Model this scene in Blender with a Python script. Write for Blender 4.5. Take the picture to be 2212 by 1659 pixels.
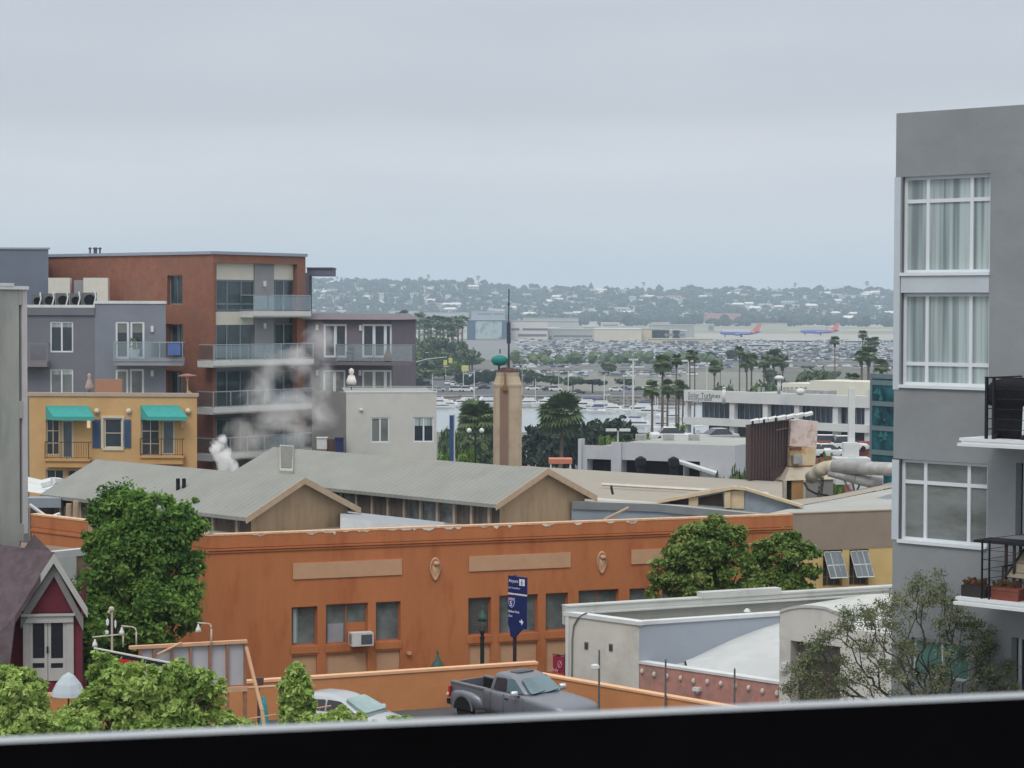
import bpy, math, random
import numpy as np
from mathutils import Matrix, Vector
for o in list(bpy.data.objects): bpy.data.objects.remove(o)
SC = bpy.context.scene
COL = SC.collection
rad = math.radians
# ---------------------------------------------------------------- camera
FPX, UC, VC = 4800.0, 1106.0, 829.5          # focal length in units of a 2212 px wide picture
PITCH = math.atan((829.5 - 662.0) / FPX); ROLL = 0.003
cam = bpy.data.cameras.new('camera'); camo = bpy.data.objects.new('camera', cam); COL.objects.link(camo)
cam.sensor_width = 36.0; cam.lens = 36.0 * FPX / 2212.0
cam.clip_start = 0.05; cam.clip_end = 20000
CR = Matrix.Rotation(rad(90) - PITCH, 3, 'X') @ Matrix.Rotation(ROLL, 3, 'Z')
camo.matrix_world = CR.to_4x4()
cam.dof.use_dof = True; cam.dof.focus_distance = 110; cam.dof.aperture_fstop = 60
SC.camera = camo
# ---------------------------------------------------------------- world: overcast sky
W = bpy.data.worlds.new('World'); SC.world = W; W.use_nodes = True
nt = W.node_tree; nt.nodes.clear(); N = nt.nodes; L = nt.links
SUN_EL, SUN_ROT = rad(52), rad(200)
out = N.new('ShaderNodeOutputWorld'); tc = N.new('ShaderNodeTexCoord'); sep = N.new('ShaderNodeSeparateXYZ')
L.new(tc.outputs['Generated'], sep.inputs[0])
ramp = N.new('ShaderNodeValToRGB'); cr = ramp.color_ramp
def lin(c): return tuple(((x/255)/12.92 if x/255 <= .04045 else ((x/255+.055)/1.055)**2.4) for x in c)
stops = [(0.0,(200,204,209)),(0.013,(202,206,211)),(0.034,(203,207,212)),(0.05,(206,209,215)),(0.063,(209,211,216)),(0.078,(203,205,211)),(0.09,(194,199,205)),(0.105,(195,198,206)),(0.138,(193,198,206)),(0.25,(204,208,214)),(0.5,(243,243,245)),(1.0,(255,255,255))]
cr.elements[0].position = 0; cr.elements[0].color = (*lin(stops[0][1]),1)
cr.elements[1].position = 1; cr.elements[1].color = (1.5,1.5,1.5,1)
for p,c in stops[1:-1]:
    e = cr.elements.new(p); e.color = (*lin(c),1)
# clouds: long low bands of stratus, built from the direction only
mp = N.new('ShaderNodeMapping'); mp.inputs['Scale'].default_value = (1.6,1.6,9.0); mp.inputs['Rotation'].default_value=(0.02,0.05,0)
L.new(tc.outputs['Generated'], mp.inputs[0])
nz = N.new('ShaderNodeTexNoise'); nz.inputs['Scale'].default_value = 1.7; nz.inputs['Detail'].default_value = 5; nz.inputs['Roughness'].default_value=.5
L.new(mp.outputs[0], nz.inputs['Vector'])
ma = N.new('ShaderNodeMath'); ma.operation='MULTIPLY_ADD'; ma.inputs[1].default_value=.05; ma.inputs[2].default_value=-.025
L.new(nz.outputs['Fac'], ma.inputs[0])
ad = N.new('ShaderNodeMath'); ad.operation='ADD'; L.new(sep.outputs['Z'], ad.inputs[0]); L.new(ma.outputs[0], ad.inputs[1])
L.new(ad.outputs[0], ramp.inputs[0])
mul = N.new('ShaderNodeMixRGB'); mul.blend_type='MULTIPLY'; mul.inputs[0].default_value=1
r2 = N.new('ShaderNodeValToRGB'); r2.color_ramp.elements[0].position=.3; r2.color_ramp.elements[0].color=(.905,.91,.925,1)
r2.color_ramp.elements[1].position=.72; r2.color_ramp.elements[1].color=(1.0,1.0,1.0,1)
nz2 = N.new('ShaderNodeTexNoise'); nz2.inputs['Scale'].default_value=3.1; nz2.inputs['Detail'].default_value=6
L.new(mp.outputs[0], nz2.inputs['Vector']); L.new(nz2.outputs['Fac'], r2.inputs[0])
L.new(ramp.outputs[0], mul.inputs[1]); L.new(r2.outputs[0], mul.inputs[2])
sky = N.new('ShaderNodeTexSky'); sky.sky_type='NISHITA'; sky.sun_disc=False; sky.sun_elevation=SUN_EL; sky.sun_rotation=SUN_ROT
bg1 = N.new('ShaderNodeBackground'); bg1.inputs[1].default_value=1.2; L.new(mul.outputs[0], bg1.inputs[0])
bg2 = N.new('ShaderNodeBackground'); bg2.inputs[1].default_value=0.05; L.new(sky.outputs[0], bg2.inputs[0])
mixs = N.new('ShaderNodeMixShader'); mixs.inputs[0].default_value=.12
L.new(bg1.outputs[0], mixs.inputs[1]); L.new(bg2.outputs[0], mixs.inputs[2]); L.new(mixs.outputs[0], out.inputs[0])
# ---------------------------------------------------------------- soft sun behind the cloud
sl = bpy.data.lights.new('sun','SUN'); sl.energy = 1.1; sl.angle = rad(22); sl.color = (1,.965,.91)
so = bpy.data.objects.new('sun', sl); COL.objects.link(so)
sd = Vector((math.sin(SUN_ROT)*math.cos(SUN_EL), math.cos(SUN_ROT)*math.cos(SUN_EL), math.sin(SUN_EL)))
so.rotation_euler = sd.to_track_quat('Z','Y').to_euler()
SC.view_settings.view_transform='Standard'; SC.view_settings.look='None'; SC.view_settings.exposure=0.0; SC.view_settings.gamma=1
SC.render.engine='CYCLES'; SC.cycles.volume_step_rate=1.0; SC.cycles.volume_bounces=6
SC.cycles.max_bounces=8; SC.cycles.diffuse_bounces=3; SC.cycles.glossy_bounces=3; SC.cycles.transparent_max_bounces=8

# ---------------------------------------------------------------- projection helpers (pixel of the 2212x1659 picture -> place in the world)
def ray(u, v):
    return CR @ Vector(((u-UC)/FPX, -(v-VC)/FPX, -1.0))
def P(u, v, Y):
    d = ray(u, v); return d * (Y/d.y)
def PZ(u, v, z):
    d = ray(u, v); return d * (z/d.z)
class Fac:
    """vertical plane; s runs to the right, z up, o out towards the viewer"""
    def __init__(f, u0, Y0, u1, Y1, v=None):
        a = P(u0, 662+.003*(u0-UC), Y0); b = P(u1, 662+.003*(u1-UC), Y1)
        f.o = Vector((a.x, a.y, 0)); d = Vector((b.x-a.x, b.y-a.y, 0)); f.L = d.length; f.d = d/f.L
        f.n = Vector((f.d.y, -f.d.x, 0))
    def px(f, u, v, o=0):
        r = ray(u, v); og = f.o + f.n*o
        t = og.dot(f.n)/r.dot(f.n); p = r*t
        return (p-og).dot(f.d), p.z
    def s(f, u, v=700, o=0): return f.px(u, v, o)[0]
    def z(f, u, v, o=0): return f.px(u, v, o)[1]
    def w(f, s, z, o=0): 
        p = f.o + f.d*s + f.n*o; return Vector((p.x, p.y, z))
    def rect(f, u0, v0, u1, v1, o=0):
        s0, z1 = f.px(u0, v0, o); _, z0 = f.px(u0, v1, o); s1, _ = f.px(u1, v0, o)
        return (s0, s1, z0, z1)
class FacW(Fac):
    def __init__(f, p0, p1):
        f.o = Vector((p0[0], p0[1], 0)); d = Vector((p1[0]-p0[0], p1[1]-p0[1], 0)); f.L = d.length; f.d = d/f.L
        f.n = Vector((f.d.y, -f.d.x, 0))

# ---------------------------------------------------------------- mesh builder
class MB:
    def __init__(m): m.v=[]; m.f=[]; m.mi=[]; m.cur=0
    def add(m, vs, fs):
        b=len(m.v); m.v += [tuple(x) for x in vs]; m.f += [tuple(i+b for i in f) for f in fs]; m.mi += [m.cur]*len(fs); return m
    def quad(m,a,b,c,d): return m.add([a,b,c,d],[(0,1,2,3)])
    def hexa(m, p):  # 8 corners: bottom 4, top 4
        return m.add(p,[(0,3,2,1),(4,5,6,7),(0,1,5,4),(1,2,6,5),(2,3,7,6),(3,0,4,7)])
    def fb(m,F,s0,s1,z0,z1,o0,o1):
        if s1<s0: s0,s1=s1,s0
        if z1<z0: z0,z1=z1,z0
        c=[(s0,o1),(s1,o1),(s1,o0),(s0,o0)]
        return m.hexa([F.w(s,z0,o) for s,o in c]+[F.w(s,z1,o) for s,o in c])
    def box(m,x0,x1,y0,y1,z0,z1,M=None):
        p=[Vector(q) for q in ((x0,y0,z0),(x1,y0,z0),(x1,y1,z0),(x0,y1,z0),(x0,y0,z1),(x1,y0,z1),(x1,y1,z1),(x0,y1,z1))]
        if M is not None: p=[M@q for q in p]
        return m.hexa(p)
    def prism(m, pts, off):  # polygon pts extruded by vector off
        n=len(pts); off=Vector(off); a=[Vector(p) for p in pts]; b=[p+off for p in a]
        return m.add(a+b,[tuple(range(n)),tuple(range(2*n-1,n-1,-1))]+[(i,(i+1)%n,n+(i+1)%n,n+i) for i in range(n)])
    def tube(m,p0,p1,r0,r1=None,n=8,caps=True):
        r1=r0 if r1 is None else r1; p0=Vector(p0); p1=Vector(p1); d=(p1-p0)
        if d.length<1e-6: return m
        d.normalize(); a=d.orthogonal().normalized(); b=d.cross(a)
        ring=lambda p,r:[p+a*math.cos(t)*r+b*math.sin(t)*r for t in [2*math.pi*i/n for i in range(n)]]
        fs=[(i,(i+1)%n,n+(i+1)%n,n+i) for i in range(n)]
        if caps: fs+=[tuple(range(n-1,-1,-1)),tuple(range(n,2*n))]
        return m.add(ring(p0,r0)+ring(p1,r1),fs)
    def path(m,pts,r,n=8):
        rr = r if isinstance(r,(list,tuple)) else [r]*len(pts)
        for i in range(len(pts)-1): m.tube(pts[i],pts[i+1],rr[i],rr[i+1],n)
        return m
    def lathe(m,prof,c,n=14,sx=1,sy=1):
        c=Vector(c); vs=[];fs=[]
        for r,z in prof:
            for i in range(n):
                t=2*math.pi*i/n; vs.append(c+Vector((math.cos(t)*r*sx,math.sin(t)*r*sy,z)))
        for k in range(len(prof)-1):
            for i in range(n): j=(i+1)%n; fs.append((k*n+i,k*n+j,(k+1)*n+j,(k+1)*n+i))
        fs.append(tuple(range(n-1,-1,-1))); fs.append(tuple(range((len(prof)-1)*n,len(prof)*n)))
        return m.add(vs,fs)
    def ball(m,c,r,n=10,k=6,sz=1):
        return m.lathe([(max(1e-3,r*math.sin(math.pi*i/k)),-r*sz*math.cos(math.pi*i/k)) for i in range(k+1)],c,n)
    def loft(m,rings,closed=True,caps=True):
        n=len(rings[0]); vs=[p for r in rings for p in r]; fs=[]
        for k in range(len(rings)-1):
            for i in range(n if closed else n-1):
                j=(i+1)%n; fs.append((k*n+i,k*n+j,(k+1)*n+j,(k+1)*n+i))
        if caps: fs.append(tuple(range(n-1,-1,-1))); fs.append(tuple(range((len(rings)-1)*n,len(rings)*n)))
        return m.add(vs,fs)
    def wall(m,F,s0,s1,z0,z1,holes,depth=.18,o=0):
        """wall face with real openings; holes (s0,s1,z0,z1); reveals run inwards"""
        hs=[(max(s0,min(h[0],h[1])),min(s1,max(h[0],h[1])),max(z0,min(h[2],h[3])),min(z1,max(h[2],h[3]))) for h in holes]
        hs=[h for h in hs if h[1]-h[0]>.01 and h[3]-h[2]>.01]
        S=sorted({s0,s1,*[h[0] for h in hs],*[h[1] for h in hs]}); Z=sorted({z0,z1,*[h[2] for h in hs],*[h[3] for h in hs]})
        for i in range(len(S)-1):
            for j in range(len(Z)-1):
                cs,cz=(S[i]+S[i+1])/2,(Z[j]+Z[j+1])/2
                if any(h[0]<cs<h[1] and h[2]<cz<h[3] for h in hs): continue
                m.quad(F.w(S[i],Z[j],o),F.w(S[i+1],Z[j],o),F.w(S[i+1],Z[j+1],o),F.w(S[i],Z[j+1],o))
        for h in hs:
            c=[(h[0],h[2]),(h[1],h[2]),(h[1],h[3]),(h[0],h[3])]
            for k in range(4):
                a,b=c[k],c[(k+1)%4]
                m.quad(F.w(*a,o),F.w(*b,o),F.w(*b,o-depth),F.w(*a,o-depth))
        return m
    def build(m,name,mat,parent=None,smooth=False,**kw):
        me=bpy.data.meshes.new(name); org=WLOC.get(parent.name,Vector((0,0,0))) if parent else kw.pop('at',Vector((0,0,0)))
        vs=[(x-org[0],y-org[1],z-org[2]) for x,y,z in m.v]
        me.from_pydata(vs,[],m.f)
        mats=mat if isinstance(mat,(list,tuple)) else [mat]
        for k in mats: me.materials.append(k)
        if len(mats)>1: me.polygons.foreach_set('material_index',m.mi)
        if smooth: me.polygons.foreach_set('use_smooth',[True]*len(me.polygons))
        me.update()
        o=bpy.data.objects.new(name,me); COL.objects.link(o)
        if parent: o.parent=parent
        else: o.location=org
        WLOC[o.name]=Vector(org)
        return o
WLOC={}
def thing(name,label,cat,loc=(0,0,0),group=None):
    o=bpy.data.objects.new(name,None); COL.objects.link(o); o.location=loc; o.empty_display_size=.3
    o['label']=label; o['category']=cat
    if group: o['group']=group
    WLOC[o.name]=Vector(loc); return o
def tag(o,label=None,cat=None,group=None,kind=None):
    for k,v in (('label',label),('category',cat),('group',group),('kind',kind)):
        if v: o[k]=v
    return o
def kids(o): return [c for c in bpy.data.objects if c.parent==o]
def copy_tree(o,loc=None,rz=None,label=None,group=None,scale=None,ch=None,parent=None):
    c=o.copy(); COL.objects.link(c)
    if parent: c.parent=parent
    if loc is not None: c.location=loc
    if rz is not None: c.rotation_euler=(0,0,rz)
    if scale is not None: c.scale=(scale,)*3 if not isinstance(scale,tuple) else scale
    if label: c['label']=label
    if group: c['group']=group
    for k in (ch[o.name] if ch and o.name in ch else kids(o)): copy_tree(k,ch=ch,parent=c)
    return c

# ---------------------------------------------------------------- materials
def mat(name,rgb,rough=.85,var=.12,scale=3.0,bump=0.0,metal=0.0,spec=.3,stain=None,stain_amt=.5,stain_scale=1.2,wave=None,emit=None,stretch=None):
    m=bpy.data.materials.new(name); m.use_nodes=True; nt=m.node_tree; n=nt.nodes; l=nt.links
    b=n['Principled BSDF']; b.inputs['Roughness'].default_value=rough; b.inputs['Metallic'].default_value=metal
    b.inputs['Specular IOR Level'].default_value=spec
    c=rgb if max(rgb)<=1.0 else lin(rgb)
    if var or stain or wave or bump:
        t=n.new('ShaderNodeTexCoord'); src=t.outputs['Object']
        if stretch:
            mp=n.new('ShaderNodeMapping'); mp.inputs['Scale'].default_value=stretch; l.new(src,mp.inputs[0]); src=mp.outputs[0]
        z=n.new('ShaderNodeTexNoise'); z.inputs['Scale'].default_value=scale; z.inputs['Detail'].default_value=6; z.inputs['Roughness'].default_value=.6; l.new(src,z.inputs['Vector'])
        r=n.new('ShaderNodeValToRGB'); r.color_ramp.elements[0].position=.3; r.color_ramp.elements[1].position=.7
        r.color_ramp.elements[0].color=(*[x*(1-var) for x in c],1); r.color_ramp.elements[1].color=(*[min(1,x*(1+var)) for x in c],1)
        l.new(z.outputs['Fac'],r.inputs[0]); col=r.outputs[0]
        if stain:
            sc=stain if max(stain)<=1 else lin(stain)
            z2=n.new('ShaderNodeTexNoise'); z2.inputs['Scale'].default_value=stain_scale; z2.inputs['Detail'].default_value=8; z2.inputs['Roughness'].default_value=.65; l.new(src,z2.inputs['Vector'])
            r2=n.new('ShaderNodeValToRGB'); r2.color_ramp.elements[0].position=.5; r2.color_ramp.elements[0].color=(0,0,0,1); r2.color_ramp.elements[1].position=.68; r2.color_ramp.elements[1].color=(stain_amt,)*3+(1,)
            l.new(z2.outputs['Fac'],r2.inputs[0]); mx=n.new('ShaderNodeMixRGB'); l.new(r2.outputs[0],mx.inputs[0]); l.new(col,mx.inputs[1]); mx.inputs[2].default_value=(*sc,1); col=mx.outputs[0]
        if wave:  # (scale, rotation z, strength) ribs
            mp=n.new('ShaderNodeMapping'); mp.inputs['Rotation'].default_value=(0,0,wave[1]); l.new(t.outputs['Object'],mp.inputs[0])
            wv=n.new('ShaderNodeTexWave'); wv.inputs['Scale'].default_value=wave[0]; wv.inputs['Distortion'].default_value=.15; l.new(mp.outputs[0],wv.inputs['Vector'])
            mx=n.new('ShaderNodeMixRGB'); mx.blend_type='MULTIPLY'; mx.inputs[0].default_value=wave[2]; l.new(col,mx.inputs[1]); l.new(wv.outputs['Color'],mx.inputs[2]); col=mx.outputs[0]
        l.new(col,b.inputs['Base Color'])
        if bump:
            bp=n.new('ShaderNodeBump'); bp.inputs['Strength'].default_value=bump; bp.inputs['Distance'].default_value=.05
            z3=n.new('ShaderNodeTexNoise'); z3.inputs['Scale'].default_value=scale*6; z3.inputs['Detail'].default_value=4; l.new(src,z3.inputs['Vector'])
            l.new(z3.outputs['Fac'],bp.inputs['Height']); l.new(bp.outputs[0],b.inputs['Normal'])
    else: b.inputs['Base Color'].default_value=(*c,1)
    if emit: b.inputs['Emission Color'].default_value=(*emit[0],1); b.inputs['Emission Strength'].default_value=emit[1]
    return m
def glassm(name,rgb,rough=.07,var=.35,scale=.6,spec=.6,bump=.04):
    m=mat(name,rgb,rough,var,scale,0,0,spec); nt=m.node_tree; n=nt.nodes; b=n['Principled BSDF']
    t=n.new('ShaderNodeTexCoord'); z=n.new('ShaderNodeTexNoise'); z.inputs['Scale'].default_value=.9; nt.links.new(t.outputs['Object'],z.inputs['Vector'])
    bp=n.new('ShaderNodeBump'); bp.inputs['Strength'].default_value=bump; nt.links.new(z.outputs['Fac'],bp.inputs['Height']); nt.links.new(bp.outputs[0],b.inputs['Normal'])
    return m
def leafm(name,cols,rough=.6,trans=.25):
    """foliage: every leaf (mesh island) takes its own tone"""
    m=bpy.data.materials.new(name); m.use_nodes=True; nt=m.node_tree; n=nt.nodes; l=nt.links; b=n['Principled BSDF']
    g=n.new('ShaderNodeNewGeometry'); r=n.new('ShaderNodeValToRGB'); e=r.color_ramp.elements
    cs=[lin(c) if max(c)>1 else c for c in cols]
    e[0].color=(*cs[0],1); e[-1].color=(*cs[-1],1)
    for i,c in enumerate(cs[1:-1]): k=e.new((i+1)/(len(cs)-1)); k.color=(*c,1)
    z=n.new('ShaderNodeTexNoise'); z.inputs['Scale'].default_value=.7; t=n.new('ShaderNodeTexCoord'); l.new(t.outputs['Object'],z.inputs['Vector'])
    a=n.new('ShaderNodeMath'); a.operation='MULTIPLY_ADD'; a.inputs[1].default_value=.55; l.new(g.outputs['Random Per Island'],a.inputs[0])
    k=n.new('ShaderNodeMath'); k.operation='MULTIPLY_ADD'; k.inputs[1].default_value=1.3; k.inputs[2].default_value=-.42; l.new(z.outputs['Fac'],k.inputs[0]); l.new(k.outputs[0],a.inputs[2])
    l.new(a.outputs[0],r.inputs[0]); l.new(r.outputs[0],b.inputs['Base Color']); b.inputs['Roughness'].default_value=rough; b.inputs['Specular IOR Level'].default_value=.25
    if trans:
        tr=n.new('ShaderNodeBsdfTranslucent'); l.new(r.outputs[0],tr.inputs[0]); mx=n.new('ShaderNodeMixShader'); mx.inputs[0].default_value=trans
        o=n['Material Output']; l.new(b.outputs[0],mx.inputs[1]); l.new(tr.outputs[0],mx.inputs[2]); l.new(mx.outputs[0],o.inputs[0])
    return m
def text_mesh(txt,size,name,mat_,parent,M,align='LEFT',depth=.004):
    """flat raised lettering as a mesh; M maps text plane (x right, y up) to the world"""
    cu=bpy.data.curves.new('t','FONT'); cu.body=txt; cu.size=size; cu.align_x=align; cu.extrude=depth
    ob=bpy.data.objects.new('t',cu); COL.objects.link(ob); dg=bpy.context.evaluated_depsgraph_get(); me=bpy.data.meshes.new_from_object(ob.evaluated_get(dg))
    bpy.data.objects.remove(ob); mb=MB(); mb.add([M@v.co for v in me.vertices],[tuple(p.vertices) for p in me.polygons]); bpy.data.meshes.remove(me)
    return mb.build(name,mat_,parent)
def facM(F,s,z,o=0):
    M=Matrix.Identity(4); p=F.w(s,z,o)
    for r in range(3): M[r][0]=F.d[r]; M[r][1]=(0,0,1)[r]; M[r][2]=F.n[r]; M[r][3]=p[r]
    return M
# ---------------------------------------------------------------- generic parts
def window(parent,F,r,cols=(.5,),rows=(),inset=.12,fw=.06,fm=None,gm=None,name='window',bar=.04,blind=None,sill=None,o=0):
    """frame with mullions (cols/rows as fractions), its pane as a sub-part"""
    s0,s1,z0,z1=r; m=MB(); a=o-inset
    m.fb(F,s0,s0+fw,z0,z1,a-.05,a+.03); m.fb(F,s1-fw,s1,z0,z1,a-.05,a+.03)
    m.fb(F,s0+fw,s1-fw,z1-fw,z1,a-.05,a+.03); m.fb(F,s0+fw,s1-fw,z0,z0+fw,a-.05,a+.03)
    for c in cols: x=s0+(s1-s0)*c; m.fb(F,x-bar/2,x+bar/2,z0+fw,z1-fw,a-.045,a+.025)
    for c in rows: y=z0+(z1-z0)*c; m.fb(F,s0+fw,s1-fw,y-bar/2,y+bar/2,a-.04,a+.02)
    w=m.build(name,fm,parent)
    g=MB(); g.fb(F,s0+fw*.5,s1-fw*.5,z0+fw*.5,z1-fw*.5,a-.03,a-.012); g.build('pane',gm,w)
    if blind:  # (fraction from top, material)
        b=MB(); b.fb(F,s0+fw,s1-fw,z1-fw-(z1-z0)*blind[0],z1-fw,a-.011,a-.004); b.build('blind',blind[1],w)
    if sill: b=MB(); b.fb(F,s0-.08,s1+.08,z0-sill,z0,o-.02,o+.07); b.build('sill',fm,w)
    return w
def railing(parent,F,s0,s1,z0,h,o0,o1,m_,step=1.3,bars=False,thick=.05,glass=None,left=True,right=True,name='railing'):
    m=MB(); t=thick/2
    def run(a,b,fa,fb_):
        n=max(1,int(round(abs(b-a)/step)))
        return [a+(b-a)*i/n for i in range(n+1)]
    for s in run(s0,s1,0,0): m.fb(F,s-t,s+t,z0,z0+h,o1-thick,o1)
    m.fb(F,s0,s1,z0+h,z0+h+thick,o1-thick,o1+.002); m.fb(F,s0,s1,z0+.06,z0+.06+thick*.7,o1-thick*.8,o1-.005)
    for f,s in ((left,s0),(right,s1)):
        if f and o1-o0>.2:
            m.fb(F,s-t,s+t,z0+h+.001,z0+h+thick-.001,o0,o1-thick); m.fb(F,s-t,s+t,z0+.062,z0+.06+thick*.6,o0,o1-thick)
    if bars:
        n=int((s1-s0)/.13)
        for i in range(1,n): s=s0+(s1-s0)*i/n; m.fb(F,s-.01,s+.01,z0+.07,z0+h,o1-.03,o1-.015)
    r=m.build(name,m_,parent)
    if glass:
        g=MB(); g.fb(F,s0+.03,s1-.03,z0+.12,z0+h-.03,o1-.03,o1-.02)
        if left: g.fb(F,s0-.005,s0+.005,z0+.12,z0+h-.03,o0,o1-.05)
        if right: g.fb(F,s1-.005,s1+.005,z0+.12,z0+h-.03,o0,o1-.05)
        g.build('glass_panel',glass,r)
    return r
# ================================================================ terrain, water, roads
def gz(x,y):
    """height of the ground (camera is at 0)"""
    if y<79: return -14.0
    pts=[(79,-14.0),(80.5,-15),(82,-20.2),(150,-21),(300,-25),(505,-28.6),(512,-32),(640,-32),(668,-31.5),(694,-28.0),(1300,-28.0),(3800,-28.4)]
    for (a,za),(b,zb) in zip(pts,pts[1:]):
        if y<=b: return za+(zb-za)*(y-a)/(b-a)
    # the far hill with its houses
    u=UC+x/y*FPX
    prof=[(-3000,600),(500,608),(700,613),(850,617),(1000,622),(1150,630),(1300,632),(1500,634),(1700,636),(1920,636),(2300,638),(5000,640)]
    for (a,va),(b,vb) in zip(prof,prof[1:]):
        if u<=b: v=va+(vb-va)*(max(u,a)-a)/(b-a); break
    else: v=640
    zr=P(min(max(u,-800),3000),v,5300).z
    t=min(1,(y-3800)/1500); f=t*t*(3-2*t)*.55+t*.45
    w=6*math.sin(x*.004+y*.003)+5*math.sin(x*.0093-y*.002+1)+3*math.sin(x*.021+y*.006)
    z=-28.4+(zr+28.4)*f+w*math.sin(math.pi*t)
    if y>5300: z=zr-(y-5300)*.03
    return z
ys=[-30,20,50,60,70,78.9,79,80.5,82,90,100,120,150,200,250,300,400,500,505,512,560,640,668,680,694,720,800,1000,1300,1700,2200,2800,3400]+[3800+60*i for i in range(27)]+[5600,6200,7500]
def gx(y): 
    e=max(150,abs(y)*.75); return [e*(-1+2*i/90) for i in range(91)]
m=MB(); rows=[[(x,y,gz(x,y)) for x in gx(y)] for y in ys]; nx=91
m.add([p for r in rows for p in r],[(j*nx+i,j*nx+i+1,(j+1)*nx+i+1,(j+1)*nx+i) for j in range(len(ys)-1) for i in range(nx-1)])
def ground_mat():
    g=mat('ground_mix',(104,104,98),.95,.15,.02,stain=(86,92,78),stain_amt=.8,stain_scale=.012)
    return g
tag(m.build('ground',ground_mat(),smooth=False),kind='structure')
M_asph=mat('asphalt',(92,94,97),.95,.1,.05); M_asph_near=mat('near_asphalt',(88,88,90),.95,.12,.6); M_concg=mat('apron_concrete',(160,158,150),.95,.07,.01,stain=(150,150,142),stain_amt=.5,stain_scale=.006); M_drygrass=mat('dry_grass',(140,138,116),.95,.12,.01,stain=(118,124,104),stain_amt=.6,stain_scale=.008)
def sheet(name,pts,m_,dz=.06):
    q=MB(); n=len(pts); q.add([(x,y,gz(x,y)+dz) for x,y in pts],[tuple(range(n))]); return tag(q.build(name,m_),kind='structure')
def quadYX(name,y0,y1,m_,dz=.06,xa=-.6,xb=.6): return sheet(name,[(xa*y0,y0),(xb*y0,y0),(xb*y1,y1),(xa*y1,y1)],m_,dz)
sheet('parking_lot',[(-40,50),(40,50),(40,78.5),(-40,78.5)],M_asph_near,.012)
water=mat('harbour_water',(150,160,164),.22,.06,.02,spec=.55,bump=0)
b=water.node_tree.nodes['Principled BSDF']
tx=water.node_tree.nodes.new('ShaderNodeTexCoord'); zz=water.node_tree.nodes.new('ShaderNodeTexNoise'); zz.inputs['Scale'].default_value=.35; bp=water.node_tree.nodes.new('ShaderNodeBump'); bp.inputs['Strength'].default_value=.25; bp.inputs['Distance'].default_value=.15
water.node_tree.links.new(tx.outputs['Object'],zz.inputs['Vector']); water.node_tree.links.new(zz.outputs['Fac'],bp.inputs['Height']); water.node_tree.links.new(bp.outputs[0],b.inputs['Normal'])
q=MB(); q.quad((-420,506,-30),(420,506,-30),(520,692,-30),(-520,692,-30)); tag(q.build('water',water),kind='structure')
q=MB()   # rocky embankment on the far shore
rnd=random.Random(8); n=260
for i in range(n):
    for j in range(4):
        x=-170+i*1.75+rnd.uniform(-.5,.5); y=676+j*5+rnd.uniform(-1,1); z=gz(x,y); r=rnd.uniform(.5,1.1)
        if z<-30.4: continue
        q.lathe([(r*.5,z-.3),(r,z+.1),(r*.7,z+.5),(.1,z+.65)],(x,y,0),5,rnd.uniform(.8,1.5),1)
tag(q.build('shore_rocks',mat('shore_rock',(108,104,98),.95,.25,.4),smooth=False),'grey rock embankment along the far harbour shore','rocks',kind='stuff')
# harbour drive, parking and airport bands
quadYX('harbour_road',700,722,M_asph,.08); quadYX('shore_path',694.5,698.5,M_concg,.1)
sheet('near_car_park',[(-60,726),(-5,726),(10,860),(-60,860)],M_asph,.09)
sheet('gravel_lot',[(8,735),(90,735),(110,960),(12,960)],mat('gravel_ground',(124,124,116),.95,.1,.03,stain=(128,128,118),stain_amt=.6,stain_scale=.02),.09)
sheet('car_park',[(-45,1160),(330,1160),(470,1840),(-90,1840)],mat('pale_asphalt',(124,126,126),.95,.08,.03),.1)
quadYX('airport_apron',1900,2350,M_concg,.12); quadYX('airfield_grass',2352,2700,M_drygrass,.12); quadYX('runway',2702,2880,M_concg,.13); quadYX('airfield_grass',2882,3300,M_drygrass,.12); quadYX('service_area',3302,3780,mat('pale_ground',(170,164,154),.95,.1,.008,stain=(120,128,112),stain_amt=.7,stain_scale=.01),.12)
# ================================================================ materials of the near scene
M_white=mat('white_paint',(208,212,212),.7,.06,1.5,stain=(150,150,145),stain_amt=.35,stain_scale=.6)
M_frame=mat('white_frame',(214,220,224),.5,.03,2)
M_dark=mat('dark_metal',(34,34,38),.5,.1,3)
M_black=mat('black_cloth',(22,22,27),.75,.25,2.5,bump=.4)
M_grey_stucco=mat('grey_stucco',(140,144,147),.95,.10,.55,bump=.25,stain=(130,133,136),stain_amt=.3,stain_scale=.5)
M_glass=glassm('window_glass',(52,62,70))
M_glass_lit=glassm('glass_grey',(96,106,110))
M_curtain=None
M_orange=mat('orange_stucco',(184,116,74),.95,.08,.9,bump=.3,stain=(162,92,56),stain_amt=.7,stain_scale=1.1,stretch=(1,1,.28))
M_peach=mat('peach_stucco',(194,154,122),.95,.06,2,bump=.2)
M_peel=mat('peeling_cap',(214,176,142),.9,.2,6)
M_chip=mat('bare_plaster',(222,214,204),.9,.1,6)
M_rust=mat('rusty_paint',(196,150,84),.85,.2,2,stain=(120,62,30),stain_amt=.9,stain_scale=2.4)

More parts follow.
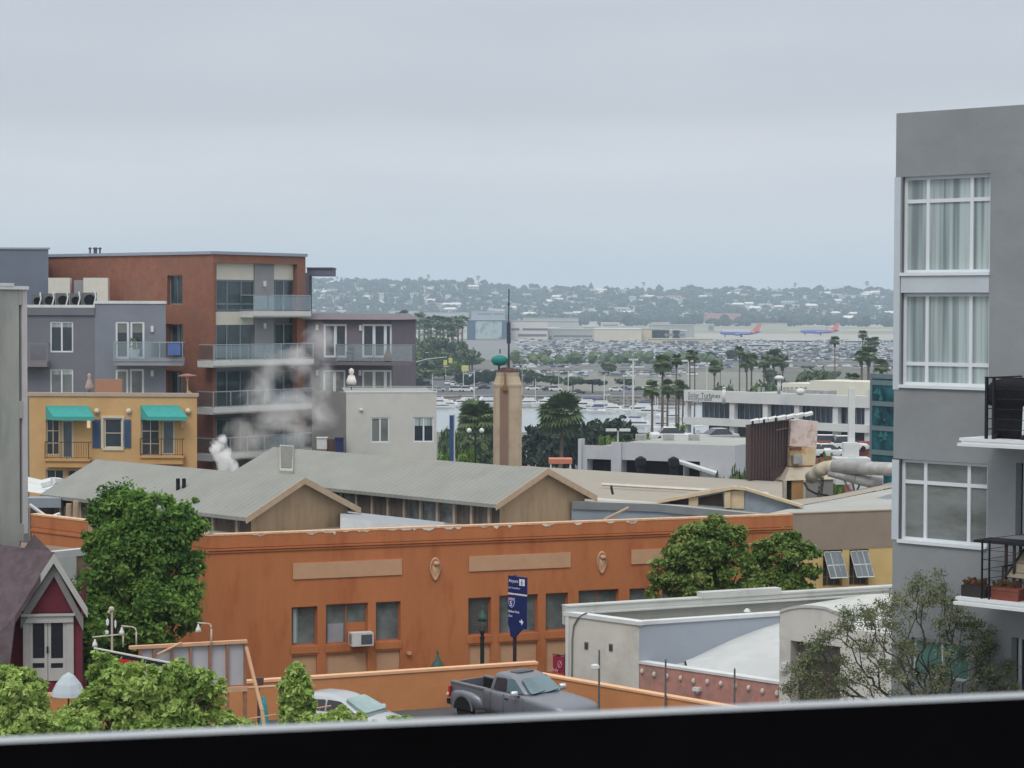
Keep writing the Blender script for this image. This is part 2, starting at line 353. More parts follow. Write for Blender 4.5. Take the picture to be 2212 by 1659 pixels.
def curtain_mat(name,c1,c2,sc):
    m=mat(name,c1,.8,0,1); n=m.node_tree.nodes; l=m.node_tree.links; b=n['Principled BSDF']
    t=n.new('ShaderNodeTexCoord'); mp=n.new('ShaderNodeMapping'); mp.inputs['Scale'].default_value=(sc,sc,.15); l.new(t.outputs['Object'],mp.inputs[0])
    z=n.new('ShaderNodeTexNoise'); z.inputs['Scale'].default_value=1.0; z.inputs['Detail'].default_value=2; l.new(mp.outputs[0],z.inputs['Vector'])
    r=n.new('ShaderNodeValToRGB'); r.color_ramp.elements[0].position=.4; r.color_ramp.elements[1].position=.62
    r.color_ramp.elements[0].color=(*lin(c2),1); r.color_ramp.elements[1].color=(*lin(c1),1); l.new(z.outputs['Fac'],r.inputs[0]); l.new(r.outputs[0],b.inputs['Base Color'])
    b.inputs['Roughness'].default_value=.35; b.inputs['Specular IOR Level'].default_value=.5
    return m
M_blind=curtain_mat('pale_curtain',(176,190,190),(118,132,134),6)
M_winrefl=mat('room_behind_glass',(122,128,128),.12,.25,.9,spec=.6,stain=(92,92,84),stain_amt=.8,stain_scale=.8,stretch=(.6,.6,2.2))  # pale grey with darker blotches imitates reflections in the pane
# ================================================================ the window the photo was taken from
t=thing('window_frame','dark lower window rail with pale metal edge crossing the bottom of the view','window frame',(0,0.42,-.1))
def rail(name,vt0,vt1,vb0,vb1,Y0,Y1,m_,depth):
    a=P(-500,vt0+(vt0-vt1)*500/2212,Y0); b=P(2712,vt1-(vt0-vt1)*500/2212,Y1); c=P(2712,vb1-(vb0-vb1)*500/2212,Y1); d=P(-500,vb0+(vb0-vb1)*500/2212,Y0)
    k=MB(); lo=Vector((0,0,-depth*.5)); f=1+depth/.45
    k.hexa([d,c,c*f+lo,d*f+lo,a,b,b*f+lo,a*f+lo]); return k.build(name,m_,t)
def edge(Y0,Y1):
    f=lambda u,vl,vr,Y: P(u,vl+(vr-vl)*u/2212,Y)
    q=MB(); a=f(-500,1608,1509,Y0); b=f(2712,1608,1509,Y0); c=f(2712,1592,1495,Y1); d=f(-500,1592,1495,Y1); T=Vector((0,0,-.004))
    q.hexa([a+T,b+T,c+T,d+T,a,b,c,d]); q.build('metal_edge',mat('pale_aluminium',(172,178,182),.5,.05,40),t)
edge(.42,.475)
rail('rail',1605,1506,2100,2100,.405,.402,mat('black_rail',(7,6,8),.9,.3,30,spec=.05),.06)

# ================================================================ grey apartment building at the right edge
RA=Fac(1933,46,2212,43.9)
ra=thing('grey_apartment_building','tall grey stucco apartment building with white framed windows at right edge of view','building',RA.w(0,-14.0))
zt=RA.z(1934,245); W1=(RA.s(1946),RA.s(2136.5),RA.z(2136,589),RA.z(2136,374))
W2=(W1[0],W1[1],RA.z(2040,835),RA.z(2040,633)); W3=(W1[0],W1[1],RA.z(2040,1175),RA.z(2040,996.5))
z_a=RA.z(1921,841); z_b=RA.z(1921,992)
D1=(RA.s(2206),RA.s(2206)+2.0,RA.z(2207,815),RA.z(2207,670)); D2=(RA.s(2198),RA.s(2198)+2,RA.z(2200,1157),RA.z(2200,1000)); D3=(RA.s(2192),RA.s(2192)+2,RA.z(2192,1640),RA.z(2192,1377))
m=MB(); s_l=RA.s(1934); sR=RA.L+6
zg=-14.0; w4=(RA.s(1975),RA.s(2100),RA.z(2040,1470),RA.z(2040,1385))
m.wall(RA,W1[0]-.02,sR,z_a,zt,[W1,(W2[0],W2[1],max(W2[2],z_a),W2[3])],.22)
m.wall(RA,s_l-.02,sR,zg,z_a-.001,[W3,(-1,W3[0],W3[2],W3[3]),D2,D3,w4],.22,o=.0)
m.fb(RA,s_l-.02,W1[0]-.02,W1[3],zt,-.4,0)
m.fb(RA,s_l-.02,sR,zt-.001,zt+.0,-.3,-.01)
# sides, back, roof
for a,b in (((s_l-.02,-12),(s_l-.02,-.4)),((sR,-12),(sR,0)),((s_l-.02,-12),(sR,-12))):
    m.quad(RA.w(a[0],zg,a[1]),RA.w(b[0],zg,b[1]),RA.w(b[0],zt,b[1]),RA.w(a[0],zt,a[1]))
m.quad(RA.w(s_l,zt-.3,-12),RA.w(sR,zt-.3,-12),RA.w(sR,zt-.3,0),RA.w(s_l,zt-.3,0))
m.fb(RA,s_l-.02,W1[0]-.02,z_a,W1[3],-.5,-.25)
m.fb(RA,W1[0]-.02,W1[0],z_a,W1[3],-.3,-.02)
m.build('wall',M_grey_stucco,ra)
m=MB(); # pale corner pier and spandrel between the two upper windows
m.fb(RA,s_l-.04,W1[0]-.025,z_a+.002,W1[3]-.002,-.25,.015)
m.fb(RA,W1[0],W1[1]-.01,W2[3]+.01,W1[2]-.06,-.15,.012)
m.fb(RA,s_l-.04,W3[0]-.01,W3[2]+.002,z_b,-.25,.015)
m.build('white_pier',mat('white_panel',(188,196,204),.8,.05,1.2,bump=.1),ra)
for W_,rows,b in ((W1,(.745,),1),(W2,(.235,),1),(W3,(.72,),0)):
    w=window(ra,RA,W_,cols=(.27,.765),rows=rows,inset=.13,fw=.07,fm=M_frame,gm=M_blind if b else M_winrefl,bar=.075)
    k=MB(); k.fb(RA,W_[0]-.02,W_[1]+.01,W_[2]-.05,W_[2]+.015,-.1,.05); k.build('sill',M_frame,w)
w=window(ra,RA,w4,cols=(.5,),inset=.12,fm=M_frame,gm=glassm('teal_pane',(96,140,132)))
for D_ in (D2,D3):
    w=window(ra,RA,D_,cols=(.5,),inset=.3,fm=M_frame,gm=M_glass,name='balcony_door')
# street reflections: mirrored by glossy panes, also painted into the third window's colour
def slab(u0,vt,vb,o1,pad=.0):
    s0=RA.s(u0,v=vt,o=o1); z1=RA.z(u0,vt,o=o1); z0=RA.z(u0,vb,o=o1)
    k=MB(); k.fb(RA,s0+.06,sR,z0+.03,z1,-.05,o1-.02); k.fb(RA,s0,sR,z0,z0+.06,-.04,o1+.04); k.fb(RA,s0+.02,sR,z1-.05,z1+.005,-.03,o1)
    k.build('balcony_slab',mat('white_fascia',(216,220,222),.7,.04,2),ra); return s0,z1
bs1,bz1=slab(2070,946,963,1.35); bs2,bz2=slab(2062,1289,1305,1.5)
def cables(s0,z,h,o1,ncab=6,thin=.05):
    k=MB(); 
    for ds in (0.0,.16): k.fb(RA,s0+ds,s0+ds+thin,z,z+h,o1-.06,o1-.01)
    for ds in (1.35,2.7): k.fb(RA,s0+ds,s0+ds+.04,z,z+h,o1-.06,o1-.01)
    k.fb(RA,s0-.0,sR,z+h,z+h+thin*.6,o1-.07,o1)
    k.fb(RA,s0,s0+thin*.8,z+h+.001,z+h+thin*.5,0,o1-.07)
    for i in range(1,ncab):
        zz=z+h*i/ncab; k.tube(RA.w(s0,zz,o1-.035),RA.w(sR,zz,o1-.035),.006,n=5); k.tube(RA.w(s0+.02,zz,o1-.035),RA.w(s0+.02,zz,0),.006,n=5)
    return k.build('cable_railing',M_dark,ra)
cables(bs1+.55,bz1,1.18,1.3); cables(bs2+.55,bz2,1.15,1.45,thin=.018)
# things on the two balconies
def loc(F,s,z,o=0): return F.w(s,z,o)
g=thing('barbecue_grill','black covered barbecue grill on the upper balcony of the grey apartment building','grill',loc(RA,bs1+.98,bz1+.005,.75))
k=MB(); rings=[]
for z,rx,ry in ((0,.52,.26),(.25,.5,.25),(.62,.5,.26),(.66,.66,.29),(.78,.68,.31),(.98,.64,.30),(1.1,.52,.26),(1.16,.3,.16)):
    rings.append([RA.w(bs1+.98+rx*math.copysign(abs(math.cos(a))**.55,math.cos(a)),bz1+.01+z+.012*math.sin(5*a+z*7),.75+ry*math.copysign(abs(math.sin(a))**.55,math.sin(a))) for a in [2*math.pi*i/28 for i in range(28)]])
k.loft(rings); k.build('cover',M_black,g,smooth=True)
for ds in (-.3,.3): k=MB(); k.tube(RA.w(bs1+.98+ds-.03,bz1+.05,1.08),RA.w(bs1+.98+ds+.03,bz1+.05,1.08),.05,n=10); k.build('wheel',M_dark,g)
c=thing('balcony_chair','white tubular chair in front of the covered barbecue grill','chair',loc(RA,bs1+1.5,bz1+.005,1.15))
k=MB(); s=bs1+1.25
for a,b in (((s,0),(s,.78)),((s+.55,0),(s+.55,.78))): k.tube(RA.w(a[0],bz1+.01,1.05),RA.w(b[0],bz1+.8,1.0),.022)
for z in (.8,.62,.42): k.tube(RA.w(s,bz1+z,1.0),RA.w(s+.55,bz1+z,1.0),.018)
k.build('frame',M_frame,c)
k=MB(); k.fb(RA,s,s+.55,bz1+.4,bz1+.43,.62,1.02); k.build('seat',M_frame,c)
T=bs2+.15
c=thing('bar_table','tall dark metal bar table on the lower balcony','table',loc(RA,T+.6,bz2+.005,.8))
k=MB(); k.fb(RA,T-.05,T+1.1,bz2+1.04,bz2+1.09,.35,1.0); k.build('table_top',M_dark,c)
for ds,oo in ((.62,.95),(.80,.95),(.62,.42),(.80,.42)):
    k=MB(); k.fb(RA,T+ds,T+ds+.05,bz2+.005,bz2+1.04,oo-.04,oo); k.build('leg',mat('brown_metal',(58,44,44),.6,.1,4),c)
c=thing('patio_chair','tan sling patio chair with dark arms beside the tall bar table','chair',loc(RA,bs2+1.15,bz2+.005,.7))
k=MB(); s=bs2+.84; k.hexa([RA.w(s,bz2+.42,1.0),RA.w(s+.55,bz2+.42,1.0),RA.w(s+.55,bz2+.4,.96),RA.w(s,bz2+.4,.96),RA.w(s+.12,bz2+1.0,.45),RA.w(s+.7,bz2+1.0,.45),RA.w(s+.7,bz2+.98,.42),RA.w(s+.12,bz2+.98,.42)])
k.build('sling',mat('tan_sling',(150,140,122),.8,.1,9),c)
k=MB()
for ds in (0,.6):
    k.path([RA.w(s+ds,bz2+.01,1.15),RA.w(s+ds-.04,bz2+.62,1.05),RA.w(s+ds+.02,bz2+.64,.55)],.02,6); k.tube(RA.w(s+ds,bz2+.01,.4),RA.w(s+ds,bz2+.42,1.05),.018)
    k.tube(RA.w(s+ds,bz2+.42,1.05),RA.w(s+ds+.12,bz2+1.0,.44),.02)
k.build('frame',M_dark,c)
M_terra=mat('terracotta',(124,70,60),.9,.15,5)
for i,(a,w_,h_,nm,lb) in enumerate(((.05,.55,.22,'planter_box','low dark planter under the tall bar table'),(.72,.62,.24,'planter_box','terracotta planter box in front of the tan patio chair'),(1.45,.6,.2,'planter_box','rust coloured planter at the outer corner of the lower balcony'))):
    c=thing(nm,lb,'planter',loc(RA,bs2+a+w_/2,bz2+.005,1.2),'planters along the lower balcony')
    k=MB(); s=bs2+a; k.loft([[RA.w(s+e*f,bz2+.006+z,oo) for f,oo in ((0,1.05),(1,1.05),(1,1.35),(0,1.35))] for z,e in ((0,w_*.95),(h_,w_))]); k.build('box',M_terra if i else mat('dark_planter',(52,46,46),.9),c)
    k=MB(); rnd=random.Random(i)
    for q in range(50): p=RA.w(s+rnd.uniform(.03,w_-.05),bz2+h_+rnd.uniform(-.03,.13),1.2+rnd.uniform(-.12,.12)); a_=rnd.uniform(0,6); d=Vector((math.cos(a_)*.06,math.sin(a_)*.06,.03)); e=Vector((0,0,.05)); k.quad(p-d,p-e,p+d,p+e)
    k.build('plant',leafm('planter_leaf_%d'%i,[(50,56,40),(110,78,60),(90,100,60)]),c)

# ================================================================ orange street building
OB=Fac(450,86,1715,95.4); OS=Fac(66,94.4,450,86)
z_top=OB.z(450,1157); z_g=-20.0
ob=thing('orange_building','two storey orange stucco building with peach panels and a peeling parapet','building',OB.w(0,z_g))
def RR(u0,v0,u1,v1,F=None): return (F or OB).rect(u0,v0,u1,v1)
wins=[(630,1312,685.7,1396.5),(704,1306,795,1393),(812,1301,865.5,1386.6),(1011.7,1292,1061,1374),(1078.7,1287,1161.8,1370.5),(1179,1282,1227.5,1364),(1250,1276,1336.6,1360),(1360,1272,1408.5,1356),(1430,1268,1478,1350),(1500,1262,1585,1344),(1610,1258,1655,1338)]
wr=[RR(*w) for w in wins]
pr=[]   # recessed panels under the windows
for r in wr: zz=r[2]-.38; pr.append((r[0]+.02,r[1]-.02,zz-1.3,zz))
m=MB(); m.wall(OB,0,OB.L,z_g,z_top,wr+pr,.28); 
zc=z_top-.5; m.fb(OB,-.04,OB.L,zc-.1,zc-.04,-.05,.09); m.fb(OB,-.03,OB.L,zc-.2,zc-.14,-.05,.05)
m.fb(OB,-.02,OB.L,zc,z_top-.02,-.3,.035)
m.build('wall',M_orange,ob)
m=MB(); m.quad(OS.w(0,z_g),OS.w(OS.L,z_g),OS.w(OS.L,z_top),OS.w(0,z_top)); m.fb(OS,0,OS.L,zc,z_top-.02,-.3,.02); m.fb(OS,0,OS.L,zc-.2,zc-.1,-.05,.05)
m.build('side_wall',M_orange,ob)
m=MB(); bk=OB.w(OB.L,z_top-1.2,-1); m.add([OS.w(0,z_top-.9,-.25),OS.w(OS.L,z_top-.9,-.25),OB.w(OB.L,z_top-.9,-.25),OB.w(OB.L,z_top-.9,-7),OS.w(0,z_top-.9,-8)],[(0,1,2,3,4)])
m.build('roof',mat('tar_roof',(150,152,152),.95,.15,.5),ob)
# thin peeling cap and the bare chips in it
m=MB(); m.fb(OB,-.05,OB.L,z_top-.02,z_top+.05,-.32,.05); m.fb(OS,0,OS.L,z_top-.019,z_top+.05,-.32,.04); m.build('coping',M_peel,ob)
rnd=random.Random(4)
for i in range(30):
    m=MB()
    s=rnd.uniform(1.2,OB.L-7 if i%3 else OB.L*.5); w=rnd.uniform(.12,.55); h=rnd.uniform(.03,.13)
    n=7; top=[OB.w(s+w*j/n,z_top-.012,.056) for j in range(n+1)]; bot=[OB.w(s+w*j/n,z_top-.02-h*math.sin(math.pi*(j+.3)/(n+.6))*rnd.uniform(.6,1.1),.056) for j in range(n+1)]
    for j in range(n): m.quad(bot[j],bot[j+1],top[j+1],top[j])
    m.build('bare_plaster_chip',M_chip,ob)
M_wood=mat('orange_frame',(168,104,74),.8,.1,4)
M_streetrefl=glassm('street_window_glass',(100,108,106),.14,.5,1.1)  # pale mottled base colour stands in for reflections on these panes
for i,r in enumerate(wr):
    big=(r[1]-r[0])>1.4
    w=window(ob,OB,r,cols=(.5,) if big else (),rows=(),inset=.2,fw=.05,fm=M_wood,gm=M_streetrefl,bar=.05)
    k=MB(); k.fb(OB,r[0]-.05,r[1]+.05,r[2]-.3,r[2]-.02,-.1,.04); k.build('sill',M_orange,w)
k=MB(); r=wr[0]; k.fb(OB,r[0]+.12,r[0]+.3,r[2]+.1,r[3]-.08,-.228,-.2); k.build('pale_curtain',M_blind,ob)
k=MB(); r=wr[1]; k.fb(OB,r[0]+.12,(r[0]+r[1])/2-.1,r[2]+.05,r[2]+.8,-.205,-.18); k.build('white_board',mat('board',(150,150,156),.7,.1,3),ob)
k=MB(); r=wr[1]; k.fb(OB,(r[0]+r[1])/2+.03,r[1]-.06,r[2]+.06,r[2]+.82,-.2,-.17); k.build('board_around_unit',M_orange,ob)
r=wr[3]; k=MB()
for j in range(16): zz=r[2]+.1+(r[3]-r[2]-.15)*j/16; k.fb(OB,r[0]+.08,r[1]-.08,zz,zz+.045,-.208,-.19)
k.build('blind',mat('grey_blind',(92,86,88),.6,.1,3),ob)
m=MB()
for r in pr: m.fb(OB,r[0],r[1],r[2],r[3],-.14,-.12)
for k_,r in enumerate(pr[:8]):
    q=MB(); q.fb(OB,r[0],r[1],r[2],r[3],-.14,-.10); q.build('recessed_panel',M_peach,ob)
for u0,v0,u1,v1 in ((632.3,1217,867.5,1251.5),(1013,1202,1232,1234.5),(1363.4,1188,1575,1219)):
    r=RR(u0,v0,u1,v1); q=MB(); q.fb(OB,r[0],r[1],r[2],r[3],-.02,.05); q.build('raised_panel',M_peach,ob)
def medallion(uc,v0,v1,wpx):
    r=RR(uc-wpx/2,v0,uc+wpx/2,v1); sc=(r[0]+r[1])/2; zc_=(r[2]+r[3])/2; a=(r[1]-r[0])/2; b=(r[3]-r[2])/2
    q=MB(); rings=[]
    for k_,(f,o) in enumerate(((1,0),(1,.05),(.86,.09),(.8,.05),(.5,.07))):
        rings.append([OB.w(sc+a*f*math.cos(t)*(1.0 if math.sin(t)>0 else .55+.45*(1+math.sin(t))),zc_+b*f*math.sin(t),o) for t in [2*math.pi*i/20 for i in range(20)]])
    q.loft(rings); q.ball(OB.w(sc+.02,zc_+b*.48,.1),a*.55,8,5,.8)
    q.hexa([OB.w(sc-a*.3,zc_-b*.9,0),OB.w(sc+a*.3,zc_-b*.9,0),OB.w(sc+a*.3,zc_-b*.9,-.02),OB.w(sc-a*.3,zc_-b*.9,-.02),OB.w(sc-a*.5,zc_+b*.3,.12),OB.w(sc+a*.5,zc_+b*.3,.12),OB.w(sc+a*.5,zc_+b*.3,0),OB.w(sc-a*.5,zc_+b*.3,0)])
    q.build('cartouche',M_peach,ob,smooth=True)
medallion(939.6,1204,1256,24.5); medallion(1299.5,1190.7,1241,22.5)
# small things fixed to the wall
q=MB(); q.fb(OB,*RR(878,1408,886,1414),0,.15); q.build('spotlight',M_peach,ob)
# air conditioner
r=RR(754,1365.5,800,1394); s0,s1,z0,z1=r
a=thing('air_conditioner','white window air conditioner jutting out under the orange building\'s middle window','air conditioner',OB.w((s0+s1)/2,z0,.25))
q=MB(); q.fb(OB,s0,s1,z0,z1,-.1,.42); q.build('casing',mat('ac_white',(206,206,204),.5,.05,6),a)
q=MB(); q.fb(OB,s0+(s1-s0)*.42,s1-.05,z0+.06,z1-.07,.42,.424)
q.build('rear_grille',mat('ac_coil',(84,88,94),.6,.2,12),a)
q=MB()
for j in range(3): d0=.05+j*.09; q.quad(OB.w(s0-.003,z0+.08,d0),OB.w(s0-.003,z0+.08,d0+.05),OB.w(s0-.003,z1-.08,d0+.05),OB.w(s0-.003,z1-.08,d0))
q.build('side_vent',M_dark,a)

# ================================================================ taupe and yellow annex
AN=FacW(OB.w(OB.L,0)[:2],(OB.w(OB.L+6.6,0))[:2])
an=thing('yellow_building','taupe and yellow walled building with tilted open windows beside the orange building','building',AN.w(0,z_g))
zb=AN.z(1735,1190,0)
hs=[AN.rect(1778,1189,1820,1268),AN.rect(1835,1187.5,1876.5,1266)]
zL=AN.z(1850,1262)-.0
m=MB(); m.fb(AN,0.002,6.6,zb,z_top+.03,-.3,.02); m.fb(AN,.002,6.6,z_top+.03,z_top+.07,-.32,.05); m.build('upper_wall',mat('taupe_stucco',(150,136,122),.95,.08,1,bump=.2),an)
m=MB(); m.wall(AN,0.002,6.6,z_g,zb-.001,hs,.25); m.quad(AN.w(6.6,z_g,0),AN.w(6.6,z_g,-6),AN.w(6.6,z_top-1,-6),AN.w(6.6,z_top-1,0)); m.build('lower_wall',mat('yellow_stucco',(206,178,122),.95,.07,1,bump=.2),an)
m=MB(); m.quad(AN.w(0,z_top-.9,-.3),AN.w(6.6,z_top-.9,-.3),AN.w(6.6,z_top-.9,-8),AN.w(0,z_top-.9,-8)); m.build('roof',mat('annex_roof',(176,174,166),.95,.1,.6),an)
for r in hs:
    w=window(an,AN,r,cols=(.33,.67),rows=(.25,),inset=.2,fw=.05,fm=mat('tan_frame',(150,120,80),.8,.1,3),gm=M_glass,bar=.03)
    s0,s1,z0,z1=r; zt_=z1-.06; zb_=z0+(z1-z0)*.28; of=.62
    q=MB()
    def at(s,f): return AN.w(s,zt_+(zb_-zt_)*f,-.02+of*f)
    def strip(sa,sb,fa,fb): 
        n_=Vector((0,0,0)); c=[at(sa,fa),at(sb,fa),at(sb,fb),at(sa,fb)]; nn=(c[1]-c[0]).cross(c[2]-c[1]).normalized()*.03; q.hexa([*c,*[p+nn for p in c]])
    for sa in (s0+.04,s0+.04+(s1-s0-.1)*.333,s0+.04+(s1-s0-.1)*.667,s1-.09): strip(sa,sa+.05,0,1)
    for f in (0,.5,.97): strip(s0+.04,s1-.04,f,f+.035)
    sash=q.build('open_sash',M_frame,w)
    g=MB(); c=[at(s0+.05,.02),at(s1-.05,.02),at(s1-.05,.98),at(s0+.05,.98)]; g.add(c,[(0,1,2,3)]); g.build('sash_pane',M_glass_lit,w)

# ================================================================ low orange walls round the car park
M_lowwall=mat('orange_low_wall',(196,134,88),.95,.08,1,bump=.2); M_cap=mat('peach_cap',(222,176,138),.9,.06,3)
zw=-12.6
pA=PZ(480,1474,zw); pB=PZ(1160,1429.5,zw); LW=FacW(pA[:2],pB[:2])
lw=thing('parking_wall','long low orange wall with peach cap behind the parked truck and car','wall',LW.w(0,-14.0))
m=MB(); m.fb(LW,-12,LW.L,-20,zw-.09,-.25,0); m.build('wall',M_lowwall,lw)
m=MB(); m.fb(LW,-12.03,LW.L+.03,zw-.09,zw,-.29,.04); m.build('cap',M_cap,lw)
zw2=-12.95; pC=PZ(1160,1454,zw2); pD=PZ(1640,1537,zw2); LX=FacW(pC[:2],pD[:2])
lx=thing('parking_wall','lower sloping orange wall running right from the truck below the white building','wall',LX.w(0,-14.0))
m=MB(); m.fb(LX,0,LX.L,-14.8,zw2-.07,-.25,0); m.build('wall',M_lowwall,lx)
m=MB(); m.fb(LX,-.03,LX.L+.03,zw2-.07,zw2,-.29,.04); m.build('cap',M_cap,lx)

# ================================================================ street lamps behind the wall
M_green=mat('green_lamp_metal',(52,82,72),.55,.15,6); M_post=mat('dark_green_post',(38,44,42),.6,.1,5); M_lampglass=glassm('lamp_glass',(96,98,92),.2)
def lamp(u,vtop,Y,wpx,label):
    pt=P(u,vtop,Y); R=wpx/2*Y/FPX; k=R/.21
    t=thing('street_lamp',label,'street lamp',(pt.x,pt.y,-20.0),'green street lamps behind the low orange wall')
    z=pt.z; c=(pt.x,pt.y,0)
    q=MB(); q.lathe([(.012,z),(.03,z-.1*k),(.02,z-.18*k),(.05,z-.22*k),(.07,z-.3*k),(.15,z-.42*k),(.21,z-.5*k),(.2,z-.6*k),(.17,z-.62*k)] if False else [(.015*k,z-.0),(.035*k,z-.1*k),(.02*k,z-.17*k),(.06*k,z-.22*k),(.09*k,z-.32*k),(.17*k,z-.42*k),(.21*k,z-.5*k),(.21*k,z-.6*k),(.17*k,z-.63*k)],c,16); q.build('lamp_cap',M_green,t,smooth=True)
    q=MB(); q.lathe([(.165*k,z-.632*k),(.17*k,z-.75*k),(.12*k,z-1.05*k)],c,14); q.build('lantern_glass',M_lampglass,t)
    q=MB(); q.lathe([(.13*k,z-1.052*k),(.09*k,z-1.15*k),(.06*k,z-1.3*k)],c,12)
    for i in range(6): a=i*math.pi/3; q.tube((c[0]+math.cos(a)*.175*k,c[1]+math.sin(a)*.175*k,z-.633*k),(c[0]+math.cos(a)*.125*k,c[1]+math.sin(a)*.125*k,z-1.053*k),.009*k,n=5)
    q.build('lantern_frame',M_post,t)
    q=MB(); q.lathe([(.16*k,-20.0),(.16*k,-19.3),(.105*k,-19.1),(.085*k,z-1.4*k),(.11*k,z-1.35*k),(.11*k,z-1.302*k)],c,12); q.build('post',M_post,t)
lamp(1042,1308,88,22,'green street lamp with lantern standing before the orange building\'s window row')
lamp(945.5,1403,79.5,31,'green lamp cap just showing over the low orange wall')
# ================================================================ blue direction sign
SG=Fac(1101,84.4,1139.8,83.7)
sg=thing('direction_sign','tall blue direction sign on a dark post in front of the orange building','sign',SG.w(SG.L*.35,-20))
M_sign=mat('sign_blue',(24,40,96),.5,.06,2); M_signw=mat('sign_white',(225,228,235),.5,0)
M_signr=mat('sign_pink',(200,130,150),.5,0)
L0=SG.L; zt1=SG.z(1101,1243); zb1=SG.z(1101,1279); zt2=SG.z(1101,1284.5); zl=SG.z(1101,1349); zr=SG.z(1139,1363); zp=SG.z(1116,1377)
q=MB(); q.fb(SG,0,L0,zb1,zt1,-.04,.04); q.build('upper_panel',M_sign,sg)
q=MB(); q.prism([SG.w(s,z,.04) for s,z in ((0,zt2),(0,zl),(.08,zl-.12),(.13,zp+.02),(.22,zp-.02),(.36,zp),(L0*.75,zr+.02),(L0-.02,zr+.06),(L0-.02,zt2))],SG.n*-.08); q.build('lower_panel',M_sign,sg)
q=MB(); q.fb(SG,0,L0,zb1-.07,zb1-.02,-.03,.035); q.build('divider',M_signw,sg)
q=MB(); c=SG.w(.25,0,-.08); q.tube((c.x,c.y,-20),(c.x,c.y,zt1+.02),.075,n=12); q.build('post',mat('sign_post',(60,42,52),.6,.1,4),sg)
text_mesh('Airport',.17,'lettering',M_signw,sg,facM(SG,.03,zt1-.24,.042))
text_mesh('LEFT TO LAUREL ST',.072,'lettering',M_signw,sg,facM(SG,.02,zt1-.48,.042))
q=MB(); q.fb(SG,L0*.63,L0*.93,zt1-.33,zt1-.08,.04,.046); q.build('airplane_badge',M_signw,sg)
q=MB(); bx,bz=L0*.78,zt1-.2
for pts in (((-.012,.09),(.012,.09),(.014,-.09),(-.014,-.09)),((-.07,-.02),(0,.03),(.07,-.02),(.07,-.04),(0,0),(-.07,-.04)),((-.035,-.085),(0,-.06),(.035,-.085),(.035,-.1),(-.035,-.1))):
    q.prism([SG.w(bx+a,bz+b,.052) for a,b in pts],SG.n*-.005)
q.build('airplane_symbol',M_sign,sg)
shp=lambda k:[(-.13*k,.15*k),(-.06*k,.12*k),(0,.15*k),(.06*k,.12*k),(.13*k,.15*k),(.16*k,.02*k),(.11*k,-.13*k),(0,-.2*k),(-.11*k,-.13*k),(-.16*k,.02*k)]
cx,cz=.19,zt2-.26
for k_,m_,o_ in ((1.12,M_signw,.046),(1.0,mat('shield_blue',(40,70,160),.5,0),.05)):
    q=MB(); q.prism([SG.w(cx+a,cz+b,o_) for a,b in shp(k_)],SG.n*-.006); q.build('route_shield',m_,sg)
q=MB(); q.fb(SG,cx-.13,cx+.13,cz+.06,cz+.125,.05,.054); q.build('shield_band',M_signr,sg)
text_mesh('5',.26,'lettering',M_signw,sg,facM(SG,cx-.08,cz-.15,.055))
text_mesh('Balboa Park',.125,'lettering',M_signw,sg,facM(SG,.02,zt2-.66,.042)); text_mesh('Zoo',.125,'lettering',M_signw,sg,facM(SG,.02,zt2-.83,.042))
q=MB(); ax,az=L0*.74,zr+.33; q.prism([SG.w(ax+a,az+b,.046) for a,b in ((-.1,.02),(0,.02),(0,.1),(.12,-.02),(.02,-.14),(0,-.06),(-.1,-.02))],SG.n*-.005); q.build('arrow',M_signw,sg)
# red banner
BN=Fac(1197,83.5,1223,83); zt_=BN.z(1200,1414)
bn=thing('red_banner','crimson banner with a pale ring emblem left of the white building','banner',BN.w(0,-20))
q=MB(); n=10
rows=[[BN.w(BN.L*i/n,zt_-.68*j-.03*math.sin(i*.9)*(1-j)+(.05 if (i==0 and j==0) else 0),.03*math.sin(i*1.1)) for i in range(n+1)] for j in (0,1)]
for i in range(n): q.quad(rows[1][i],rows[1][i+1],rows[0][i+1],rows[0][i])
q.build('cloth',mat('crimson_cloth',(150,40,66),.8,.1,4),bn)
q=MB(); ring=[(BN.L*.66+.1*math.cos(a),zt_-.33+.125*math.sin(a)) for a in [2*math.pi*i/16 for i in range(17)]]
for i in range(16): q.tube(BN.w(*ring[i],.05),BN.w(*ring[i+1],.05),.012,n=5)
q.tube(BN.w(BN.L*.6,zt_-.4,.05),BN.w(BN.L*.74,zt_-.26,.05),.012,n=5)
q.build('ring_emblem',mat('banner_pale',(226,176,190),.7,0),bn)
text_mesh('Italy',.2,'lettering',mat('banner_pale_text',(226,176,190),.7,0),bn,facM(BN,.03,zt_-.63,.05))
q=MB(); q.tube(BN.w(BN.L+.03,-20,0),BN.w(BN.L+.03,zt_+.1,0),.04); q.tube(BN.w(0,zt_+.01,0),BN.w(BN.L+.03,zt_+.01,0),.018); q.build('post',M_dark,bn)
# ================================================================ red gabled house, lower left
M_shingle=mat('dark_shingle',(92,80,84),.95,.25,3,stain=(70,62,66),stain_amt=.5); M_trimw=mat('house_trim',(176,176,172),.8,.06,3); M_redw=mat('red_siding',(108,44,56),.9,.1,3,bump=.2)
HY=72.0; HF=Fac(35,HY,161,HY*1.004)
hh=thing('gabled_house','red house with dark shingle roof and white french doors under a pointed gable','house',P(100,1500,HY+1))
hh_loc=WLOC[hh.name]
pk=HF.px(117,1194); lf=HF.px(33,1323); rt=HF.px(163,1272); rt2=HF.px(190,1312)
apx=HF.w(pk[0],pk[1],.35); le=HF.w(lf[0],lf[1],.35); re_=HF.w(rt2[0],rt2[1],.35)
back=HF.n*-6.5+HF.d*-1.0
q=MB(); T=Vector((0,0,-.12))
for e in (le,re_):
    q.hexa([e+T,apx+T,apx+T+back,e+T+back,e,apx,apx+back,e+back])
